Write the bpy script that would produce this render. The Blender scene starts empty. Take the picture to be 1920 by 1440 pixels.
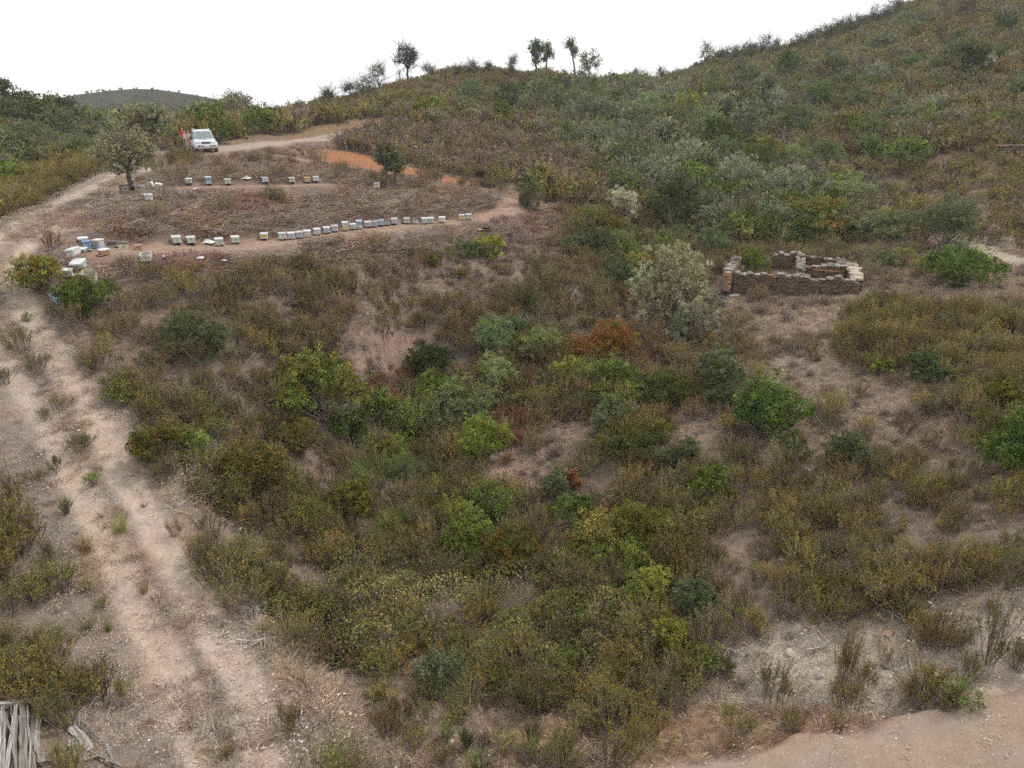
import bpy, bmesh, math, random
import numpy as np
from mathutils import Vector, Matrix, Euler

scene = bpy.context.scene
COL = scene.collection
R_ = math.radians

# ------------------------------------------------------------------ camera
FPX = 1360.0            # focal length in pixels of a 1920 px wide picture
PITCH = R_(22.0)
CAM = np.array([0.0, 0.0, 20.0])
cam_data = bpy.data.cameras.new("camera")
cam_data.sensor_width = 36.0
cam_data.lens = 36.0 * FPX / 1920.0
cam_data.clip_start = 0.1
cam_data.clip_end = 4000.0
cam = bpy.data.objects.new("camera", cam_data)
cam.location = CAM
cam.rotation_euler = (R_(90) - PITCH, 0, 0)
COL.objects.link(cam)
scene.camera = cam

# ------------------------------------------------------------------ sky, sun, exposure
SUN_EL, SUN_AZ = R_(57), R_(62)       # azimuth clockwise from +Y
world = bpy.data.worlds.new("World")
scene.world = world
world.use_nodes = True
world.cycles.sampling_method = 'NONE'      # an even overcast needs no importance map
wn, wl = world.node_tree.nodes, world.node_tree.links
wn.clear()
w_out = wn.new("ShaderNodeOutputWorld")
w_bg = wn.new("ShaderNodeBackground")
w_bg.inputs["Strength"].default_value = 0.083
w_sky = wn.new("ShaderNodeTexSky")
w_sky.sky_type = 'NISHITA'
w_sky.sun_disc = False
w_sky.sun_elevation = SUN_EL
w_sky.sun_rotation = SUN_AZ
w_sky.air_density = 1.0
w_sky.dust_density = 2.0
w_tc = wn.new("ShaderNodeTexCoord")
w_map = wn.new("ShaderNodeMapping")
w_map.inputs["Scale"].default_value = (1.0, 1.0, 2.2)
w_noise = wn.new("ShaderNodeTexNoise")
w_noise.inputs["Scale"].default_value = 2.3
w_noise.inputs["Detail"].default_value = 6.0
w_noise.inputs["Roughness"].default_value = 0.55
w_ramp = wn.new("ShaderNodeValToRGB")
w_ramp.color_ramp.elements[0].position = 0.36
w_ramp.color_ramp.elements[0].color = (0.80, 0.80, 0.80, 1)
w_ramp.color_ramp.elements[1].position = 0.60
w_ramp.color_ramp.elements[1].color = (0.97, 0.97, 0.97, 1)
w_mix = wn.new("ShaderNodeMix")
w_mix.data_type = 'RGBA'
w_mix.inputs["B"].default_value = (8.9, 9.0, 9.1, 1)     # thin bright overcast
wl.new(w_tc.outputs["Generated"], w_map.inputs["Vector"])
wl.new(w_map.outputs["Vector"], w_noise.inputs["Vector"])
wl.new(w_noise.outputs["Fac"], w_ramp.inputs["Fac"])
wl.new(w_ramp.outputs["Color"], w_mix.inputs["Factor"])
wl.new(w_sky.outputs["Color"], w_mix.inputs["A"])
wl.new(w_mix.outputs["Result"], w_bg.inputs["Color"])
wl.new(w_bg.outputs["Background"], w_out.inputs["Surface"])

sun_data = bpy.data.lights.new("sun", 'SUN')
sun_data.energy = 1.5
sun_data.angle = R_(11)
sun_data.color = (1.0, 0.95, 0.87)
sun = bpy.data.objects.new("sun", sun_data)
sd = Vector((math.sin(SUN_AZ) * math.cos(SUN_EL), math.cos(SUN_AZ) * math.cos(SUN_EL), math.sin(SUN_EL)))
sun.rotation_euler = sd.to_track_quat('Z', 'Y').to_euler()
sun.location = sd * 60
COL.objects.link(sun)

scene.view_settings.view_transform = 'Standard'
scene.view_settings.look = 'None'
scene.view_settings.gamma = 1.0
scene.view_settings.use_curve_mapping = False
scene.view_settings.exposure = 0.75
scene.render.engine = 'CYCLES'
scene.cycles.use_denoising = False      # fine scrub keeps its grain
scene.cycles.adaptive_threshold = 0.03
scene.cycles.max_bounces = 3
scene.cycles.volume_bounces = 1
scene.cycles.time_limit = 1000
scene.cycles.diffuse_bounces = 2
scene.cycles.transmission_bounces = 3
scene.cycles.glossy_bounces = 2
scene.cycles.transparent_max_bounces = 4
scene.render.film_transparent = False

# ------------------------------------------------------------------ picture <-> place helpers
CP, SP = math.cos(PITCH), math.sin(PITCH)

def ray(px, py):
    a = (np.asarray(px, float) - 960.0) / FPX
    b = (np.asarray(py, float) - 720.0) / FPX
    d = np.stack([a, CP - b * SP, -SP - b * CP], -1)
    return d / np.linalg.norm(d, axis=-1, keepdims=True)

def project(P):
    q = np.asarray(P, float) - CAM
    depth = q[..., 1] * CP - q[..., 2] * SP
    up = q[..., 1] * SP + q[..., 2] * CP
    depth = np.maximum(depth, 0.05)
    return 960.0 + FPX * q[..., 0] / depth, 720.0 - FPX * up / depth, np.linalg.norm(q, axis=-1)

# ------------------------------------------------------------------ value noise
def _hash(ix, iy, seed):
    n = (ix.astype(np.int64) * 374761393 + iy.astype(np.int64) * 668265263 + seed * 974711) & 0xffffffff
    n = ((n ^ (n >> 13)) * 1274126177) & 0xffffffff
    return ((n ^ (n >> 16)) & 0xffff) / 65535.0

def vnoise(x, y, seed=0):
    x = np.asarray(x, float); y = np.asarray(y, float)
    ix, iy = np.floor(x), np.floor(y)
    fx, fy = x - ix, y - iy
    fx = fx * fx * (3 - 2 * fx); fy = fy * fy * (3 - 2 * fy)
    a = _hash(ix, iy, seed); b = _hash(ix + 1, iy, seed)
    c = _hash(ix, iy + 1, seed); d = _hash(ix + 1, iy + 1, seed)
    return (a + (b - a) * fx) * (1 - fy) + (c + (d - c) * fx) * fy

def fbm(x, y, seed=0, octaves=4):
    s, amp, tot = 0.0, 1.0, 0.0
    for o in range(octaves):
        s = s + amp * vnoise(np.asarray(x) * 2 ** o, np.asarray(y) * 2 ** o, seed + 17 * o)
        tot += amp
        amp *= 0.5
    return s / tot

# ------------------------------------------------------------------ terrain: control points (picture x, picture y, metres from the drone)
CTRL = [
 # bottom edge and road
 (-500,1440,17.5),(0,1440,16.2),(240,1440,16.2),(480,1440,16.4),(720,1440,16.6),(960,1440,16.6),(1200,1440,16.5),(1500,1440,16.5),(1920,1440,16.5),(2400,1440,17.5),
 (0,1900,12.8),(480,1900,12.9),(960,1900,13.0),(1440,1900,13.0),(1920,1900,12.9),
 (1700,1350,17.6),(1900,1320,17.9),(1400,1380,17.5),
 # lower slope and gully
 (0,1170,20.5),(200,1170,20.3),(400,1170,20.4),(640,1150,21.6),(900,1170,21.3),(1200,1170,20.6),(1500,1170,19.8),(1850,1170,19.6),(2300,1170,20),
 (0,960,23.2),(230,960,23.0),(450,960,24.2),(700,960,26.0),(960,1000,24.2),(1250,1000,23.3),(1600,1000,22.4),(1900,1000,22.2),(2300,1000,22.5),
 (60,800,26.0),(190,800,25.8),(400,800,27.0),(640,820,29.5),(905,860,28.2),(1150,830,28.0),(1450,830,27.0),(1800,830,26.6),(2300,830,27),
 (0,680,28.2),(110,680,28.0),(380,700,28.6),(560,700,30.8),(760,710,35.0),(925,720,34.6),(1130,690,34.0),(1340,720,32.5),(1600,720,31.0),(1900,700,31.5),(2300,700,32),
 (20,590,30.0),(200,600,30.2),(450,600,31.2),(700,620,33.6),(860,620,36.5),(1000,620,38.5),(1200,620,40.0),(1400,600,39.5),(1650,600,38.5),(1900,600,38.0),(2300,600,38),
 (10,510,31.8),(130,520,31.3),(300,510,32.5),(520,520,34.0),(700,540,36.0),(870,530,40.5),(960,520,43.0),(1100,520,46.0),(1250,520,48.0),(1372,550,43.8),(1480,550,43.8),(1618,550,43.8),(1800,545,42.5),(2000,540,43),
 (1350,505,48.5),(1480,500,49.2),(1620,500,49.0),
 # apiary terraces
 (-60,470,34.0),(30,430,37.5),(170,462,33.2),(350,458,34.6),(500,449,36.8),(590,440,38.6),(680,428,40.8),(780,420,43.6),(870,412,47.0),(945,390,51.5),
 (180,400,38.5),(280,378,40.0),(400,400,40.0),(520,385,42.5),(640,390,43.5),(760,385,46.0),(860,385,49.5),
 (245,365,44.0),(200,345,47.5),(355,346,46.0),(470,342,46.4),(590,341,47.0),(707,353,47.2),(800,352,51.0),(880,365,53.0),(960,374,54.5),
 (250,310,54.5),(320,290,59.0),(300,320,52.0),(430,315,52.0),(545,300,54.0),(620,308,53.4),(700,325,52.8),(780,335,52.5),
 (383,284,60.0),(450,277,62.5),(530,268,66.0),(620,288,57.5),(700,300,57.0),(800,318,56.5),(900,345,58.0),
 # scrub slope and knoll
 (620,262,66.0),(720,238,77.0),(820,262,69.0),(900,290,65.5),(1000,330,64.0),(1100,390,60.0),(1060,410,55.5),(1010,380,56.5),
 (560,215,88.0),(450,222,88.0),(650,195,96.0),(760,160,112.0),(850,142,122.0),(950,142,130.0),(880,200,98.0),(1000,240,90.0),
 (1030,160,140.0),(1110,168,150.0),(1180,158,165.0),(1100,220,108.0),(1150,300,82.0),(1180,360,68.0),
 (1220,440,60.0),(1320,450,59.0),(1400,440,60.0),(1530,450,59.0),(1650,455,57.0),(1780,465,54.5),(1900,490,51.0),(2100,480,52),
 # right hill
 (1240,300,88.0),(1310,330,82.0),(1300,240,108.0),(1260,180,145.0),(1320,132,172.0),(1420,112,178.0),(1560,72,184.0),(1700,25,190.0),(1850,-30,196.0),(2100,-110,205.0),(2400,-160,200),
 (1450,330,80.0),(1450,230,106.0),(1500,170,130.0),(1620,330,76.0),(1650,240,98.0),(1700,150,126.0),(1700,80,152.0),(1800,400,64.0),(1880,290,79.0),(1900,200,100.0),(1900,100,130.0),(1900,0,165.0),(2200,100,125),(2200,300,76),
 # left hill behind the track
 (20,400,47.0),(100,350,55.0),(170,320,59.0),(-200,330,62.0),(30,330,68.0),(120,290,75.0),(60,266,92.0),(210,290,80.0),(300,280,82.0),(0,204,132.0),(90,236,138.0),(160,262,142.0),(-250,170,140.0),(330,272,100.0),
]
CT = np.array(CTRL, float)
CX = CAM + ray(CT[:, 0], CT[:, 1]) * CT[:, 2:3]
# ground beyond the crests falls away (azimuth deg, range, height)
FAR = [(-60,170,10),(-45,190,8),(-36,215,2),(-28,190,2),(-20,170,6),(-12,190,4),(-5,200,8),(3,215,12),(10,240,14),(18,260,20),(28,280,30),(40,290,34),(60,260,30),
       (-60,420,2),(-40,430,0),(-20,420,0),(0,430,2),(20,460,8),(40,480,12),(60,450,12),
       (-70,40,10),(-70,90,14),(70,40,9),(70,90,16),(-90,15,8),(90,15,8),(180,12,8),(135,12,8),(-135,12,8),(0,3,8)]
fx = np.array([[r * math.sin(R_(a)), r * math.cos(R_(a)), z] for a, r, z in FAR])
CX = np.vstack([CX, fx])

def _phi(r2):
    return 0.5 * r2 * np.log(np.maximum(r2, 1e-12))
# work in log-polar-like coordinates so that near and far detail carry equal weight
def warp(x, y):
    r = np.hypot(x, y) + 6.0
    k = np.log(r) / r
    return np.stack([x * k * 3.0, y * k * 3.0], -1)
_W = warp(CX[:, 0], CX[:, 1])
_n = len(_W)
_D2 = ((_W[:, None] - _W[None]) ** 2).sum(-1)
_A = np.zeros((_n + 3, _n + 3))
_A[:_n, :_n] = _phi(_D2) + np.eye(_n) * 0.004
_A[:_n, _n] = 1; _A[:_n, _n + 1:] = _W
_A[_n, :_n] = 1; _A[_n + 1:, :_n] = _W.T
_b = np.zeros(_n + 3); _b[:_n] = CX[:, 2]
_sol = np.linalg.solve(_A, _b)

def h0(x, y):
    x = np.asarray(x, float); y = np.asarray(y, float)
    sh = x.shape
    w = warp(x.ravel(), y.ravel())
    out = np.empty(len(w))
    for i in range(0, len(w), 20000):
        ww = w[i:i + 20000]
        d2 = ((ww[:, None] - _W[None]) ** 2).sum(-1)
        out[i:i + 20000] = _phi(d2) @ _sol[:_n] + _sol[_n] + ww @ _sol[_n + 1:]
    return out.reshape(sh)

def march(hf, px, py, rmin=8.0, rmax=420.0, n=700):
    px = np.atleast_1d(np.asarray(px, float)); py = np.atleast_1d(np.asarray(py, float))
    d = ray(px, py)
    rs = np.geomspace(rmin, rmax, n)
    P = CAM + d[:, None, :] * rs[None, :, None]
    f = P[..., 2] - hf(P[..., 0], P[..., 1])
    below = f < 0
    i = np.where(below.any(1), below.argmax(1), n - 1)
    i = np.maximum(i, 1)
    k = np.arange(len(px))
    f0, f1 = f[k, i - 1], f[k, i]
    t = np.clip(f0 / np.maximum(f0 - f1, 1e-9), 0, 1)
    r = rs[i - 1] + (rs[i] - rs[i - 1]) * t
    Q = CAM + d * r[:, None]
    Q[:, 2] = hf(Q[:, 0], Q[:, 1])
    return Q, r

def polyline(pts, step=12):
    out = []
    for (a, b), (c, d) in zip(pts[:-1], pts[1:]):
        m = max(1, int(math.hypot(c - a, d - b) / step))
        for k in range(m):
            out.append((a + (c - a) * k / m, b + (d - b) * k / m))
    out.append(pts[-1])
    p = np.array(out)
    return march(h0, p[:, 0], p[:, 1])[0]

def seg_dist(x, y, line):
    """distance of points to a 3-D polyline seen from above, and the line's height there"""
    best = np.full(x.shape, 1e9); zz = np.zeros(x.shape); side = np.zeros(x.shape)
    for a, b in zip(line[:-1], line[1:]):
        ab = b[:2] - a[:2]
        L2 = max(float(ab @ ab), 1e-9)
        t = np.clip(((x - a[0]) * ab[0] + (y - a[1]) * ab[1]) / L2, 0, 1)
        qx, qy = a[0] + t * ab[0], a[1] + t * ab[1]
        d = np.hypot(x - qx, y - qy)
        m = d < best
        best = np.where(m, d, best)
        zz = np.where(m, a[2] + t * (b[2] - a[2]), zz)
    return best, zz

def sstep(a, b, x):
    t = np.clip((x - a) / (b - a), 0, 1)
    return t * t * (3 - 2 * t)

# the lines worn into this place
L_RUT_R = polyline([(495,1440),(450,1270),(375,1150),(300,1020),(235,900),(190,810),(140,720),(85,640),(45,575),(30,520),(50,465),(110,420),(180,385),(250,335),(300,300),(350,286)])
L_RUT_L = polyline([(395,1440),(340,1290),(270,1160),(195,1010),(135,890),(85,800),(30,710),(-30,640),(-70,580),(-75,520),(-40,468),(40,425),(120,385),(190,345),(250,312),(320,285)])
L_TRACK = polyline([(440,1440),(390,1280),(320,1155),(245,1015),(185,895),(135,805),(85,715),(25,640),(-15,578),(-25,520),(5,467),(75,423),(150,385),(220,340),(275,306),(335,286)])
L_CARROAD = polyline([(335,286),(383,283),(450,276),(530,267),(600,262)])
L_CARROAD2 = polyline([(600,262),(660,248),(720,238),(770,228)])
L_HIVEPATH = polyline([(215,470),(300,466),(400,465),(500,456),(600,445),(700,430),(800,421),(900,410),(935,398),(962,376)])
L_UPPATH = polyline([(340,352),(430,350),(520,349),(600,346)])
L_FRONT = polyline([(335,359),(430,358),(520,357),(605,354)])
L_FOOT = polyline([(520,292),(600,305),(700,322),(800,340),(880,360),(960,375),(1050,392),(1140,408),(1230,420)])
L_ROAD = polyline([(1000,1690),(1250,1618),(1500,1552),(1700,1508),(1920,1455),(2200,1395)])
L_RIGHTPATH = polyline([(1780,452),(1840,470),(1900,488),(1960,505)])

def h(x, y):
    x = np.asarray(x, float); y = np.asarray(y, float)
    z = h0(x, y)
    r = np.hypot(x, y)
    z = z + (fbm(x * 0.55, y * 0.55, 3, 3) - 0.5) * 0.30 * sstep(6, 14, r) + (fbm(x * 0.12, y * 0.12, 9, 2) - 0.5) * 1.3 * sstep(55, 90, r)
    # terraces: flat tread, cut bank behind
    for L, w, blend in ((L_HIVEPATH, 0.75, 1.3), (L_UPPATH, 0.6, 0.9), (L_CARROAD, 1.6, 1.5), (L_CARROAD2, 1.6, 2.0), (L_FOOT, 0.5, 0.8), (L_TRACK, 1.5, 1.2)):
        lo = L[:, :2].min(0) - 4; hi = L[:, :2].max(0) + 4
        m = (x > lo[0]) & (x < hi[0]) & (y > lo[1]) & (y < hi[1])
        if not m.any():
            continue
        d, lz = seg_dist(x[m], y[m], L)
        k = 1 - sstep(w, w + blend, d)
        z[m] = z[m] * (1 - k) + lz * k
    for L in (L_RUT_L, L_RUT_R):
        lo = L[:, :2].min(0) - 2; hi = L[:, :2].max(0) + 2
        m = (x > lo[0]) & (x < hi[0]) & (y > lo[1]) & (y < hi[1])
        if m.any():
            d, lz = seg_dist(x[m], y[m], L)
            z[m] = z[m] - 0.055 * np.exp(-(d / 0.30) ** 2)
    m = (r < 40) & (y < 24) & (x > -4)
    if m.any():
        d, lz = seg_dist(x[m], y[m], L_ROAD)
        d = d + (fbm(x[m] * 0.9, y[m] * 0.9, 21, 3) - 0.5) * 0.9
        k = 1 - sstep(1.55, 2.0, d)
        z[m] = (z[m] + 0.22 * np.exp(-np.maximum(d - 2.0, 0) / 3.0)) * (1 - k) + (lz - 0.12) * k
    return z

def at(px, py):
    """the ground point seen at one picture position: coarse search on the smooth land, then refined on the real one"""
    Q, r = march(h0, px, py, n=420)
    if r[0] > 410: return Q, r
    return march(h, px, py, float(r[0]) * 0.9, float(r[0]) * 1.12, 70)

# ------------------------------------------------------------------ materials
def new_mat(name):
    m = bpy.data.materials.new(name)
    m.use_nodes = True
    nt = m.node_tree
    nt.nodes.clear()
    out = nt.nodes.new("ShaderNodeOutputMaterial")
    return m, nt, out

def N(nt, kind, **kw):
    n = nt.nodes.new(kind)
    for k, v in kw.items():
        if k in n.inputs:
            n.inputs[k].default_value = v
        else:
            setattr(n, k, v)
    return n

def plant_mat(name, translucent, vmin=0.78, vmax=1.2, hue=0.012, rough=0.75, sat=1.0):
    m, nt, out = new_mat(name)
    col = N(nt, "ShaderNodeAttribute", attribute_name="Col")
    oi = N(nt, "ShaderNodeObjectInfo")
    mr = N(nt, "ShaderNodeMapRange"); mr.inputs["To Min"].default_value = vmin; mr.inputs["To Max"].default_value = vmax
    nt.links.new(oi.outputs["Random"], mr.inputs["Value"])
    ml = N(nt, "ShaderNodeMath", operation='MULTIPLY'); ml.inputs[1].default_value = 7.31
    fr = N(nt, "ShaderNodeMath", operation='FRACT')
    nt.links.new(oi.outputs["Random"], ml.inputs[0]); nt.links.new(ml.outputs[0], fr.inputs[0])
    mh = N(nt, "ShaderNodeMapRange"); mh.inputs["To Min"].default_value = 0.5 - hue; mh.inputs["To Max"].default_value = 0.5 + hue
    nt.links.new(fr.outputs[0], mh.inputs["Value"])
    hsv = N(nt, "ShaderNodeHueSaturation")
    nt.links.new(col.outputs["Color"], hsv.inputs["Color"])
    nt.links.new(mr.outputs["Result"], hsv.inputs["Value"])
    nt.links.new(mh.outputs["Result"], hsv.inputs["Hue"]); hsv.inputs["Saturation"].default_value = sat
    if translucent > 0:
        d = N(nt, "ShaderNodeBsdfDiffuse")
        t = N(nt, "ShaderNodeBsdfTranslucent")
        mix = N(nt, "ShaderNodeMixShader"); mix.inputs["Fac"].default_value = translucent
        nt.links.new(hsv.outputs["Color"], d.inputs["Color"]); nt.links.new(hsv.outputs["Color"], t.inputs["Color"])
        nt.links.new(d.outputs[0], mix.inputs[1]); nt.links.new(t.outputs[0], mix.inputs[2])
        nt.links.new(mix.outputs[0], out.inputs["Surface"])
    else:
        d = N(nt, "ShaderNodeBsdfDiffuse")
        nt.links.new(hsv.outputs["Color"], d.inputs["Color"])
        nt.links.new(d.outputs[0], out.inputs["Surface"])
    return m

M_LEAF = plant_mat("leaf", 0.2, 0.64, 1.42, 0.014, sat=1.12)
M_WOOD = plant_mat("wood", 0.0)

def simple_mat(name, color, rough=0.7, metallic=0.0, grime=0.25, scale=9.0, bump=0.0, grime_col=None, spec=0.4):
    """paint, metal, wood or stone with blotches of wear"""
    m, nt, out = new_mat(name)
    tc = N(nt, "ShaderNodeTexCoord")
    no = N(nt, "ShaderNodeTexNoise"); no.inputs["Scale"].default_value = scale; no.inputs["Detail"].default_value = 5
    nt.links.new(tc.outputs["Object"], no.inputs["Vector"])
    rp = N(nt, "ShaderNodeMapRange"); rp.inputs["From Min"].default_value = 0.38; rp.inputs["From Max"].default_value = 0.72
    rp.inputs["To Min"].default_value = 0.0; rp.inputs["To Max"].default_value = grime
    nt.links.new(no.outputs["Fac"], rp.inputs["Value"])
    mx = N(nt, "ShaderNodeMix", data_type='RGBA')
    mx.inputs["A"].default_value = (*color, 1)
    mx.inputs["B"].default_value = (*(grime_col or tuple(c * 0.45 for c in color)), 1)
    nt.links.new(rp.outputs["Result"], mx.inputs["Factor"])
    b = N(nt, "ShaderNodeBsdfPrincipled")
    b.inputs["Roughness"].default_value = rough; b.inputs["Metallic"].default_value = metallic
    b.inputs["Specular IOR Level"].default_value = spec
    nt.links.new(mx.outputs["Result"], b.inputs["Base Color"])
    if bump > 0:
        bp = N(nt, "ShaderNodeBump"); bp.inputs["Strength"].default_value = bump; bp.inputs["Distance"].default_value = 0.02
        nt.links.new(no.outputs["Fac"], bp.inputs["Height"]); nt.links.new(bp.outputs[0], b.inputs["Normal"])
    nt.links.new(b.outputs[0], out.inputs["Surface"])
    return m

def ground_mat():
    m, nt, out = new_mat("ground")
    L = nt.links.new
    col = N(nt, "ShaderNodeAttribute", attribute_name="Col")
    msk = N(nt, "ShaderNodeAttribute", attribute_name="Mask")      # r stoniness, g litter, b loose
    sep = N(nt, "ShaderNodeSeparateColor"); L(msk.outputs["Color"], sep.inputs[0])
    geo = N(nt, "ShaderNodeNewGeometry")
    n1 = N(nt, "ShaderNodeTexNoise"); n1.inputs["Scale"].default_value = 3.1; n1.inputs["Detail"].default_value = 5; n1.inputs["Roughness"].default_value = 0.68
    n2 = N(nt, "ShaderNodeTexNoise"); n2.inputs["Scale"].default_value = 15.0; n2.inputs["Detail"].default_value = 4; n2.inputs["Roughness"].default_value = 0.7
    vo = N(nt, "ShaderNodeTexVoronoi"); vo.inputs["Scale"].default_value = 17.0
    n3 = N(nt, "ShaderNodeTexNoise"); n3.inputs["Scale"].default_value = 0.9; n3.inputs["Detail"].default_value = 4
    for t in (n1, n2, vo, n3):
        L(geo.outputs["Position"], t.inputs["Vector"])
    # tone variation
    r1 = N(nt, "ShaderNodeMapRange"); r1.inputs["From Min"].default_value = 0.3; r1.inputs["From Max"].default_value = 0.7; r1.inputs["To Min"].default_value = 0.66; r1.inputs["To Max"].default_value = 1.28
    L(n1.outputs["Fac"], r1.inputs["Value"])
    r2 = N(nt, "ShaderNodeMapRange"); r2.inputs["From Min"].default_value = 0.3; r2.inputs["From Max"].default_value = 0.7; r2.inputs["To Min"].default_value = 0.72; r2.inputs["To Max"].default_value = 1.25
    L(n2.outputs["Fac"], r2.inputs["Value"])
    mu = N(nt, "ShaderNodeMath", operation='MULTIPLY'); L(r1.outputs[0], mu.inputs[0]); L(r2.outputs[0], mu.inputs[1])
    ev = N(nt, "ShaderNodeMix"); ev.inputs["B"].default_value = 1.0; L(sep.outputs[1], ev.inputs["Factor"]); L(mu.outputs[0], ev.inputs["A"]); mu = ev
    vm = N(nt, "ShaderNodeVectorMath", operation='SCALE'); L(col.outputs["Color"], vm.inputs[0]); L(mu.outputs[0], vm.inputs["Scale"])
    # warm / grey drift
    drift = N(nt, "ShaderNodeMix", data_type='RGBA', blend_type='MULTIPLY'); drift.inputs["B"].default_value = (1.05, 0.99, 0.94, 1)
    r3 = N(nt, "ShaderNodeMapRange"); r3.inputs["From Min"].default_value = 0.4; r3.inputs["From Max"].default_value = 0.65
    L(n3.outputs["Fac"], r3.inputs["Value"]); L(r3.outputs[0], drift.inputs["Factor"]); L(vm.outputs[0], drift.inputs["A"])
    # small pale stones
    st = N(nt, "ShaderNodeSeparateColor"); L(vo.outputs["Color"], st.inputs[0])
    thr = N(nt, "ShaderNodeMath", operation='GREATER_THAN'); thr.inputs[1].default_value = 0.62; L(st.outputs[0], thr.inputs[0])
    near = N(nt, "ShaderNodeMapRange"); near.inputs["From Min"].default_value = 0.22; near.inputs["From Max"].default_value = 0.38; near.inputs["To Min"].default_value = 1.0; near.inputs["To Max"].default_value = 0.0
    L(vo.outputs["Distance"], near.inputs["Value"])
    sm = N(nt, "ShaderNodeMath", operation='MULTIPLY'); L(thr.outputs[0], sm.inputs[0]); L(near.outputs[0], sm.inputs[1])
    sm2 = N(nt, "ShaderNodeMath", operation='MULTIPLY'); L(sm.outputs[0], sm2.inputs[0]); L(sep.outputs[0], sm2.inputs[1])
    stc = N(nt, "ShaderNodeMix", data_type='RGBA'); stc.inputs["A"].default_value = (0.30, 0.24, 0.20, 1); stc.inputs["B"].default_value = (0.72, 0.64, 0.56, 1)
    L(st.outputs[1], stc.inputs["Factor"])
    c2 = N(nt, "ShaderNodeMix", data_type='RGBA'); L(sm2.outputs[0], c2.inputs["Factor"]); L(drift.outputs["Result"], c2.inputs["A"]); L(stc.outputs["Result"], c2.inputs["B"])
    b = N(nt, "ShaderNodeBsdfPrincipled"); b.inputs["Roughness"].default_value = 0.95; b.inputs["Specular IOR Level"].default_value = 0.1
    gain = N(nt, "ShaderNodeVectorMath", operation='SCALE'); gain.inputs["Scale"].default_value = 0.77; L(c2.outputs["Result"], gain.inputs[0]); L(gain.outputs[0], b.inputs["Base Color"])
    hh = N(nt, "ShaderNodeMath", operation='ADD'); L(n2.outputs["Fac"], hh.inputs[0]); L(sm2.outputs[0], hh.inputs[1])
    h2 = N(nt, "ShaderNodeMath", operation='ADD'); L(hh.outputs[0], h2.inputs[0]); L(n1.outputs["Fac"], h2.inputs[1])
    bp = N(nt, "ShaderNodeBump"); bp.inputs["Distance"].default_value = 0.05
    bs = N(nt, "ShaderNodeMapRange"); bs.inputs["To Min"].default_value = 0.8; bs.inputs["To Max"].default_value = 0.15; L(sep.outputs[1], bs.inputs["Value"]); L(bs.outputs[0], bp.inputs["Strength"])
    L(h2.outputs[0], bp.inputs["Height"]); L(bp.outputs[0], b.inputs["Normal"])
    L(b.outputs[0], out.inputs["Surface"])
    return m
M_GROUND = ground_mat()

# ------------------------------------------------------------------ mesh helpers
def build_mesh(name, verts, faces_list, cols=None, mats=None, smooth=False, mat_idx=None, extra=None):
    """faces_list: list of int arrays (n,3) or (n,4); cols (nverts,3)"""
    me = bpy.data.meshes.new(name)
    verts = np.asarray(verts, np.float32)
    me.vertices.add(len(verts)); me.vertices.foreach_set("co", verts.ravel())
    faces_list = [np.asarray(f, np.int32) for f in faces_list if len(f)]
    nl = sum(f.size for f in faces_list); nf = sum(len(f) for f in faces_list)
    me.loops.add(nl); me.polygons.add(nf)
    me.loops.foreach_set("vertex_index", np.concatenate([f.ravel() for f in faces_list]))
    tot = np.concatenate([np.full(len(f), f.shape[1], np.int32) for f in faces_list])
    start = np.concatenate([[0], np.cumsum(tot)[:-1]]).astype(np.int32)
    me.polygons.foreach_set("loop_start", start)
    if mat_idx is not None:
        me.polygons.foreach_set("material_index", np.asarray(mat_idx, np.int32))
    me.polygons.foreach_set("use_smooth", np.full(nf, smooth, bool))
    for nm, arr in (("Col", cols), ("Mask", extra)):
        if arr is not None:
            a = me.color_attributes.new(nm, 'FLOAT_COLOR', 'POINT')
            c = np.ones((len(verts), 4), np.float32); c[:, :3] = arr
            a.data.foreach_set("color", c.ravel())
    for m in (mats or []):
        me.materials.append(m)
    me.update(calc_edges=True)
    me.validate()
    return me

def link(name, data, parent=None, label=None, category=None, group=None, kind=None, loc=None, rot=None, scale=None):
    o = bpy.data.objects.new(name, data)
    COL.objects.link(o)
    if parent is not None: o.parent = parent
    if label: o["label"] = label
    if category: o["category"] = category
    if group: o["group"] = group
    if kind: o["kind"] = kind
    if loc is not None: o.location = loc
    if rot is not None: o.rotation_euler = rot
    if scale is not None: o.scale = scale if hasattr(scale, "__len__") else (scale,) * 3
    return o

# ------------------------------------------------------------------ picture-outlined areas (tested on the ground's own points)
def in_poly(u, v, poly):
    poly = np.asarray(poly, float)
    inside = np.zeros(u.shape, bool)
    j = len(poly) - 1
    for i in range(len(poly)):
        (x1, y1), (x2, y2) = poly[i], poly[j]
        c = ((y1 > v) != (y2 > v)) & (u < (x2 - x1) * (v - y1) / ((y2 - y1) if y2 != y1 else 1e-9) + x1)
        inside ^= c
        j = i
    return inside

def poly_mask(u, v, poly, soft):
    poly = np.asarray(poly, float)
    d = np.full(u.shape, 1e9)
    for i in range(len(poly)):
        a, b = poly[i - 1], poly[i]
        ab = b - a; L2 = max(float(ab @ ab), 1e-9)
        t = np.clip(((u - a[0]) * ab[0] + (v - a[1]) * ab[1]) / L2, 0, 1)
        d = np.minimum(d, np.hypot(u - a[0] - t * ab[0], v - a[1] - t * ab[1]))
    s = np.where(in_poly(u, v, poly), d, -d)
    return sstep(-soft, soft, s)

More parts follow.
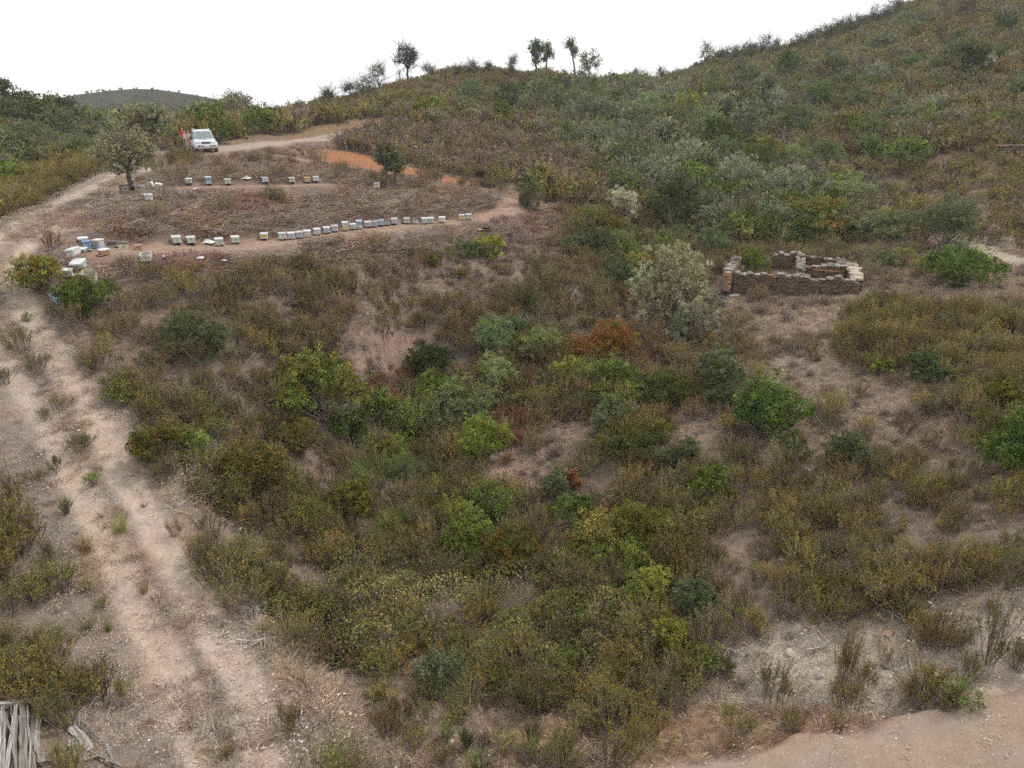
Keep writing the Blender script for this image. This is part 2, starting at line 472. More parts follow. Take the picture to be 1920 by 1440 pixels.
A_TERRACE = [(150,405),(215,355),(330,318),(420,300),(520,292),(640,310),(720,328),(820,345),(965,380),(940,405),(1010,395),(1060,440),(1010,470),(900,470),(720,480),(560,500),(420,510),(230,520),(130,545),(60,500),(90,445)]
A_ORANGE = [(585,283),(640,280),(700,292),(790,318),(860,335),(900,345),(860,350),(790,335),(700,322),(600,304)]
A_ORANGE2 = [(880,345),(960,355),(1040,365),(1120,385),(1150,405),(1060,390),(1010,382),(950,372)]
A_CUTBANK = [(430,268),(520,262),(590,235),(700,222),(740,222),(720,236),(620,250),(540,266),(440,274)]
A_DRYRIGHT = [(1330,560),(1620,560),(1740,520),(1860,510),(1960,520),(1960,640),(1800,600),(1600,585),(1560,690),(1420,680),(1330,640)]
A_PALEBANK = [(1370,1210),(1470,1165),(1640,1140),(1800,1105),(1960,1095),(1960,1300),(1700,1340),(1480,1335),(1360,1310)]
A_DRYGRASS = [(430,1130),(500,1180),(560,1240),(640,1300),(700,1380),(720,1460),(470,1460),(450,1300)]
A_JSPARSE = [(1230,780),(1330,720),(1440,690),(1620,690),(1760,740),(1830,800),(1790,880),(1560,880),(1400,850),(1280,880)]
A_DRYMID = [(700,500),(900,480),(1010,500),(1040,600),(900,640),(760,600),(690,560)]
A_PINK = [(650,640),(760,620),(800,660),(740,690),(690,720),(640,690)]
A_GAPS = [(920,880),(1020,800),(1150,780),(1180,850),(1060,900),(960,930)]
A_GAPS2 = [(1050,1000),(1180,960),(1190,1020),(1120,1060),(1060,1050)]
A_ROADBANK = [(1000,1330),(1200,1330),(1400,1320),(1560,1330),(1700,1345),(1960,1290),(1960,1330),(1800,1360),(1600,1400),(1300,1420),(1150,1460),(900,1460)]
A_RED1 = [(400,360),(500,365),(505,395),(420,400),(390,385)]
A_RED2 = [(270,490),(420,470),(480,500),(420,520),(300,530),(250,520)]
A_RED3 = [(290,405),(400,395),(470,415),(430,440),(330,440)]
A_RED4 = [(180,420),(260,415),(280,445),(200,450)]
A_SCREE = [(1830,420),(1960,400),(1960,470),(1860,470),(1800,450)]

# ------------------------------------------------------------------ terrain mesh, split where the tracks run
SOIL = np.array([0.25, 0.197, 0.16]); TRACKC = np.array([0.40, 0.325, 0.265]); ORANGE = np.array([0.43, 0.165, 0.065])
DRY = np.array([0.31, 0.25, 0.205]); PALE = np.array([0.44, 0.375, 0.305]); LITTER = np.array([0.21, 0.15, 0.125])
ROADC = np.array([0.36, 0.28, 0.22]); REDL = np.array([0.14, 0.045, 0.04]); HILLC = np.array([0.15, 0.115, 0.07]); PINK = np.array([0.35, 0.235, 0.185])

def ground_color(x, y, z):
    u, v, r = project(np.stack([x, y, z], -1))
    nz = fbm(x * 0.35, y * 0.35, 31, 4); nf = fbm(x * 1.7, y * 1.7, 41, 3)
    j = (nf - 0.5) * 30
    c = np.tile(SOIL, (len(x), 1)); st = np.full(len(x), 0.45)
    def put(mask, colr, stone=None):
        nonlocal c, st
        c = c * (1 - mask[:, None]) + colr * mask[:, None]
        if stone is not None: st = st * (1 - mask) + stone * mask
    put(sstep(55, 75, r) * 0.85, HILLC, 0.2)
    put(sstep(0.52, 0.66, nz) * 0.4, PINK)
    near = r < 75
    def area(A, colr, soft=14, stone=None, k=1.0, rng=(0, 75)):
        m = poly_mask(u + j, v + j * 0.6, A, soft) * ((r > rng[0]) & (r < rng[1])) * k
        put(m, colr, stone)
    area(A_DRYRIGHT, DRY, 25, 0.3); area(A_DRYMID, DRY, 25, 0.3, 0.7); area(A_JSPARSE, DRY, 30, 0.5, 0.8)
    area(A_TERRACE, LITTER, 14, 0.25, 0.85, (28, 62)); area(A_PALEBANK, PALE, 20, 1.0); area(A_DRYGRASS, DRY, 22, 0.3)
    area(A_PINK, PINK, 20, 0.5); area(A_GAPS, PINK, 25, 0.6); area(A_GAPS2, PALE, 25, 0.7, 0.7)
    area(A_ORANGE, ORANGE * np.array([.9, 1.05, 1.15]), 6, 0.2, 0.85, (45, 66)); area(A_ORANGE2, ORANGE * np.array([0.8, 1.15, 1.5]), 8, 0.3, 0.5, (45, 72))
    area(A_CUTBANK, ORANGE * np.array([0.8, 1.25, 1.7]), 8, 0.3, 0.65, (58, 110)); area(A_ROADBANK, ORANGE * np.array([0.85, 1.25, 1.9]), 14, 0.4, 0.7)
    area(A_RED1, REDL, 8, 0.1, 0.6); area(A_RED2, REDL, 10, 0.1, 0.5); area(A_RED3, REDL, 10, 0.1, 0.35); area(A_RED4, REDL, 10, 0.1, 0.35); area(A_SCREE, PALE, 12, 0.7, 0.8, (40, 80))
    def line(L, w, soft, colr, stone=None, k=1.0, wob=0.7):
        lo = L[:, :2].min(0) - 5; hi = L[:, :2].max(0) + 5
        m = (x > lo[0]) & (x < hi[0]) & (y > lo[1]) & (y < hi[1])
        d = np.full(len(x), 1e9)
        d[m] = seg_dist(x[m], y[m], L)[0] + (nf[m] - 0.5) * wob
        put((1 - sstep(w - soft, w + soft, d)) * k, colr, stone)
        return d
    line(L_TRACK, 1.55, 0.5, TRACKC * np.array([0.68, 0.69, 0.72]), 1.0, 0.9, 1.4); line(L_RUT_L, 1.5, 0.6, TRACKC * np.array([0.68, 0.69, 0.72]), 1.0, 0.85, 1.6)
    put(sstep(.52, .64, fbm(x * .5 + 9, y * .5, 91, 4)) * .5 * (1 - sstep(1.2, 2.2, line(L_TRACK, .01, .01, SOIL))), np.array([0.43, 0.29, 0.20]), .8)
    put(sstep(.5, .62, fbm(x * .8 + 19, y * .8, 93, 4)) * .5 * (1 - sstep(1.6, 2.6, line(L_TRACK, .01, .01, SOIL))), np.array([0.27, 0.245, 0.22]), 1.0)
    line(L_RUT_L, 0.38, 0.2, TRACKC * 1.28, 0.25, 0.95, 0.25); line(L_RUT_R, 0.38, 0.2, TRACKC * 1.28, 0.25, 0.95, 0.25)
    line(L_CARROAD, 1.9, 0.5, TRACKC * 1.1, 0.4); line(L_CARROAD2, 1.5, 0.5, TRACKC * 1.05, 0.4); line(L_HIVEPATH, 1.0, 0.4, TRACKC * np.array([1.0, 0.86, 0.78]), 0.6, 0.9)
    line(L_UPPATH, 0.55, 0.3, TRACKC * np.array([1.0, 0.82, 0.75]), 0.5, 0.8); line(L_FOOT, 0.5, 0.25, TRACKC * np.array([1.0, 0.88, 0.8]), 0.5, 0.9); line(L_RIGHTPATH, 0.9, 0.4, PALE, 0.4)
    line(L_ROAD, 1.85, 0.35, ROADC, 0.5, 1.0, 0.8)
    dr = seg_dist(x, y, L_ROAD)[0] + (nf - .5) * .8 if True else 0
    smooth = np.maximum((1 - sstep(1.5, 2.0, dr)) * (r < 40) * .65, 0)
    for L in (L_RUT_L, L_RUT_R, L_CARROAD):
        smooth = np.maximum(smooth, .35 * (1 - sstep(.2, .6, seg_dist(x, y, L)[0])) * (r < 75))
    return np.clip(c, 0.01, 0.9), np.stack([st, smooth, nf], -1)

def make_terrain():
    nr, na = 570, 480
    rr = np.geomspace(7.0, 430.0, nr)
    # finer angular spacing inside the picture than outside
    aa = np.concatenate([np.linspace(-75, -44, 40, endpoint=False), np.linspace(-44, 44, na - 80), np.linspace(44, 75, 41)[1:]])
    na = len(aa)
    A, Rr = np.meshgrid(np.radians(aa), rr)
    X, Y = (Rr * np.sin(A)).ravel(), (Rr * np.cos(A)).ravel()
    Z = h(X, Y)
    c, msk = ground_color(X, Y, Z)
    i = np.arange(nr - 1)[:, None] * na + np.arange(na - 1)[None]
    F = np.stack([i, i + 1, i + na + 1, i + na], -1).reshape(-1, 4)
    cx, cy = X[F].mean(1), Y[F].mean(1)
    lab = np.zeros(len(F), int)
    def within(L, w):
        lo = L[:, :2].min(0) - 4; hi = L[:, :2].max(0) + 4
        m = (cx > lo[0]) & (cx < hi[0]) & (cy > lo[1]) & (cy < hi[1])
        d = np.full(len(F), 1e9); d[m] = seg_dist(cx[m], cy[m], L)[0]
        return d < w
    lab[within(L_FOOT, 0.5)] = 3; lab[within(L_HIVEPATH, 0.75)] = 3; lab[within(L_UPPATH, 0.5)] = 3; lab[within(L_RIGHTPATH, 0.8)] = 3
    lab[within(L_TRACK, 1.6) | within(L_RUT_L, 1.1) | within(L_CARROAD, 1.8) | within(L_CARROAD2, 1.4)] = 1
    lab[within(L_ROAD, 1.85)] = 2
    V = np.stack([X, Y, Z], -1)
    for k, nm in enumerate(("ground", "dirt_track", "road", "footpath")):
        f = F[lab == k]
        used, inv = np.unique(f, return_inverse=True)
        me = build_mesh(nm, V[used], [inv.reshape(-1, 4)], c[used], [M_GROUND], True, extra=msk[used])
        o = link(nm, me, kind="structure")
        o["label"] = ("dry stony hillside under the scrub", "pale rutted dirt track curving uphill to the parked car", "smooth reddish dirt road along the bottom edge", "narrow bare footpath cut across the apiary slope")[k]
make_terrain()

# land behind the drone, so that the hillside goes on in every direction
def make_back():
    aa = np.radians(np.concatenate([np.linspace(75, 285, 90)])); rr = np.geomspace(7.0, 120, 40)
    A, Rr = np.meshgrid(aa, rr)
    X, Y = (Rr * np.sin(A)).ravel(), (Rr * np.cos(A)).ravel()
    Z = h0(X, Y)
    Z = np.clip(Z, 2, 26)
    i = np.arange(39)[:, None] * 90 + np.arange(89)[None]
    F = np.stack([i, i + 1, i + 91, i + 90], -1).reshape(-1, 4)
    me = build_mesh("terrain", np.stack([X, Y, Z], -1), [F], np.tile(SOIL, (len(X), 1)), [M_GROUND], True, extra=np.zeros((len(X), 3)))
    link("terrain", me, kind="structure")["label"] = "scrub hillside carrying on behind the viewpoint"
make_back()

# far hill beyond the car
def make_far_hill():
    nx, ny = 150, 60
    c = CAM + ray(255, 172) * 420.0
    xs = np.linspace(-190, 190, nx); ys = np.linspace(-130, 120, ny)
    X, Y = np.meshgrid(xs, ys)
    top = c[2] + 1.8
    prof = np.interp(xs, [-220, -150, -70, -33, -9, 0, 9, 23, 44, 67, 85, 120, 200], [-34, -20, -9.5, -3.2, -0.4, 0, -0.2, -2.2, -6.0, -10.5, -16, -26, -44])
    prof = np.convolve(np.pad(prof, 4, mode='edge'), np.ones(9) / 9, 'valid')
    Z = top + prof[None, :] - 0.30 * np.abs(Y) ** 1.03 + (fbm(X * 0.05, Y * 0.05, 5, 4) - 0.5) * 7 * np.minimum(1, np.abs(Y) / 40 + 0.15)
    i = np.arange(ny - 1)[:, None] * nx + np.arange(nx - 1)[None]
    F = np.stack([i, i + 1, i + nx + 1, i + nx], -1).reshape(-1, 4)
    P = np.stack([X.ravel() + c[0], Y.ravel() + c[1], Z.ravel()], -1)
    n = fbm(X.ravel() * 0.12, Y.ravel() * 0.12, 77, 4)[:, None]
    cc = np.array([0.05, 0.047, 0.03]) * (0.7 + 0.8 * n)
    link("hill", build_mesh("hill", P, [F], cc, [M_GROUND], True, extra=np.zeros((len(P), 3))), kind="structure")["label"] = "round dull brown hill far beyond the parked car"
    return P.reshape(ny, nx, 3)
HILL = make_far_hill()

# ------------------------------------------------------------------ plants: leaf and twig geometry
class Plant:
    def __init__(self):
        self.lv, self.lc, self.wv, self.wf, self.wc = [], [], [], [], []
        self.nw = 0
    def leaves(self, c, d, L, W, col, rng, flat=0.0):
        """c centres (n,3), d directions (n,3); rhombic leaves"""
        n = len(c)
        if n == 0: return
        d = d / np.maximum(np.linalg.norm(d, axis=1, keepdims=True), 1e-9)
        q = rng.normal(size=(n, 3)); q[:, 2] *= (1 - flat)
        s = np.cross(d, q); s /= np.maximum(np.linalg.norm(s, axis=1, keepdims=True), 1e-9)
        L = np.broadcast_to(L, (n,))[:, None]; W = np.broadcast_to(W, (n,))[:, None]
        v = np.stack([c, c + d * L * 0.5 + s * W * 0.5, c + d * L, c + d * L * 0.5 - s * W * 0.5], 1)
        self.lv.append(v.reshape(-1, 3)); self.lc.append(np.repeat(col, 4, 0))
    def blades(self, c, d, L, W, col, rng, droop=0.0):
        """thin tapering grass blades or broom shoots: two-piece strips"""
        n = len(c)
        d = d / np.maximum(np.linalg.norm(d, axis=1, keepdims=True), 1e-9)
        q = rng.normal(size=(n, 3)); s = np.cross(d, q); s /= np.maximum(np.linalg.norm(s, axis=1, keepdims=True), 1e-9)
        L = np.broadcast_to(L, (n,))[:, None]; W = np.broadcast_to(W, (n,))[:, None]
        m = c + d * L * 0.55; out = d.copy(); out[:, 2] -= droop
        out /= np.maximum(np.linalg.norm(out, axis=1, keepdims=True), 1e-9)
        tip = m + out * L * 0.5
        v = np.stack([c - s * W * 0.4, c + s * W * 0.4, m + s * W * 0.4, m - s * W * 0.4], 1).reshape(-1, 3)
        self.lv.append(v); self.lc.append(np.repeat(col, 4, 0))
        v = np.stack([m - s * W * 0.4, m + s * W * 0.4, tip + s * W * 0.12, tip - s * W * 0.12], 1).reshape(-1, 3)
        self.lv.append(v); self.lc.append(np.repeat(col, 4, 0))
    def twigs(self, p0, p1, r0, r1, col, sides=3):
        n = len(p0)
        if n == 0: return
        d = p1 - p0; d = d / np.maximum(np.linalg.norm(d, axis=1, keepdims=True), 1e-9)
        ref = np.where(np.abs(d[:, 2:3]) > 0.9, np.array([[1.0, 0, 0]]), np.array([[0, 0, 1.0]]))
        a = np.cross(d, ref); a /= np.maximum(np.linalg.norm(a, axis=1, keepdims=True), 1e-9)
        b = np.cross(d, a)
        th = np.arange(sides) * 2 * math.pi / sides
        ring = a[:, None] * np.cos(th)[None, :, None] + b[:, None] * np.sin(th)[None, :, None]
        r0 = np.broadcast_to(r0, (n,))[:, None, None]; r1 = np.broadcast_to(r1, (n,))[:, None, None]
        v = np.concatenate([p0[:, None] + ring * r0, p1[:, None] + ring * r1], 1)
        base = self.nw + np.arange(n)[:, None] * 2 * sides
        for k in range(sides):
            k2 = (k + 1) % sides
            self.wf.append(np.concatenate([base + k, base + k2, base + sides + k2, base + sides + k], 1))
        self.wv.append(v.reshape(-1, 3)); self.wc.append(np.repeat(np.broadcast_to(col, (n, 3)), 2 * sides, 0))
        self.nw += n * 2 * sides
    def leaf_mesh(self, name):
        v = np.concatenate(self.lv); c = np.concatenate(self.lc)
        return build_mesh(name, v, [np.arange(len(v)).reshape(-1, 4)], np.clip(c, 0.005, 0.9), [M_LEAF])
    def wood_mesh(self, name):
        return build_mesh(name, np.concatenate(self.wv), [np.concatenate(self.wf)], np.clip(np.concatenate(self.wc), 0.005, 0.9), [M_WOOD], True)
    def mesh(self, name):
        vs, fs, cs, mi = [], [], [], []
        n = 0
        if self.lv:
            v = np.concatenate(self.lv); vs.append(v); cs.append(np.concatenate(self.lc))
            f = np.arange(len(v)).reshape(-1, 4); fs.append(f); mi.append(np.zeros(len(f), int)); n = len(v)
        if self.wv:
            v = np.concatenate(self.wv); vs.append(v); cs.append(np.concatenate(self.wc))
            f = np.concatenate(self.wf) + n; fs.append(f); mi.append(np.ones(len(f), int))
        return build_mesh(name, np.concatenate(vs), [np.concatenate(fs)], np.clip(np.concatenate(cs), 0.005, 0.9), [M_LEAF, M_WOOD], False, np.concatenate(mi))

def pal(rng, n, colors, weights=None, jit=0.18):
    colors = np.asarray(colors, float)
    k = rng.choice(len(colors), n, p=None if weights is None else np.asarray(weights) / np.sum(weights))
    return colors[k] * (1 + rng.normal(0, jit, (n, 1)))

def unit(v):
    return v / np.maximum(np.linalg.norm(v, axis=-1, keepdims=True), 1e-9)

# leaf colours (measured leaf albedos; dry leaves are paler)
OLIVE, YEL, RUSTY, BROWN = (0.195, 0.172, 0.062), (0.33, 0.26, 0.085), (0.32, 0.165, 0.075), (0.22, 0.155, 0.11)
DKGRN, MIDGRN, BRGRN, LIME = (0.082, 0.118, 0.045), (0.138, 0.178, 0.062), (0.195, 0.25, 0.068), (0.25, 0.285, 0.08)
GREYG, SILVER, BLUEG = (0.20, 0.21, 0.135), (0.38, 0.375, 0.27), (0.125, 0.15, 0.085)
STRAW, STRAW2, GREYD, TWIGC = (0.50, 0.39, 0.265), (0.42, 0.325, 0.24), (0.36, 0.305, 0.27), (0.235, 0.19, 0.165)
REDB, REDO, PURP = (0.21, 0.085, 0.06), (0.29, 0.115, 0.06), (0.20, 0.15, 0.14)

def gen_cistus(seed, w=1.0, hgt=0.95, stems=26, per=3, lpt=15, ll=0.062, lw=0.017, cols=(OLIVE, YEL, RUSTY, MIDGRN), wts=(5, 3, 1.2, 1.5), wood=TWIGC, spread=0.62):
    """rockrose: a sheaf of upright wands leafed along their upper half"""
    rng = np.random.default_rng(seed); P = Plant()
    a = rng.uniform(0, 2 * math.pi, stems); lean = np.abs(rng.normal(0, 1, stems)) * spread * 0.62
    hs = hgt * rng.uniform(0.55, 1.08, stems)
    base = np.stack([np.cos(a), np.sin(a), np.zeros(stems)], 1) * rng.uniform(0.0, 0.30 * w, (stems, 1)); base[:, 2] = -0.06
    d = unit(np.stack([np.cos(a) * lean * w, np.sin(a) * lean * w, np.ones(stems)], 1))
    mid = base + d * hs[:, None] * 0.45
    P.twigs(base, mid, 0.012, 0.008, pal(rng, stems, [wood], jit=0.2))
    for k in range(per):
        dd = unit(d + rng.normal(0, 0.24, (stems, 3)) + np.array([0, 0, 0.15]))
        Lb = hs * rng.uniform(0.42, 0.68, stems)
        tip = mid + dd * Lb[:, None]
        P.twigs(mid, tip, 0.007, 0.003, pal(rng, stems, [wood], jit=0.2))
        tone = rng.normal(1, 0.16, stems)
        t = rng.uniform(0.12, 1.0, (stems, lpt)) ** 0.8
        c = mid[:, None] + dd[:, None] * (Lb[:, None, None] * t[..., None]) + rng.normal(0, 0.022, (stems, lpt, 3))
        ld = unit(rng.normal(0, 0.75, (stems, lpt, 3)) + dd[:, None] * 1.0)
        n = stems * lpt
        col = pal(rng, stems, cols, wts, 0.08)[:, None] * 0.6 + pal(rng, n, cols, wts, 0.15).reshape(stems, lpt, 3) * 0.4
        col = col * tone[:, None, None]
        P.leaves(c.reshape(-1, 3), ld.reshape(-1, 3), ll * rng.uniform(0.7, 1.3, n), lw * rng.uniform(0.7, 1.3, n), col.reshape(-1, 3), rng)
    return P

def lumpy_points(rng, n, w, hgt, lumps, shell=0.55, base=0.12):
    """clump centres over an uneven rounded crown"""
    lc = unit(rng.normal(size=(lumps, 3)) + np.array([0, 0, 0.35])) * np.array([w * 0.30, w * 0.30, hgt * 0.30]) * rng.uniform(0.6, 1.1, (lumps, 1))
    lr = rng.uniform(0.55, 1.0, lumps)
    k = rng.integers(0, lumps, n)
    q = unit(rng.normal(size=(n, 3))) * (rng.uniform(shell ** 3, 1, (n, 1)) ** (1 / 3.0))
    p = lc[k] + q * np.array([w * 0.24, w * 0.24, hgt * 0.25]) * lr[k][:, None]
    p[:, 2] += hgt * 0.52
    lo, hi = base * hgt, hgt
    p[:, :2] -= p[:, :2].mean(0)
    p[:, :2] *= (w * 0.47) / np.percentile(np.hypot(p[:, 0], p[:, 1]), 94)
    p[:, 2] = (p[:, 2] - p[:, 2].min()) / max(np.percentile(p[:, 2], 98) - p[:, 2].min(), 1e-6) * (hi * 0.97 - lo * 0.5) + lo * 0.5
    # the crown rounds off towards its rim
    rim = np.clip(np.hypot(p[:, 0], p[:, 1]) / (w * 0.5), 0, 1)
    p[:, 2] = np.minimum(p[:, 2], hi * (1.02 - 0.42 * rim ** 2.5) + rng.normal(0, 0.06 * hgt, n))
    p[:, 2] = np.where(p[:, 2] < lo, lo + (lo - p[:, 2]) * 0.4, p[:, 2])
    p[:, 2] = np.minimum(p[:, 2], hi)
    return p

def gen_bush(seed, w, hgt, clumps=170, lpc=26, ll=0.05, lw=0.03, cr=0.10, cols=(MIDGRN, DKGRN, BRGRN), wts=None, wood=TWIGC, lumps=11, base=0.1, stems=14, tone=0.24, shell=0.5, up=0.25, flat=0.0, jit=0.14, cover=0):
    """leafy shrub: twigs fan out from the foot to leaf clumps spread through an uneven crown"""
    rng = np.random.default_rng(seed); P = Plant()
    tips = lumpy_points(rng, clumps, w, hgt, lumps, shell, base)
    stray = rng.uniform(size=clumps) < 0.12
    tips[stray] = tips[stray] * rng.uniform(1.04, 1.22, (int(stray.sum()), 1))
    # stems
    st = tips[rng.choice(clumps, min(clumps, stems * 3), replace=False)] * 0.93
    m = st * np.array([0.5, 0.5, 0.5]) + rng.normal(0, 0.05 * w, st.shape); m[:, 2] = st[:, 2] * 0.45
    b = rng.normal(0, 0.05 * w, st.shape); b[:, 2] = -0.08
    rad = 0.008 + 0.006 * hgt
    P.twigs(b, m, rad, rad * 0.7, pal(rng, len(st), [wood], jit=0.2)); P.twigs(m, st, rad * 0.7, rad * 0.25, pal(rng, len(st), [wood], jit=0.2))
    tn = rng.normal(1, tone, clumps)
    n = clumps * lpc
    grow = float(np.clip(math.sqrt(cover * math.pi * w * hgt / (n * ll * lw * 0.5)), 0.8, 2.1)) if cover else 1.0
    ll, lw = ll * grow ** 0.8, lw * grow ** 1.2
    off = unit(rng.normal(size=(clumps, lpc, 3))) * (rng.uniform(0, 1, (clumps, lpc, 1)) ** 0.5) * cr * rng.uniform(0.6, 1.3, (clumps, 1, 1))
    c = tips[:, None] + off * np.array([1, 1, 0.8])
    outw = unit(tips - np.array([0, 0, hgt * 0.35]))
    ld = unit(rng.normal(0, 0.8, (clumps, lpc, 3)) + outw[:, None] * 0.7 + np.array([0, 0, up]))
    cc = (pal(rng, clumps, cols, wts, 0.06)[:, None] * 0.6 + pal(rng, n, cols, wts, jit).reshape(clumps, lpc, 3) * 0.4) * tn[:, None, None]
    c = c.reshape(-1, 3); c[:, 2] = np.maximum(c[:, 2], 0.01)
    P.leaves(c, ld.reshape(-1, 3), ll * rng.uniform(0.7, 1.35, n), lw * rng.uniform(0.7, 1.3, n), cc.reshape(-1, 3), rng, flat)
    return P

def gen_twiggy(seed, w=0.8, hgt=0.5, stems=70, cols=(TWIGC, GREYD, PURP), wts=None, th=0.005, sub=2, leaves=0, lcols=(OLIVE,)):
    """dead or leafless low shrub"""
    rng = np.random.default_rng(seed); P = Plant()
    a = rng.uniform(0, 2 * math.pi, stems); el = rng.uniform(0.25, 1.45, stems)
    d = np.stack([np.cos(a) * np.cos(el), np.sin(a) * np.cos(el), np.sin(el)], 1)
    Ls = rng.uniform(0.5, 1.05, stems) * np.hypot(np.cos(el) * w * 0.5, np.sin(el) * hgt)
    b = rng.normal(0, 0.06 * w, (stems, 3)); b[:, 2] = -0.03
    m = b + d * Ls[:, None] * 0.5 + rng.normal(0, 0.02, (stems, 3))
    cc = pal(rng, stems, cols, wts)
    P.twigs(b, m, th * 1.4, th, cc)
    for _ in range(sub):
        t = m + unit(d + rng.normal(0, 0.35, (stems, 3))) * Ls[:, None] * 0.5
        P.twigs(m, t, th, th * 0.4, cc)
        if leaves:
            c = m[:, None] + (t - m)[:, None] * rng.uniform(0.2, 1, (stems, leaves, 1)) + rng.normal(0, 0.02, (stems, leaves, 3))
            P.leaves(c.reshape(-1, 3), rng.normal(size=(stems * leaves, 3)) + np.array([0, 0, 0.6]), 0.04, 0.013, pal(rng, stems * leaves, lcols), rng)
    return P

def gen_grass(seed, w=0.35, hgt=0.32, n=60, cols=(STRAW, STRAW2, GREYD), wts=None, bw=0.008, droop=0.8):
    rng = np.random.default_rng(seed); P = Plant()
    a = rng.uniform(0, 2 * math.pi, n); r = rng.uniform(0, 1, n) ** 0.7
    c = np.stack([np.cos(a) * r, np.sin(a) * r, np.zeros(n)], 1) * w * 0.3; c[:, 2] = -0.02
    d = np.stack([np.cos(a) * r * 0.9, np.sin(a) * r * 0.9, np.ones(n)], 1) + rng.normal(0, 0.22, (n, 3))
    P.blades(c, d, hgt * rng.uniform(0.5, 1.15, n), bw * rng.uniform(0.7, 1.4, n), pal(rng, n, cols, wts), rng, droop)
    return P

def gen_broom(seed, w=1.0, hgt=0.9, n=420, cols=(BRGRN, MIDGRN, GREYG), wts=None, bw=0.011):
    """broom: a brush of thin green shoots"""
    rng = np.random.default_rng(seed); P = Plant()
    k = 34
    a = rng.uniform(0, 2 * math.pi, k); r = np.sqrt(rng.uniform(0, 1, k))
    ends = np.stack([np.cos(a) * r * w * 0.42, np.sin(a) * r * w * 0.42, hgt * (0.62 - 0.22 * r * r)], 1)
    b = rng.normal(0, 0.04, (k, 3)); b[:, 2] = -0.05
    P.twigs(b, ends, 0.012, 0.005, pal(rng, k, [TWIGC]))
    i = rng.integers(0, k, n); t = rng.uniform(0.35, 1.0, (n, 1))
    c = b[i] + (ends[i] - b[i]) * t
    d = unit(ends[i] - b[i]) + rng.normal(0, 0.28, (n, 3)) + np.array([0, 0, 0.45])
    tn = rng.normal(1, 0.15, k)[i][:, None]
    P.blades(c, d, hgt * rng.uniform(0.25, 0.5, n), bw * rng.uniform(0.8, 1.3, n), pal(rng, n, cols, wts) * tn, rng, 0.15)
    return P

def gen_litter(seed, w=1.1, n=60, cols=(BROWN, TWIGC, STRAW2, GREYD, RUSTY, STRAW), wts=(3, 2, 3, 2, 1, 1.5), leaves=70, lcols=(BROWN, RUSTY, OLIVE, STRAW2, YEL), thick=0.007):
    """cut brush lying on the ground"""
    rng = np.random.default_rng(seed); P = Plant()
    a = rng.normal(0.5, 0.9, n)
    d = np.stack([np.cos(a), np.sin(a), rng.normal(0.02, 0.16, n)], 1)
    c = np.stack([rng.uniform(-0.5, 0.5, n) * w, rng.uniform(-0.5, 0.5, n) * w, rng.uniform(0.0, 0.14, n)], 1)
    Ls = rng.uniform(0.12, 0.62, n)[:, None]
    j = rng.normal(0, 0.05, (n, 3))
    col = pal(rng, n, cols, wts, 0.25)
    P.twigs(c - d * Ls * 0.5, c + j, thick * rng.uniform(0.5, 1.3, n), thick * 0.6, col); P.twigs(c + j, c + d * Ls * 0.5 + j, thick * 0.6, thick * 0.3, col)
    if leaves:
        k = rng.integers(0, n, leaves)
        lc = c[k] + d[k] * Ls[k] * rng.uniform(-0.5, 0.5, (leaves, 1)) + rng.normal(0, 0.03, (leaves, 3)); lc[:, 2] = np.abs(lc[:, 2])
        P.leaves(lc, rng.normal(size=(leaves, 3)) * np.array([1, 1, 0.5]), 0.075, 0.028, pal(rng, leaves, lcols, None, 0.25), rng, 0.4)
    return P

def gen_bramble(seed, w=1.5, hgt=0.6, n=1700, cols=(MIDGRN, BRGRN, DKGRN, BROWN), wts=(4, 2, 2, 1.5), ll=0.062):
    """bramble mound: arching canes under a skin of broad leaves"""
    rng = np.random.default_rng(seed); P = Plant()
    k = 30
    a = rng.uniform(0, 2 * math.pi, k); r = rng.uniform(0.3, 1, k) * w * 0.5
    z = np.zeros(k)
    e = np.stack([np.cos(a) * r, np.sin(a) * r, z + 0.05], 1); b = rng.normal(0, 0.12 * w, (k, 3)); b[:, 2] = -0.04
    m = (e + b) / 2; m[:, 2] = hgt * rng.uniform(0.6, 1.0, k)
    P.twigs(b, m, 0.007, 0.005, pal(rng, k, [TWIGC])); P.twigs(m, e, 0.005, 0.003, pal(rng, k, [TWIGC]))
    x, y = rng.uniform(-0.5, 0.5, (2, n)); rr = np.hypot(x, y) * 2
    ok = rr < 1 + rng.normal(0, 0.08, n)
    x, y, rr = x[ok] * w, y[ok] * w, rr[ok]; n = len(x)
    top = hgt * np.clip(1 - rr ** 2.2, 0, 1) * (0.55 + 0.75 * fbm(x * 3.1 + seed, y * 3.1, seed, 3))
    zz = np.maximum(top - np.abs(rng.normal(0, 0.12, n)) * hgt, 0.02)
    c = np.stack([x, y, zz], 1)
    f = fbm(x * 2.0 + seed * 3, y * 2.0, 5 + seed, 2)[:, None]
    col = pal(rng, n, cols, wts) * (0.75 + 0.5 * f)
    P.leaves(c, rng.normal(0, 0.8, (n, 3)) + np.array([0, 0, 0.35]), ll * rng.uniform(0.7, 1.3, n), ll * 0.72 * rng.uniform(0.7, 1.3, n), col, rng, 0.3)
    return P

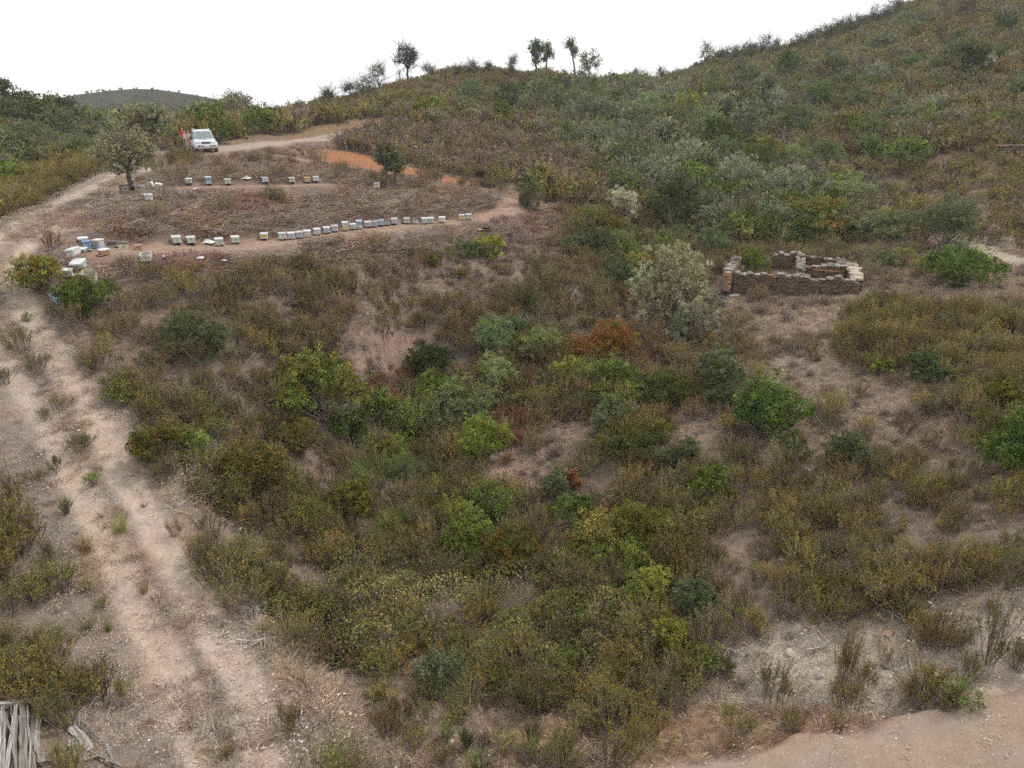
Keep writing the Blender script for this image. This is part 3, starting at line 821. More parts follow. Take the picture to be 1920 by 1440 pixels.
def gen_tree(seed, hgt, w, trunk_h, trunk_r, clumps=120, lpc=26, ll=0.09, lw=0.045, cr=0.28, cols=(GREYG, MIDGRN), wts=None, wood=(0.10, 0.085, 0.075), branches=7, lean=(0, 0), shell=0.45, droop=0.0, lumps=9, leafy=1.0, twigs=1, stems=1, tone=0.15, low=0.0, twk=1.0, fill=True):
    """trunk that forks into limbs, limbs into twigs, leaf clumps at the twig ends"""
    rng = np.random.default_rng(seed); P = Plant(); L = Plant()
    fork = np.array([lean[0], lean[1], trunk_h])
    crown_h = hgt - trunk_h * (1 - low)
    tips = lumpy_points(rng, clumps, w, crown_h, lumps, shell, 0.05) + np.array([lean[0] * 1.3, lean[1] * 1.3, trunk_h * (1 - low)])
    for s in range(stems):
        so = rng.normal(0, 0.12, 3) * (stems > 1) * np.array([1, 1, 0]); fk = fork + so * 3 * np.array([1, 1, 0.4])
        seg = 5; prev = so + np.array([0, 0, -0.15])
        for k in range(1, seg + 1):
            t = k / seg
            p = so + (fk - so) * np.array([t ** 1.4, t ** 1.4, t]) + rng.normal(0, trunk_r * 0.5, 3) * (k < seg)
            P.twigs(prev[None], p[None], trunk_r * (1.25 - 0.5 * (t - 1 / seg)), trunk_r * (1.25 - 0.5 * t), np.array(wood)[None], 7)
            prev = p
        limbs = []
        ang = rng.uniform(0, 6.28) + np.arange(branches) * 2 * math.pi / branches
        for k in range(branches):
            tgt = tips[np.argmax((tips - fk) @ np.array([math.cos(ang[k]), math.sin(ang[k]), rng.uniform(0.1, 1.1)]))]
            m1 = fk + (tgt - fk) * 0.4 + rng.normal(0, 0.07 * w, 3) + np.array([0, 0, 0.05 * crown_h]); m2 = fk + (tgt - fk) * 0.75 + rng.normal(0, 0.05 * w, 3)
            rr = trunk_r * rng.uniform(0.42, 0.62)
            P.twigs(np.array([fk, m1]), np.array([m1, m2]), np.array([rr, rr * 0.62]), np.array([rr * 0.62, rr * 0.32]), np.array(wood)[None], 5)
            limbs += [m1, m2, (m1 + m2) / 2]
    limbs = np.array(limbs)
    for tset in range(twigs):
        d = ((tips[:, None] - limbs[None]) ** 2).sum(-1); j = d.argmin(1)
        mid = (tips + limbs[j]) / 2 + rng.normal(0, 0.04 * w, tips.shape)
        P.twigs(limbs[j], mid, trunk_r * 0.16, trunk_r * 0.1, pal(rng, clumps, [wood])); P.twigs(mid, tips, trunk_r * 0.1, trunk_r * 0.04, pal(rng, clumps, [wood]))
    if twigs > 1 or leafy < 1:      # fine dead twigs
        e = tips[:, None] + rng.normal(0, cr, (clumps, 5, 3)) + np.array([0, 0, cr * 0.5])
        P.twigs(np.repeat(tips, 5, 0), e.reshape(-1, 3), trunk_r * 0.05 * twk, trunk_r * 0.03 * twk, pal(rng, clumps * 5, [wood]))
    use = rng.uniform(size=clumps) < leafy
    tp = tips[use]; nc = len(tp)
    if nc and lpc:
        n = nc * lpc
        off = unit(rng.normal(size=(nc, lpc, 3))) * (rng.uniform(0, 1, (nc, lpc, 1)) ** 0.5) * cr * rng.uniform(0.6, 1.3, (nc, 1, 1))
        c = tp[:, None] + off * np.array([1, 1, 0.75]) - np.array([0, 0, droop * cr])
        ld = rng.normal(0, 0.8, (nc, lpc, 3)) + np.array([0, 0, 0.3 - droop])
        tn = rng.normal(1, tone, nc)
        cc = (pal(rng, nc, cols, wts, 0.06)[:, None] * 0.6 + pal(rng, n, cols, wts, 0.14).reshape(nc, lpc, 3) * 0.4) * tn[:, None, None]
        L.leaves(c.reshape(-1, 3), ld.reshape(-1, 3), ll * rng.uniform(0.7, 1.35, n), lw * rng.uniform(0.7, 1.3, n), cc.reshape(-1, 3), rng)
    return P, L

# ------------------------------------------------------------------ species meshes shared by many plants
SPEC = {}
def species(key, gens):
    SPEC[key] = [g.mesh(key) for g in gens]

YCOL = dict(cols=(OLIVE, YEL, RUSTY, MIDGRN), wts=(4, 4, 1.2, 1))
GCOL = dict(cols=((0.155, 0.15, 0.055), MIDGRN, YEL, BROWN), wts=(5, 2.8, 1.7, 1))
BCOL = dict(cols=(OLIVE, BROWN, RUSTY, YEL), wts=(4, 3.5, 1.2, 1.6))
species("cistus_olive", [gen_cistus(100 + i, 1.0 + 0.12 * (i % 3), 0.85 + 0.1 * (i % 2), 24 + 3 * i, **GCOL) for i in range(5)])
species("cistus_yellow", [gen_cistus(120 + i, 1.0, 0.9, 24 + 2 * i, **YCOL) for i in range(5)])
species("cistus_brown", [gen_cistus(140 + i, 1.0, 0.85, 22 + 2 * i, lpt=12, **BCOL) for i in range(5)])
FARK = dict(stems=16, per=2, lpt=9, ll=0.15, lw=0.06)
species("far_yellow", [gen_cistus(160 + i, 1.1, 0.95, cols=((0.31, 0.255, 0.10), (0.22, 0.20, 0.085), (0.27, 0.165, 0.09), BROWN), wts=(3.4, 5, 1.1, 1.3), **FARK) for i in range(4)])
species("far_olive", [gen_cistus(170 + i, 1.1, 0.95, cols=((0.21, 0.20, 0.085), YEL, (0.165, 0.20, 0.08), BROWN), wts=(5, 2, 2, 1), **FARK) for i in range(4)])
species("far_purple", [gen_cistus(180 + i, 1.1, 0.95, cols=(BROWN, PURP, OLIVE, GREYD), wts=(3, 4.5, 2.2, 1.0), wood=GREYD, **FARK) for i in range(4)])
species("far_green", [gen_bush(190 + i, 1.5, 1.1, 66, 11, 0.13, 0.075, 0.19, cols=(MIDGRN, OLIVE, DKGRN, BRGRN), wts=(4, 2, 2, 1)) for i in range(3)])
species("far_grey", [gen_bush(200 + i, 1.5, 1.2, 66, 11, 0.13, 0.05, 0.24, cols=(GREYG, BLUEG, TWIGC), wts=(4, 2, 2)) for i in range(3)])
species("green_small", [gen_bush(210 + i, 0.9, 0.75, 70, 20, 0.05, 0.03, 0.09, cols=(MIDGRN, BRGRN, OLIVE), wts=(3, 1.5, 2)) for i in range(3)])
MIDB = [((MIDGRN, OLIVE, BRGRN, BROWN), (4, 2, 2, .6)), ((BRGRN, YEL, OLIVE, MIDGRN), (3, .8, 2, 3)), ((DKGRN, MIDGRN, OLIVE), (3, 3, 2)), ((OLIVE, YEL, MIDGRN, RUSTY), (4, 1, 2, .6)), ((GREYG, MIDGRN, OLIVE), (3, 3, 1)), ((BLUEG, DKGRN, GREYG), (3, 2, 2))]
species("green_mid", [gen_bush(600 + i, 1.5 + .2 * (i % 3), 1.0 + .15 * (i % 2), 230, 32, 0.045, 0.023, 0.14, cols=c, wts=w_, lumps=18, base=.02, tone=.24, shell=.25, cover=1.2) for i, (c, w_) in enumerate(MIDB)])
species("grey_small", [gen_bush(215 + i, 0.8, 0.7, 60, 20, 0.05, 0.015, 0.09, cols=(GREYG, BLUEG, OLIVE), wts=(3, 2, 2)) for i in range(3)])
species("dead_shrub", [gen_twiggy(220 + i, 0.9, 0.45, 80, leaves=3, lcols=(BROWN, STRAW2)) for i in range(4)])
species("red_shrub", [gen_twiggy(230 + i, 1.0, 0.5, 80, cols=(REDB, TWIGC, BROWN), leaves=8, lcols=(REDB, RUSTY, BROWN)) for i in range(3)])
species("dry_grass", [gen_grass(240 + i, 0.45, 0.27, 60) for i in range(4)])
species("grey_grass", [gen_grass(250 + i, 0.5, 0.2, 60, (GREYD, STRAW2, TWIGC), (3, 2, 2)) for i in range(3)])
species("litter", [gen_litter(260 + i) for i in range(5)])
species("litter_red", [gen_litter(270 + i, lcols=(REDB, (0.20, 0.045, 0.055)), leaves=150) for i in range(2)])
species("litter_grey", [gen_litter(280 + i, cols=(GREYD, TWIGC, (0.34, 0.31, 0.28)), wts=None, leaves=10) for i in range(3)])
species("bramble", [gen_bramble(290 + i, cols=((0.16, 0.19, 0.07), (0.22, 0.25, 0.09), (0.34, 0.27, 0.16), BROWN), wts=(4, 3, 2, 1.5)) for i in range(4)])
species("broom_small", [gen_broom(300 + i, 0.7, 0.7, 260) for i in range(2)])

def gen_stones(seed, n, lo, hi, w, cols):
    rng = np.random.default_rng(seed)
    V, F, C = [], [], []
    oc = np.array([[1, 0, 0], [0, 1, 0], [-1, 0, 0], [0, -1, 0], [0, 0, 1], [0, 0, -1]], float)
    of = np.array([[0, 1, 4], [1, 2, 4], [2, 3, 4], [3, 0, 4], [1, 0, 5], [2, 1, 5], [3, 2, 5], [0, 3, 5]])
    for i in range(n):
        s = rng.uniform(lo, hi) * np.array([1, rng.uniform(0.5, 0.9), rng.uniform(0.3, 0.55)])
        a = rng.uniform(0, 6.28); ca, sa = math.cos(a), math.sin(a)
        v = oc * s * rng.uniform(0.7, 1.25, (6, 1)); v = np.stack([v[:, 0] * ca - v[:, 1] * sa, v[:, 0] * sa + v[:, 1] * ca, v[:, 2]], 1)
        v += np.array([rng.uniform(-0.5, 0.5) * w, rng.uniform(-0.5, 0.5) * w, s[2] * 0.2])
        V.append(v); F.append(of + 6 * i); C.append(np.repeat(pal(rng, 1, cols), 6, 0))
    return build_mesh("stones", np.concatenate(V), [np.concatenate(F)], np.concatenate(C), [M_WOOD])
STONEC = ((0.42, 0.36, 0.31), (0.56, 0.50, 0.44), (0.34, 0.26, 0.205), (0.38, 0.30, 0.24))
SPEC["pebbles"] = [gen_stones(310 + i, 60, 0.008, 0.028, 1.0, STONEC) for i in range(4)]
SPEC["cobbles"] = [gen_stones(320 + i, 6, 0.02, 0.055, 1.2, STONEC) for i in range(3)]

# ------------------------------------------------------------------ where the scrub grows: (outline in the picture, range, plants per square metre)
ZONES = [
 # (polygon, rmin, rmax, {species: density}, (scale lo, hi))
 ([(-400,-300),(2400,-300),(2400,1700),(-400,1700)], 0, 400, {"cistus_olive": .5, "cistus_brown": .4, "dry_grass": 4, "grey_grass": 2}, (0.6, 1.0)),
 # far hillsides
 ([(-400,-300),(2400,-300),(2400,470),(1300,470),(1150,400),(-400,430)], 58, 400, {"far_yellow": .95, "far_olive": .55, "far_purple": .42, "far_green": .07, "far_grey": .11}, (0.8, 1.7)),
 ([(560,270),(640,250),(760,238),(900,230),(1000,260),(1100,330),(1160,390),(1100,385),(1000,350),(880,335),(780,310),(690,285),(600,280)], 50, 85, {"far_purple": 2.0, "far_olive": .35, "far_yellow": .12, "cistus_brown": .3}, (0.75, 1.15)),
 ([(460,215),(560,190),(700,150),(800,120),(960,115),(1010,150),(960,230),(840,215),(720,222),(600,232),(480,262),(430,262)], 62, 150, {"far_yellow": 1.3, "far_olive": .6, "far_purple": .8, "far_green": .03, "far_grey": .04}, (0.5, 0.95)),
 ([(1020,170),(1200,170),(1300,260),(1300,330),(1240,400),(1150,370),(1050,290),(980,220)], 60, 140, {"far_olive": .7, "far_purple": .4, "far_green": .3, "far_grey": .32, "far_yellow": .25}, (0.8, 1.9)),
 ([(1200,330),(1420,330),(1600,370),(1620,450),(1420,470),(1240,450)], 55, 90, {"far_olive": .7, "far_green": .4, "far_grey": .4, "far_yellow": .4, "cistus_olive": .3}, (0.8, 1.8)),
 ([(1560,300),(1960,280),(1960,470),(1800,450),(1640,440)], 52, 85, {"far_yellow": .5, "far_olive": .3, "far_purple": .25, "dry_grass": 1.5}, (0.55, 0.95)),
 ([(-400,100),(200,190),(340,230),(330,300),(200,310),(100,330),(-400,330)], 62, 160, {"far_olive": .9, "far_yellow": .5, "far_purple": .55, "far_green": .2, "far_grey": .3}, (0.55, 1.05)),
 ([(-400,330),(60,330),(170,300),(235,295),(225,335),(150,370),(60,405),(-30,440),(-400,440)], 38, 75, {"cistus_yellow": 2.6, "cistus_olive": .6, "far_yellow": .5}, (0.9, 1.35)),
 # apiary terraces
 (A_TERRACE, 28, 62, {"litter": 1.9, "litter_grey": 1.3, "dead_shrub": .3, "dry_grass": .5, "litter_red": .45, "cistus_brown": .05}, (0.7, 1.2)),
 ([(330,290),(400,284),(500,280),(560,290),(600,305),(600,325),(500,318),(430,318)], 44, 60, {"dead_shrub": 1.0, "litter": 1.5, "cistus_brown": .12}, (0.5, 0.75)),
 ([(400,262),(620,252),(640,285),(600,292),(560,294),(480,286),(400,284)], 54, 72, {"dead_shrub": .6, "dry_grass": 1.5, "litter": .4}, (0.5, 0.75)),
 (A_RED1, 28, 60, {"litter_red": 2.4, "litter": .8}, (0.8, 1.2)),
 (A_RED3, 28, 60, {"litter_red": 1.0, "litter": 1.6, "litter_grey": .5, "dry_grass": 1}, (0.8, 1.2)),
 (A_RED4, 28, 60, {"litter_red": 1.0, "litter": 1.6, "litter_grey": .5, "dry_grass": 1}, (0.8, 1.2)),
 (A_RED2, 28, 60, {"litter_red": 1.4, "litter": 1.6, "litter_grey": .9}, (0.8, 1.2)),
 ([(960,385),(1060,390),(1080,450),(1030,480),(970,440)], 45, 60, {"litter_red": 1.4, "litter": 1.4, "dead_shrub": .5}, (0.8, 1.2)),
 ([(700,480),(1010,470),(1060,440),(1100,500),(1060,600),(900,640),(760,600),(680,550)], 33, 55, {"dead_shrub": 1.5, "dry_grass": 2.2, "cistus_brown": .42, "litter": .5, "grey_grass": 1}, (0.6, 1.05)),
 ([(1040,400),(1200,410),(1330,440),(1340,500),(1200,520),(1060,520),(1080,450)], 42, 70, {"cistus_olive": .9, "cistus_brown": .8, "cistus_yellow": .6, "dead_shrub": .5, "green_small": .2, "green_mid": .1}, (0.8, 1.2)),
 ([(1000,500),(1200,510),(1200,600),(1120,600),(1000,600)], 38, 55, {"cistus_brown": 1.2, "cistus_olive": .4, "dead_shrub": .9, "red_shrub": .2}, (0.7, 1.1)),
 # slope below the hives
 ([(130,545),(230,520),(420,510),(560,500),(690,540),(760,610),(760,640),(640,680),(640,780),(500,800),(300,760),(200,680)], 26, 40, {"cistus_brown": .75, "cistus_olive": .45, "cistus_yellow": .55, "dead_shrub": .8, "dry_grass": 1.6, "grey_grass": 1, "litter": .9, "litter_grey": .5}, (0.55, 1.0)),
 ([(640,540),(800,560),(1000,600),(1000,640),(860,680),(760,660)], 30, 45, {"cistus_brown": 1.0, "cistus_yellow": .5, "dead_shrub": .6, "dry_grass": 1}, (0.6, 1.05)),
 (A_PINK, 28, 45, {"dead_shrub": .8, "dry_grass": 1.5, "litter_grey": .8, "cistus_brown": .15}, (0.6, 0.9)),
 # gully
 ([(640,740),(720,700),(860,690),(1050,660),(1240,650),(1300,740),(1260,820),(1080,900),(900,920),(720,920),(620,830)], 26, 46, {"red_shrub": 1.3, "cistus_brown": .5, "cistus_olive": .6, "green_small": .4, "green_mid": .09, "broom_small": .2, "cistus_yellow": .25, "grey_small": .25, "dry_grass": .8, "litter": .5}, (0.7, 1.3)),
 ([(1050,640),(1180,625),(1320,655),(1335,720),(1200,745),(1060,705)], 28, 46, {"red_shrub": 2.6, "cistus_brown": .6, "cistus_olive": .2, "dead_shrub": .6}, (0.8, 1.2)),
 ([(690,700),(760,690),(780,740),(740,770),(690,750)], 28, 46, {"red_shrub": 2.4, "dead_shrub": .5}, (0.8, 1.2)),
 ([(840,830),(960,760),(1000,800),(900,880)], 24, 40, {"red_shrub": 1.8, "cistus_brown": .6, "dry_grass": 1}, (0.7, 1.1)),
 # thicket in front
 ([(200,720),(330,760),(520,790),(640,840),(760,920),(1000,930),(1000,1050),(800,1060),(600,1080),(480,1110),(360,1020),(280,880)], 18, 32, {"cistus_olive": 1.5, "cistus_yellow": .55, "cistus_brown": .4, "green_small": .28, "green_mid": .05, "dry_grass": .8, "dead_shrub": .3, "litter": .3}, (0.6, 1.05)),
 ([(480,1090),(640,1060),(800,1050),(1000,1040),(1280,1080),(1330,1180),(1240,1270),(1100,1280),(960,1260),(800,1260),(640,1230),(560,1220)], 16, 28, {"bramble": 1.0, "cistus_olive": .8, "green_small": .4, "green_mid": .08, "cistus_yellow": .35, "dead_shrub": .15}, (0.6, 1.05)),
 ([(660,1230),(820,1250),(1000,1260),(1200,1270),(1330,1270),(1300,1330),(1100,1340),(900,1360),(760,1400),(700,1360)], 14, 22, {"cistus_olive": 2.0, "cistus_yellow": 1.0, "dry_grass": 4, "dead_shrub": 1.2, "grey_grass": 3, "red_shrub": .25, "green_small": .3, "green_mid": .1}, (0.55, 0.95)),
 ([(700,1400),(900,1350),(1100,1340),(1330,1330),(1300,1400),(1100,1450),(1000,1500),(700,1500)], 13, 20, {"dry_grass": 8, "grey_grass": 4, "cistus_yellow": .45, "dead_shrub": 1.0, "broom_small": .2, "cistus_olive": .4}, (0.5, 0.9)),
 ([(1000,880),(1200,840),(1330,880),(1420,940),(1380,1080),(1280,1100),(1100,1050),(1000,1040)], 19, 30, {"cistus_olive": .95, "cistus_brown": .5, "cistus_yellow": .55, "green_mid": .04, "dead_shrub": .7, "dry_grass": 2.2, "grey_small": .2, "green_small": .12, "litter": .4}, (0.6, 1.05)),
 (A_GAPS, 20, 34, {"dry_grass": 3, "grey_grass": 2, "dead_shrub": .9, "litter_grey": .4, "cistus_brown": .3, "cistus_olive": .2}, (0.6, 0.95)),
 (A_GAPS2, 18, 28, {"grey_grass": 2.5, "dry_grass": 1.5, "dead_shrub": .3}, (0.6, 0.9)),
 # slope with the ruin
 (A_DRYRIGHT, 30, 50, {"dry_grass": 5, "grey_grass": 3.5, "dead_shrub": .55, "cistus_brown": .06}, (0.7, 1.2)),
 ([(1600,460),(1960,470),(1960,520),(1860,510),(1740,520),(1620,560)], 40, 60, {"dry_grass": 3.5, "grey_grass": 2, "dead_shrub": .5, "cistus_brown": .25, "grey_small": .1}, (0.7, 1.1)),
 ([(1590,590),(1700,585),(1820,600),(1960,640),(1960,780),(1850,760),(1700,700),(1580,690)], 27, 42, {"cistus_yellow": 1.3, "cistus_olive": .9, "cistus_brown": .7, "dead_shrub": .4}, (0.75, 1.1)),
 ([(1300,620),(1440,650),(1600,690),(1640,720),(1480,740),(1320,720)], 28, 42, {"cistus_brown": .55, "dead_shrub": .8, "cistus_yellow": .35, "dry_grass": 2}, (0.6, 1.0)),
 (A_JSPARSE, 22, 36, {"dry_grass": 5, "grey_grass": 4, "dead_shrub": .8, "cistus_brown": .22, "cistus_yellow": .12, "grey_small": .05}, (0.55, 0.9)),
 ([(1790,740),(1960,740),(1960,900),(1820,880)], 22, 34, {"cistus_olive": 1.0, "cistus_yellow": .5, "green_small": .2}, (0.6, 1.0)),
 ([(1380,890),(1560,880),(1800,870),(1960,900),(1960,1110),(1800,1130),(1640,1160),(1470,1190),(1340,1180),(1330,1060)], 17, 28, {"cistus_yellow": 1.3, "cistus_olive": .9, "cistus_brown": .6, "dead_shrub": .9, "grey_grass": 2.5, "dry_grass": 2, "grey_small": .15}, (0.5, 0.85)),
 (A_PALEBANK, 14, 22, {"grey_grass": 2, "dry_grass": 1.6, "cistus_olive": .14, "cistus_yellow": .1, "litter_grey": .6, "pebbles": 3, "cobbles": .7, "dead_shrub": .15}, (0.5, 0.9)),
 # beside the track
 (A_DRYGRASS, 13, 24, {"dry_grass": 12, "grey_grass": 5, "dead_shrub": .25, "litter_grey": .2}, (0.8, 1.35)),
 ([(-400,900),(0,930),(40,1000),(60,1090),(120,1180),(150,1270),(230,1330),(230,1500),(-400,1500)], 13, 26, {"cistus_yellow": 1.5, "cistus_olive": 1.3, "cistus_brown": .4, "dead_shrub": .2}, (0.55, 0.9)),
 ([(0,1310),(105,1310),(240,1390),(230,1500),(-60,1500),(-60,1330)], 13, 20, {"cistus_olive": 1.0, "cistus_yellow": .5, "dead_shrub": .6, "litter_grey": 1.2}, (0.45, 0.7)),
 ([(-400,440),(0,440),(-40,560),(-60,700),(0,760),(30,850),(0,930),(-400,900)], 22, 45, {"cistus_yellow": .8, "cistus_olive": .8, "dry_grass": 1}, (0.6, 0.9)),
]
BARE = [(L_TRACK, 1.5, 0.0), (L_RUT_L, 1.75, 0), (L_CARROAD, 3.2, 0), (L_CARROAD2, 2.2, 0), (L_ROAD, 2.0, 0), (L_HIVEPATH, 1.15, 0), (L_UPPATH, 0.95, 0), (L_FRONT, 1.0, 0), (L_FOOT, 0.6, 0), (L_RIGHTPATH, 0.8, 0)]
BAREAREAS = [(A_ORANGE, 45, 66), (A_CUTBANK, 58, 110)]
KEYS = sorted({k for z in ZONES for k in z[3]} | {"pebbles", "cobbles"})
KEEPOUT = []          # (x, y, radius): things stand there

def scatter():
    """jittered sites on the ground; the zone they fall in decides what grows there"""
    rng = np.random.default_rng(7)
    S = []
    bands = [(9, 30, 0.21), (30, 62, 0.27), (62, 215, 0.6)]
    # running horizon seen from a little above the drone: nothing grows where no one nearby could see it
    ha = np.radians(np.linspace(-46, 46, 185)); hr = np.geomspace(8, 230, 200)
    HA, HR = np.meshgrid(ha, hr)
    HE = (h(HR * np.sin(HA), HR * np.cos(HA)) - CAM[2] - 1.5) / HR
    HM = np.maximum.accumulate(HE, 0)
    for r0, r1, step in bands:
        lim = 1.02
        gx = np.arange(-r1 * 0.78, r1 * 0.78, step); gy = np.arange(4, r1, step)
        X, Y = np.meshgrid(gx, gy); X = X.ravel(); Y = Y.ravel()
        X = X + rng.uniform(-0.5, 0.5, X.shape) * step; Y = Y + rng.uniform(-0.5, 0.5, Y.shape) * step
        r = np.hypot(X, Y); az = np.abs(np.arctan2(X, Y))
        ok = (r >= r0) & (r < r1) & (az < np.radians(np.where(r < 30, 44, 39.5)))
        X, Y = X[ok], Y[ok]
        Z = h(X, Y)
        u, v, R3 = project(np.stack([X, Y, Z], -1))
        rh = np.hypot(X, Y)
        ia = np.clip(np.round((np.degrees(np.arctan2(X, Y)) + 46) / 0.5).astype(int), 0, 184); ir = np.clip(np.searchsorted(hr, rh) - 1, 0, 199)
        seen = (Z + 2.2 - CAM[2] - 1.5) / rh >= HM[ir, ia]
        ok = (u > -220) & (u < 2140) & (v < 1560) & (v > -260) & seen
        X, Y, Z, u, v, R3 = (q[ok] for q in (X, Y, Z, u, v, R3))
        jn = (fbm(X * 0.8, Y * 0.8, 51, 3) - 0.5) * 70 * np.clip(25 / R3, 0.15, 1)
        zone = np.zeros(len(X), int)
        for k, (poly, a, b, dens, sc) in enumerate(ZONES):
            m = in_poly(u + jn, v + jn * 0.5, poly) & (R3 >= a) & (R3 < b)
            zone[m] = k
        bare = np.zeros(len(X), bool)
        wob = (fbm(X * 0.9, Y * 0.9, 61, 3) - 0.5) * 1.2
        for L, w, _ in BARE:
            lo = L[:, :2].min(0) - 3; hi = L[:, :2].max(0) + 3
            m = (X > lo[0]) & (X < hi[0]) & (Y > lo[1]) & (Y < hi[1])
            if m.any():
                d = seg_dist(X[m], Y[m], L)[0] + wob[m]
                bare[np.where(m)[0][d < w]] = True
        for A, a, b in BAREAREAS:
            bare |= in_poly(u, v, A) & (R3 > a) & (R3 < b)
        for x, y, rad in KEEPOUT:
            bare |= (np.hypot(X - x, Y - y) < rad)
        D = np.zeros((len(ZONES), len(KEYS)))
        for k, z in enumerate(ZONES):
            for s, dn in z[3].items(): D[k, KEYS.index(s)] = dn
        cell = step * step
        cl = fbm(X * 0.45, Y * 0.45, 71, 3)                     # patchiness
        patch = np.clip(0.45 + 2.4 * (cl - 0.30), 0.12, 1.9)
        prob = D[zone] * cell
        woody = np.array([not (s in ("dry_grass", "grey_grass", "pebbles", "cobbles") or s.startswith("litter")) for s in KEYS])
        prob[:, woody] *= patch[:, None]
        if r1 < 63:
            prob[:, woody] *= 1.65; prob[:, ~woody] *= 2.0
        else:
            prob[:, woody] *= 0.95
        prob[bare] = 0
        # loose stones everywhere bare, sparse grass on the track
        pk, ck, gk = KEYS.index("pebbles"), KEYS.index("cobbles"), KEYS.index("grey_grass")
        tr = seg_dist(X, Y, L_TRACK)[0] if r1 < 63 else np.full(len(X), 99.0)
        prob[tr < 2.6, pk] = 5.5 * cell; prob[tr < 2.6, ck] = 0.3 * cell; prob[(tr < 2.5) & (cl > 0.5), gk] = 3.0 * cell; prob[(tr < 2.5) & (cl > 0.55), KEYS.index('dry_grass')] = 2.5 * cell; prob[(tr < 0.55) & (cl > 0.38), KEYS.index('litter_grey')] = 0.8 * cell; prob[(tr < 0.45) & (cl > 0.36), gk] = 6 * cell; prob[(tr < 0.45) & (cl > 0.42), KEYS.index('dry_grass')] = 5 * cell
        if r1 < 31:
            rd = seg_dist(X, Y, L_ROAD)[0]; prob[rd < 2.1, pk] = 2.0 * cell
            prob[rd > 2.1, pk] += 0.6 * cell; prob[rd > 2.1, ck] += 0.1 * cell
        cs = prob.cumsum(1)
        q = rng.uniform(size=len(X))[:, None]
        hit = (q < cs).argmax(1); some = (q < cs).any(1)
        sc = np.array([z[4] for z in ZONES])[zone]
        scl = rng.uniform(sc[:, 0], sc[:, 1]) * (0.72 + 0.7 * cl) * 1.1
        S.append(np.stack([X, Y, Z, u, v, R3, hit, scl, zone], 1)[some])
    return np.concatenate(S)

def instancer_nodes(meshes, name):
    """geometry nodes: plants of one kind stood on this object's points (kind stuff only)"""
    ng = bpy.data.node_groups.new(name, 'GeometryNodeTree')
    ng.interface.new_socket("Geometry", in_out='INPUT', socket_type='NodeSocketGeometry')
    ng.interface.new_socket("Geometry", in_out='OUTPUT', socket_type='NodeSocketGeometry')
    gi = ng.nodes.new("NodeGroupInput"); go = ng.nodes.new("NodeGroupOutput")
    g2i = ng.nodes.new("GeometryNodeGeometryToInstance")
    for me in reversed(meshes):
        src = bpy.data.objects.new(name + "_kind", me)
        oi = ng.nodes.new("GeometryNodeObjectInfo"); oi.inputs["Object"].default_value = src
        ng.links.new(oi.outputs["Geometry"], g2i.inputs[0])
    iop = ng.nodes.new("GeometryNodeInstanceOnPoints"); iop.inputs["Pick Instance"].default_value = True
    def attr(nm, dt):
        a = ng.nodes.new("GeometryNodeInputNamedAttribute"); a.data_type = dt; a.inputs["Name"].default_value = nm
        return a.outputs[0]
    ng.links.new(gi.outputs[0], iop.inputs["Points"])
    ng.links.new(g2i.outputs[0], iop.inputs["Instance"])
    ng.links.new(attr("pick", 'INT'), iop.inputs["Instance Index"])
    e2r = ng.nodes.new("FunctionNodeEulerToRotation")
    ng.links.new(attr("turn", 'FLOAT_VECTOR'), e2r.inputs[0]); ng.links.new(e2r.outputs[0], iop.inputs["Rotation"])
    ng.links.new(attr("size", 'FLOAT_VECTOR'), iop.inputs["Scale"])
    ng.links.new(iop.outputs[0], go.inputs[0])
    return ng

def stuff_field(name, label, key, P, scl, rng, tilt=0.12):
    n = len(P)
    me = bpy.data.meshes.new(name)
    me.vertices.add(n); me.vertices.foreach_set("co", np.asarray(P, np.float32).ravel())
    a = me.attributes.new("pick", 'INT', 'POINT'); a.data.foreach_set("value", rng.integers(0, len(SPEC[key]), n).astype(np.int32))
    t = me.attributes.new("turn", 'FLOAT_VECTOR', 'POINT')
    t.data.foreach_set("vector", np.stack([rng.normal(0, tilt, n), rng.normal(0, tilt, n), rng.uniform(0, 6.283, n)], 1).astype(np.float32).ravel())
    s = me.attributes.new("size", 'FLOAT_VECTOR', 'POINT')
    s.data.foreach_set("vector", np.stack([scl, scl, scl * rng.uniform(0.8, 1.2, n)], 1).astype(np.float32).ravel())
    o = link(name, me, kind="stuff", label=label)
    md = o.modifiers.new("field", 'NODES'); md.node_group = instancer_nodes(SPEC[key], name)
    return o

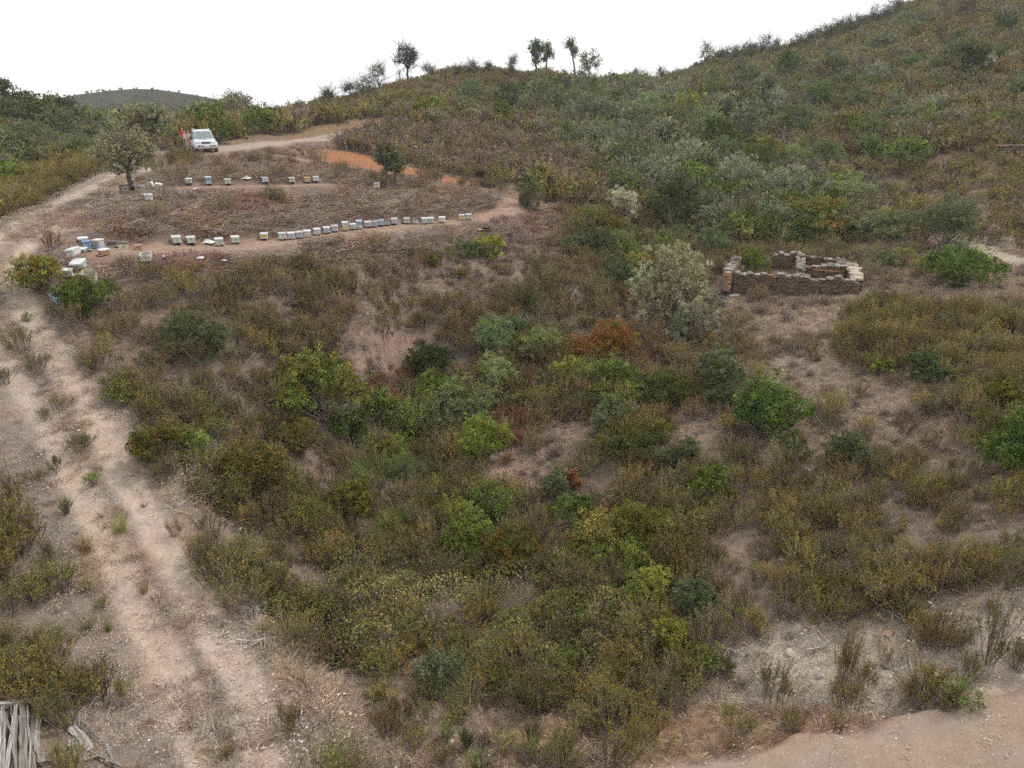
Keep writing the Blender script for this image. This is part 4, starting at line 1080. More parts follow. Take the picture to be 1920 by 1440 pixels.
# ------------------------------------------------------------------ bushes and trees that stand out one by one
BK = {   # palette, weights, leaf length, width, extra
 "mastic": ((MIDGRN, DKGRN, BRGRN), (4, 3, 2), .052, .032, {}),
 "bright": ((BRGRN, LIME, MIDGRN), (4, 2, 2), .055, .036, {}),
 "yellow": ((LIME, YEL, OLIVE, BRGRN), (3, 1, 2, 3), .052, .032, {}),
 "grey": ((GREYG, MIDGRN, BLUEG), (4, 3, 1.5), .05, .018, {"wood": GREYD, "shell": .3, "tone": .2}),
 "soft": (((0.22, 0.255, 0.14), BRGRN, GREYG), (4, 2, 2), .045, .014, {"wood": GREYD, "shell": .3, "tone": .12, "cr": .13}),
 "silver": (((0.46, 0.46, 0.34), SILVER, (0.29, 0.30, 0.2)), (4, 4, 2), .065, .018, {"wood": GREYD, "up": .8, "shell": .4, "cover": 2.2}),
 "olivet": (((0.275, 0.275, 0.17), SILVER, (0.30, 0.285, 0.16)), (4, 2.6, 3), .06, .019, {"wood": GREYD, "up": .6, "shell": .35, "tone": .14, "cover": 2.4}),
 "silvergrey": (((0.235, 0.25, 0.165), SILVER, GREYG), (5, 2, 2), .055, .022, {"wood": (.1, .09, .08), "shell": .35, "tone": .18}),
 "dark": ((DKGRN, BLUEG, MIDGRN), (4, 3, 1.6), .05, .026, {}),
 "bluegreen": ((BLUEG, GREYG, MIDGRN), (4, 2, 2), .05, .022, {"tone": .12}),
 "red": ((REDO, REDB, OLIVE, MIDGRN), (4, 2.5, 1.5, 1.5), .055, .032, {"tone": .22}),
 "loose": ((BRGRN, OLIVE, MIDGRN, YEL), (3, 2, 3, 1), .05, .028, {"wood": GREYD, "shell": .6, "stems": 26, "cr": .12, "cover": 1.5}),
 "mixed": ((MIDGRN, OLIVE, RUSTY, BRGRN), (4, 3, 1.4, 1.5), .055, .032, {"tone": .2}),
 "orange": ((RUSTY, BROWN, STRAW2), (3, 2, 1), .05, .016, {}),
 "hazel": ((LIME, BRGRN, MIDGRN), (3, 3, 1), .075, .05, {}),
}
SEED = [1000]
NAMED = []
def nseed():
    SEED[0] += 1
    return SEED[0]

def spot(px, py, back=0.0):
    Q, r = at(px, py)
    while r[0] > 205 and py < 400:          # a foot hidden just behind a crest stands on the crest
        py += 2
        Q, r = at(px, py)
    Q = Q[0]; R = float(r[0])
    if back:
        d = np.array([Q[0], Q[1]]); d /= np.linalg.norm(d)
        x, y = Q[0] + d[0] * back, Q[1] + d[1] * back
        Q = np.array([x, y, float(h(np.array([x]), np.array([y]))[0])])
    return Q, R

def size_at(wpx, hpx, py, R, px=960):
    R = R / math.sqrt(1 + ((px - 960) / FPX) ** 2 + ((py - 720) / FPX) ** 2)      # along the lens axis
    w = wpx * R / FPX
    dep = PITCH + math.atan((py - 720) / FPX)
    hh = max(0.4 * w, (hpx * R / FPX - 0.25 * w * math.sin(max(dep, 0))) / math.cos(dep))
    return w, hh

def bush(name, px, py, wpx, hpx, kind, label, category="bush", group=None):
    _, R = spot(px, py)
    w, hh = size_at(wpx, hpx, py, R, px)
    Q, _ = spot(px, py, 0.22 * w)
    cols, wts, ll, lw, ex = BK[kind]
    k = max(1.0, R / 34.0) ** 0.75
    area = wpx * hpx
    clumps = int(np.clip(area / 20, 70, 560))
    ex = dict(ex); cr = ex.pop("cr", 0.105) * max(0.75, min(1.7, w / 1.6)) * (k ** 0.4)
    P = gen_bush(nseed(), w * 1.04, hh, clumps, (30 if R < 40 else 22 if R < 60 else 16) if lw > .02 else (46 if R < 60 else 26), ll * k, lw * k * (1.0 if lw > .02 else 1.35), cr, cols=cols, wts=wts, lumps=int(np.clip(w * 5, 8, 18)), cover=ex.pop('cover', 1.6), **ex)
    root = link(name, None, label=label, category=category, group=group, loc=Q, rot=(0, 0, random.uniform(0, 6.28)))
    link("foliage", P.leaf_mesh("foliage"), root); link("stems", P.wood_mesh("stems"), root)
    KEEPOUT.append((Q[0], Q[1], 0.30 * w)); NAMED.append((Q[0], Q[1], label))
    return root

def broom(name, px, py, wpx, hpx, cols, label, category="bush", group=None, n=420):
    _, R = spot(px, py)
    w, hh = size_at(wpx, hpx, py, R, px)
    Q, _ = spot(px, py, 0.15 * w)
    P = gen_broom(nseed(), w, hh, n, cols, None, 0.012 * max(1, R / 26))
    root = link(name, None, label=label, category=category, group=group, loc=Q)
    link("shoots", P.leaf_mesh("shoots"), root); link("stems", P.wood_mesh("stems"), root)
    KEEPOUT.append((Q[0], Q[1], 0.3 * w)); NAMED.append((Q[0], Q[1], label))
    return root

def tree(name, px, py, wpx, hpx, label, trunk=0.3, tr=0.10, kind=None, **kw):
    """px, py: foot of the trunk; wpx, hpx: crown width and whole height in the picture"""
    Q, R = spot(px, py)
    if R > 105: hpx = hpx * 1.3
    dz = R / math.sqrt(1 + ((px - 960) / FPX) ** 2 + ((py - 720) / FPX) ** 2)
    w = wpx * dz / FPX; hh = hpx * dz / FPX
    k = max(1.0, R / 34.0) ** 0.8
    a = dict(clumps=int(np.clip(wpx * hpx / 30, 36, 320)), lpc=20 if R < 70 else 14, ll=.065 * k, lw=.028 * k, cr=max(0.1, w * 0.065), cols=(GREYG, OLIVE, MIDGRN), wts=(4, 2, 2))
    a.update(kw)
    area = a['clumps'] * a['lpc'] * a['ll'] * a['lw'] * .5
    if a['lpc'] > 10 and a.get('fill', True):
        g = float(np.clip(math.sqrt(a.pop('cover', 2.0) * math.pi * w * hh * .7 / area), .7, 2.2)); a['ll'] *= g; a['lw'] *= g
    P, L = gen_tree(nseed(), hh, w, hh * trunk, tr, **a)
    root = link(name, None, label=label, category="tree", loc=Q, rot=(0, 0, random.uniform(-.4, .4)))
    link("trunk", P.wood_mesh("trunk"), root)
    if L.lv: link("crown", L.leaf_mesh("crown"), root)
    KEEPOUT.append((Q[0], Q[1], 0.25))
    return root

random.seed(3)
# --- gully and slope
bush("shrub", 375, 702, 125, 95, "grey", "wide rounded grey-green shrub on the slope below the hives, beside the track")
bush("shrub", 605, 815, 175, 130, "loose", "largest loose light green shrub with bare grey stems, mid slope", "shrub")
bush("mastic_bush", 660, 838, 72, 62, "mastic", "dark green round bush tucked under the large loose light green shrub")
bush("mastic_bush", 812, 718, 88, 62, "dark", "dark green low bush at the head of the gully, above arching leafy bushes")
bush("arbutus_bush", 822, 772, 88, 62, "hazel", "light green broad-leaved bush just below the dark green gully bush")
bush("shrub", 712, 800, 50, 65, "mastic", "narrow dark green shrub between the large loose shrub and the gully")
bush("young_pine", 924, 684, 88, 78, "soft", "feathery pale green young tree in the gully, upper of two", "tree")
bush("young_pine", 926, 768, 78, 92, "soft", "feathery green young tree in the gully, lower of two", "tree")
bush("shrub", 872, 812, 68, 60, "bluegreen", "dark blue-green shrub between the lower feathery tree and the bright round bush")
bush("mastic_bush", 905, 877, 94, 88, "bright", "bright green round bush standing alone in mid slope gully")
bush("bush", 1070, 738, 82, 66, "yellow", "yellow-green round bush below the red-leaved bush")
bush("mastic_bush", 1152, 758, 98, 78, "mastic", "fresh green dome bush below the red-leaved bush, downhill of the yellow-green one")
bush("red_bush", 1131, 692, 112, 88, "red", "rust red and orange leaved bush in the gully")
bush("bush", 1017, 672, 76, 46, "yellow", "low green bush with yellow tips just uphill of the red-leaved bush")
bush("bush", 962, 640, 60, 40, "dark", "dark green bush behind the upper feathery young tree")
bush("olive_tree", 1250, 622, 132, 152, "olivet", "large grey-green wild olive, biggest rounded crown before the ruin", "tree")
bush("silver_shrub", 1296, 662, 96, 92, "silver", "silvery pale shrub in front of the large wild olive")
bush("silver_shrub", 1330, 605, 50, 45, "silver", "small silvery shrub between the large wild olive and the ruin")
bush("shrub", 1345, 745, 86, 84, "grey", "thin grey-green shrub with pale stems below the silvery shrub")
bush("shrub", 1160, 545, 70, 62, "grey", "grey leafless-looking shrub on the uphill side of the large wild olive")
bush("mastic_bush", 1428, 832, 132, 118, "mastic", "large dark green mastic bush on the open slope below the ruin")
bush("shrub", 1352, 780, 60, 60, "grey", "grey-green shrub touching the large dark mastic bush")
bush("shrub", 1582, 887, 76, 76, "bluegreen", "compact dark grey-green shrub alone on the dry grass below the ruin")
bush("shrub", 1490, 868, 46, 42, "bluegreen", "small blue-green shrub between the mastic bush and the compact dark shrub")
bush("mastic_bush", 1895, 892, 120, 118, "mastic", "tall green bush half cut by the picture edge below the dry band")
bush("shrub", 1870, 790, 90, 75, "yellow", "yellow-green loose shrub above the tall bush at the picture edge")
bush("bush", 1730, 722, 78, 56, "dark", "dark green low bush in the rockrose band below the ruin")
bush("bush", 1648, 706, 46, 36, "yellow", "small yellow-green bush at the start of the rockrose band")
broom("heath_shrub", 980, 602, 76, 80, (OLIVE, MIDGRN, GREYG), "dense upright olive-green heath shrub above the gully", "shrub", n=700)
broom("heath_shrub", 862, 529, 38, 34, (LIME, YEL, OLIVE), "small yellow-green upright shrub on the dry slope below the hive path", "shrub", n=260)
bush("bush", 918, 492, 58, 46, "yellow", "green-topped bush below the end of the hive row")
bush("bush", 872, 490, 62, 34, "dark", "low dark bush beside the green-topped one below the hive row")
bush("bush", 812, 505, 40, 26, "mixed", "low brown-green bush below the middle of the hive row")
bush("bush", 1131, 506, 32, 30, "bright", "small vivid green bush uphill of the large wild olive")
bush("bush", 664, 992, 92, 80, "yellow", "round yellow-green bush in the thicket, highest of the thicket's domes")
bush("arbutus_bush", 868, 1046, 96, 96, "yellow", "yellow-green leafy bush in the middle of the thicket above the brambles")
bush("mastic_bush", 1078, 1007, 76, 74, "mastic", "neat green bush beside the bare grey patch in mid slope")
bush("bush", 1330, 952, 86, 72, "bright", "bright green bush on the slope below the large dark mastic bush")
bush("bush", 1200, 1046, 116, 96, "yellow", "wide yellow-olive bush below the bare grey patch")
bush("shrub", 1278, 890, 78, 66, "bluegreen", "grey-green shrub uphill of the bright green bush")
bush("shrub", 1155, 822, 88, 68, "grey", "grey-green shrub below the fresh green dome bush")
bush("bush", 1040, 950, 46, 66, "bluegreen", "narrow blue-green bush next to an orange dead shrub")
bush("dead_shrub", 1074, 922, 32, 42, "orange", "small orange dead shrub next to the narrow blue-green bush", "shrub")
broom("broom_bush", 716, 925, 145, 88, (BRGRN, MIDGRN, GREYG), "wide fresh green broom in the thicket below the large loose shrub", n=900)
broom("broom_bush", 738, 1012, 66, 62, (BRGRN, LIME, MIDGRN), "smaller fresh green broom beside the round yellow-green bush", n=420)
broom("broom_bush", 832, 1096, 58, 56, (GREYG, (0.16, 0.2, 0.11), MIDGRN), "pale grey-green broom just above the brambles", n=420)
bush("bush", 1215, 1150, 86, 78, "yellow", "yellow-green bush at the uphill end of the brambles towards the stony bank")
bush("shrub", 1300, 1165, 90, 66, "bluegreen", "grey-green shrub beside the yellow-green bush at the end of the brambles")
bush("bush", 1255, 1250, 70, 80, "yellow", "upright yellow-green bush at the lower end of the brambles by the stony bank")
bush("mastic_bush", 296, 882, 92, 80, "mixed", "dark olive bush at the inner edge of the track, half way down")
bush("mastic_bush", 168, 608, 98, 74, "mastic", "dark green bush in front of the tumbled hives at the track bend")
bush("mastic_bush", 78, 558, 88, 70, "mixed", "olive-green bush on the track edge beside the tumbled hives")
bush("bush", 955, 1085, 110, 85, "mixed", "olive-green spreading bush uphill of the brambles, centre of the thicket")
bush("bush", 1095, 1060, 60, 50, "mixed", "dull green low bush below the neat green bush")
# --- brambles
for px, py, w, hp, lab in ((605, 1225, 150, 110, "light green bramble mound next to the dry grass of the track"), (700, 1180, 170, 100, "brown-tinged bramble mound in the middle of the brambles"),
                           (830, 1175, 190, 95, "wide brownish bramble mound above the dead grass hollow"), (960, 1150, 170, 95, "green bramble mound under the spreading olive-green bush"),
                           (1080, 1215, 170, 110, "green bramble mound at the end towards the road"), (980, 1235, 160, 80, "low bramble mound nearest the road bank")):
    _, R = spot(px, py); w_, h_ = size_at(w, hp, py, R, px); Q, _ = spot(px, py, .3 * w_)
    brown = "brown" in lab
    P = gen_bramble(nseed(), w_ * 1.15, min(1.1, h_ * .75), 3600, cols=((0.16, 0.19, 0.07), (0.21, 0.25, 0.085), OLIVE, BROWN, (0.36, 0.28, 0.17)), wts=(2, 2, 2, 1.5, 3.2) if brown else (5, 4, 1, .6, .8), ll=.066)
    root = link("bramble_mound", None, label=lab, category="bramble", group="brambles at the bottom of the gully", loc=Q)
    link("foliage", P.leaf_mesh("foliage"), root); link("canes", P.wood_mesh("canes"), root)
    KEEPOUT.append((Q[0], Q[1], .3 * w_))
# --- around the ruin and behind it
bush("willow_tree", 1265, 442, 86, 112, "grey", "tall dense grey-green tree in the hollow behind the olive", "tree")
bush("pale_shrub", 1167, 422, 66, 62, "silver", "pale cream-topped shrub where the footpath ends", "shrub")
bush("dark_tree", 1768, 466, 104, 92, "bluegreen", "dark blue-green round tree on the slope behind the ruin", "tree")
bush("mastic_bush", 1792, 543, 145, 78, "mastic", "large round green bush on the dry grass beside the ruin")
bush("mixed_shrub", 1530, 452, 146, 78, "mixed", "wide green and rust shrub directly behind the ruin", "shrub")
bush("shrub", 1648, 458, 125, 54, "grey", "low wide grey-green shrub behind the ruin towards the dark round tree")
bush("shrub", 1655, 512, 52, 38, "grey", "small grey-green shrub against the ruin's end wall")
bush("shrub", 1690, 498, 46, 34, "bright", "small green shrub a step from the ruin's end wall")
bush("bush", 1562, 462, 30, 22, "yellow", "small bright yellow bush between the ruin and the rust shrub")
bush("shrub", 1350, 448, 90, 62, "grey", "grey-green shrub in the hollow beside the tall dense tree")
bush("shrub", 1415, 405, 84, 56, "soft", "pale green spreading shrub in the hollow uphill of the ruin")
bush("shrub", 1445, 445, 76, 58, "mastic", "green shrub behind the ruin's far corner")
bush("shrub", 990, 394, 50, 62, "grey", "grey-green shrub at the corner where the footpaths meet")
bush("shrub", 1330, 490, 60, 60, "bluegreen", "dark grey-green shrub behind the crown of the large wild olive")
broom("dry_shrub", 1822, 660, 0.1 + 40, 40, (OLIVE, YEL, MIDGRN), "tussock-like shrub on the dry grass right of the rockrose band", "shrub", n=200)
broom("tussock", 1895, 578, 40, 30, (OLIVE, YEL, MIDGRN), "lone olive tussock on the dry grass at the picture edge", "shrub", n=240)
# --- knoll and hillside bushes
HB = [
 (882, 203, 54, 40, "bluegreen", "dark rounded bush on the knoll above the car road"), (803, 226, 46, 34, "yellow", "yellow-green bush at the top of the road's cut bank"),
 (866, 228, 36, 26, "yellow", "smaller yellow-green bush on the knoll beside the dark rounded one"), (493, 252, 48, 40, "mastic", "dark green bush on the road bank behind the car"),
 (960, 205, 60, 36, "grey", "grey-green bush near the top of the knoll"), (940, 235, 55, 34, "mastic", "green bush on the shoulder of the knoll"), (1003, 195, 60, 32, "mastic", "green bush below the pair of eucalyptus"),
 (1090, 178, 60, 24, "mastic", "dark green low bush at the foot of the leaning eucalyptus"),
 (1590, 262, 52, 36, "yellow", "yellow-topped dome bush on the hillside, upper"), (1630, 300, 52, 34, "mastic", "green dome bush on the hillside below the yellow-topped one"),
 (1690, 325, 66, 50, "mastic", "wide green bush on the hillside, lowest of the domes"), (1680, 248, 72, 36, "grey", "grey-green wide bush on the hillside beside the yellow-topped dome"),
 (1598, 172, 34, 30, "dark", "small dark bush high on the hillside near the lone oak's slope"), (1905, 208, 34, 40, "mastic", "green bush high on the hillside by the picture edge"), (1885, 75, 30, 32, "dark", "dark bush near the hill's upper corner"),
 (1800, 88, 34, 22, "mastic", "green bush above the dark cork oak on the hillside"), (1650, 105, 46, 30, "grey", "grey bush high up near the ridge"), (1715, 145, 42, 30, "mastic", "green bush beside the bare gap on the hillside"),
 (1320, 284, 66, 62, "soft", "pale grey-green bush in the side valley"), (1308, 300, 50, 34, "bright", "vivid green bush in the side valley"), (1375, 250, 62, 56, "grey", "grey bush on the near hillside above the vivid green one"),
 (1440, 235, 52, 48, "grey", "grey bush on the hillside beside the dead white shrub"), (1075, 222, 54, 40, "grey", "grey-green bush on the saddle slope"), (1140, 285, 56, 38, "mastic", "green bush in the side valley below the leaning oak"),
 (1200, 330, 60, 40, "soft", "soft green bush on the valley floor"), (1320, 370, 70, 44, "mixed", "olive bush behind the dead forked tree"), (1480, 330, 60, 44, "soft", "pale bush on the lower hillside"), (1410, 300, 46, 34, "mastic", "green bush on the lower hillside beneath the grey ones"),
 (1560, 380, 64, 40, "mastic", "green bush between the ruin's shrub and the hillside"), (1450, 380, 70, 46, "grey", "grey-green bush behind the ruin, uphill of the hollow"),
 (60, 290, 84, 48, "bluegreen", "dark bush on the slope across from the car"), (112, 262, 62, 46, "grey", "grey-green bush high on the slope across from the car"), (150, 312, 70, 42, "soft", "soft green bush just beyond the track"),
 (82, 246, 54, 42, "mastic", "green bush upslope across from the car"), (22, 372, 66, 52, "bright", "bright green bush at the picture edge beyond the track"), (20, 240, 60, 40, "grey", "grey bush at the picture edge on the far slope"),
 (185, 258, 56, 44, "mastic", "green bush in the dip before the far hill"), (60, 215, 50, 34, "dark", "dark bush near the crest across from the car"), (320, 272, 44, 42, "grey", "grey-green bush behind the people"), (195, 285, 60, 36, "grey", "grey bush behind the tree with the tumbled hives"),
 (440, 262, 40, 26, "mixed", "rust-tinged bush behind the car"), (420, 250, 40, 26, "mastic", "green bush behind the car's far wing"),
]
for px, py, w, hp, k, lab in HB:
    bush("hillside_bush", px, py, w * 1.15, hp * 1.2, k, lab)

# --- crowns that crowd the side valley and climb the slope
VT = [(1480, 400, 84, 58), (1590, 412, 84, 50), (1380, 388, 84, 62), (1300, 402, 84, 62), (1230, 382, 72, 56), (1180, 342, 62, 46), (1350, 332, 64, 48), (1420, 342, 74, 52), (1290, 342, 66, 52), (1540, 332, 62, 44), (1160, 302, 62, 50), (1340, 302, 66, 56), (1395, 277, 62, 56), (1190, 272, 57, 50), (1480, 272, 58, 52),
      (1280, 252, 62, 52), (1100, 252, 58, 46), (1215, 246, 52, 46), (1750, 232, 46, 32), (1530, 216, 48, 40), (1260, 216, 52, 42), (1010, 216, 52, 40), (1610, 216, 46, 34), (1330, 202, 48, 42), (1060, 197, 46, 36), (1400, 192, 48, 42), (1640, 172, 42, 32), (1470, 162, 46, 40), (1840, 152, 42, 32)]
NTH = ["first", "second", "third", "fourth", "fifth", "sixth", "seventh", "eighth", "ninth", "tenth", "eleventh", "twelfth", "thirteenth", "fourteenth", "fifteenth", "sixteenth", "seventeenth", "eighteenth", "nineteenth", "twentieth"] + ["twenty-" + q for q in ("first", "second", "third", "fourth", "fifth", "sixth", "seventh", "eighth", "ninth")]
for i, (px, py, w, hp) in enumerate(VT):
    k = ("silvergrey", "soft", "silvergrey", "mastic", "silvergrey", "grey", "soft", "loose")[i % 8]
    bush("valley_tree", px, py, w * 1.15, hp * 1.45, k, f"rounded {'fresh green' if k in ('mastic', 'loose') else 'grey-green'} tree crown in the side valley, {NTH[i]} counted uphill from the ruin", "tree", "tree crowns in the side valley")
# --- trees
OAKW = (0.055, 0.048, 0.045)
tree("cork_oak", 246, 372, 112, 138, "grey-green cork oak with hives tumbled round its trunk", .33, .13, clumps=150, lpc=26, cr=.26, lumps=16, ll=.075, lw=.03, cols=(GREYG, (0.20, 0.20, 0.11), SILVER, OLIVE), wts=(4, 3, 1, 1), wood=(.13, .115, .105), branches=7, lean=(.1, 0), low=.05, shell=.55, cover=.85)
tree("young_tree", 727, 354, 40, 82, "slim young tree behind the lone hive, paler trunk of the two", .38, .06, clumps=80, lpc=24, cr=.24, cols=(GREYG, MIDGRN, SILVER), wts=(4, 2, 1), wood=(.22, .2, .18), branches=4, low=.2)
tree("young_tree", 742, 354, 36, 70, "slim young tree beside the pale-trunked one behind the lone hive", .4, .05, clumps=70, lpc=24, cr=.22, cols=(GREYG, MIDGRN), wts=(3, 2), wood=(.14, .11, .1), branches=4, low=.2)
EUC = dict(cols=(DKGRN, BLUEG, MIDGRN), wts=(4, 3, 2), droop=.6, wood=(.16, .14, .13), branches=7, lpc=34, ll=.34, lw=.12, fill=False, low=-.1)
tree("eucalyptus", 1004, 165, 30, 66, "taller dark eucalyptus of the pair on the skyline", .5, .16, clumps=40, cr=.7, lumps=5, **EUC)
tree("eucalyptus", 1024, 166, 30, 64, "dark eucalyptus of the pair on the skyline with a clear white trunk", .58, .15, clumps=32, cr=.65, lumps=4, **EUC)
tree("eucalyptus", 1079, 172, 34, 74, "thin eucalyptus whose top leans downhill on the skyline", .6, .15, clumps=26, cr=.65, lumps=4, lean=(-.6, 0), **EUC)
tree("eucalyptus", 1103, 176, 40, 62, "eucalyptus with a domed top and hanging side branch on the skyline", .52, .15, clumps=32, cr=.7, lumps=5, **EUC)
tree("bare_tree", 766, 156, 42, 58, "nearly leafless round-topped tree standing on the knoll's skyline", .42, .2, clumps=130, lpc=3, cr=.5, leafy=.4, twigs=2, twk=3.2, wood=(.09, .075, .07), branches=8, cols=(GREYG, TWIGC), wts=(2, 2))
tree("bare_tree", 745, 166, 20, 32, "small crooked bare tree just beside the round-topped bare tree", .4, .08, clumps=40, lpc=4, cr=.4, leafy=.6, twigs=2, wood=(.1, .085, .08), lean=(.4, 0))
RT = [(617, 188, 30, 34), (660, 186, 34, 34), (690, 180, 42, 38), (712, 176, 44, 52), (806, 150, 26, 22), (885, 144, 30, 20), (915, 142, 18, 18), (960, 152, 26, 34), (860, 146, 22, 14)]
RL = ["small dark-stemmed tree lowest on the knoll's skyline", "bushy grey tree on the knoll's skyline, next up from the lowest", "spreading grey tree on the knoll's skyline", "tallest twiggy tree in the skyline clump beside the round-topped bare tree",
      "thin twiggy tree on the skyline above the yellow-green bush", "low twiggy tree on top of the knoll", "tiny lone tree on top of the knoll", "crooked dark tree on the skyline next to the eucalyptus pair", "lowest scrubby tree on the knoll top"]
for (px, py, w, hp), lab in zip(RT, RL):
    tree("skyline_tree", px, py, w, hp, lab, .3, .1, clumps=46, lpc=9, cr=.5, leafy=.75, twigs=2, twk=3, wood=(.11, .095, .09), cols=(GREYG, OLIVE, BLUEG), wts=(3, 2, 2), ll=.2, lw=.09)
OAK = dict(wood=OAKW, branches=6, ll=.2, lw=.09)
tree("cork_oak", 1785, 172, 78, 68, "dark flat-topped cork oak alone on the open hillside", .42, .26, clumps=110, lpc=22, cr=.62, cols=(MIDGRN, OLIVE, GREYG), wts=(3, 2, 2), lumps=9, lean=(.9, 0), **OAK)
tree("cork_oak", 1240, 295, 66, 68, "grey cork oak with black limbs on the floor of the side valley", .38, .2, clumps=80, lpc=18, cr=.5, cols=(GREYG, SILVER, OLIVE), wts=(4, 1, 1), **OAK)
tree("cork_oak", 1132, 248, 66, 60, "leaning grey cork oak on the slope of the side valley", .35, .18, clumps=90, lpc=18, cr=.5, cols=(GREYG, SILVER, OLIVE), wts=(4, 1, 1), lean=(-.8, 0), **OAK)
tree("cork_oak", 1360, 245, 56, 62, "grey cork oak on the near hillside above the valley", .4, .18, clumps=70, lpc=18, cr=.5, cols=(GREYG, SILVER), wts=(4, 1), **OAK)
tree("cork_oak", 1432, 225, 52, 66, "grey cork oak with a forked black trunk on the hillside", .42, .18, clumps=64, lpc=16, cr=.5, cols=(GREYG, SILVER), wts=(4, 1), **OAK)
tree("cork_oak", 1557, 168, 44, 48, "small round cork oak in the middle of the hillside", .38, .18, clumps=60, lpc=18, cr=.5, cols=(GREYG, OLIVE), wts=(4, 1), **OAK)
tree("thin_tree", 1502, 262, 34, 84, "tall thin half-dead tree with a straight black trunk on the hillside", .55, .12, clumps=50, lpc=5, cr=.4, leafy=.5, twigs=2, wood=(.08, .07, .07), cols=(GREYG,), wts=None)
tree("dead_tree", 1450, 238, 36, 60, "bleached dead tree on the hillside", .2, .06, clumps=60, lpc=0, cr=.5, leafy=0, twigs=2, wood=(.42, .39, .36), branches=8)
tree("dead_tree", 1340, 372, 36, 38, "dead forked tree with grey limbs in the hollow", .35, .11, clumps=10, lpc=0, cr=.3, leafy=0, twigs=1, wood=(.2, .18, .17), branches=4)
tree("dead_tree", 1393, 438, 40, 38, "bleached leafless shrub-like tree behind the ruin", .15, .03, clumps=60, lpc=0, cr=.3, leafy=0, twigs=2, wood=(.45, .42, .39), branches=9)
tree("dead_tree", 1078, 590, 40, 56, "bare white-stemmed sapling below the hive slope, uphill of the red bush", .3, .03, clumps=30, lpc=2, cr=.2, leafy=.4, twigs=2, wood=(.4, .38, .34), branches=6)
SK = [(1210, 160, 18, 14), (1240, 150, 26, 24), (1322, 136, 30, 40), (1345, 134, 30, 30), (1375, 128, 26, 28), (1400, 124, 30, 30), (1425, 118, 40, 36), (1450, 114, 36, 26), (1490, 104, 34, 26), (1510, 100, 30, 28), (1545, 88, 40, 30),
      (1575, 80, 40, 32), (1600, 72, 36, 30), (1640, 60, 46, 34), (1672, 48, 50, 36), (1735, 20, 44, 34), (1760, 12, 30, 26), (1812, 40, 40, 44)]
for i, (px, py, w, hp) in enumerate(SK):
    tree("ridge_tree", px, py, w, hp, f"grey scrubby oak on the ridge line of the big hill, {['first','second','third','fourth','fifth','sixth','seventh','eighth','ninth','tenth','eleventh','twelfth','thirteenth','fourteenth','fifteenth','sixteenth','seventeenth','eighteenth'][i]} uphill from the saddle", .32, .16, clumps=40, lpc=10, cr=.75, leafy=.75, twigs=2, twk=2.5, wood=(.09, .08, .075), cols=(GREYG, BLUEG, OLIVE), wts=(3, 2, 1), ll=.3, lw=.13)
tree("cork_oak", 285, 262, 130, 72, "broad cork oak behind the hive-strewn one, in front of the far hill", .3, .24, clumps=150, lpc=16, cr=.6, cols=(GREYG, OLIVE, BLUEG), wts=(4, 2, 1), lumps=12, **OAK)
tree("cork_oak", 388, 250, 96, 52, "broad oak directly behind the white car", .25, .2, clumps=100, lpc=16, cr=.6, cols=(GREYG, MIDGRN, OLIVE), wts=(3, 2, 2), **OAK)
tree("cork_oak", 222, 262, 60, 50, "grey oak in the dip between the near tree and the far hill", .3, .15, clumps=70, lpc=16, cr=.5, cols=(GREYG, OLIVE), wts=(3, 1), **OAK)
LT = [(12, 182, 44, 36), (40, 190, 36, 34), (62, 196, 30, 26), (104, 208, 38, 36), (30, 300, 60, 46), (130, 240, 50, 40), (78, 330, 60, 44)]
LL = ["oak on the near crest at the picture edge", "oak on the near crest, second from the picture edge", "oak on the near crest, third from the picture edge", "lone oak on the near crest before the far hill", "oak low on the slope across the dip", "oak half way up the slope across from the car", "oak at the foot of the slope beyond the track"]
for (px, py, w, hp), lab in zip(LT, LL):
    tree("slope_oak", px, py, w, hp, lab, .32, .15, clumps=60, lpc=14, cr=.6, cols=(GREYG, DKGRN, OLIVE), wts=(3, 2, 2), **OAK)

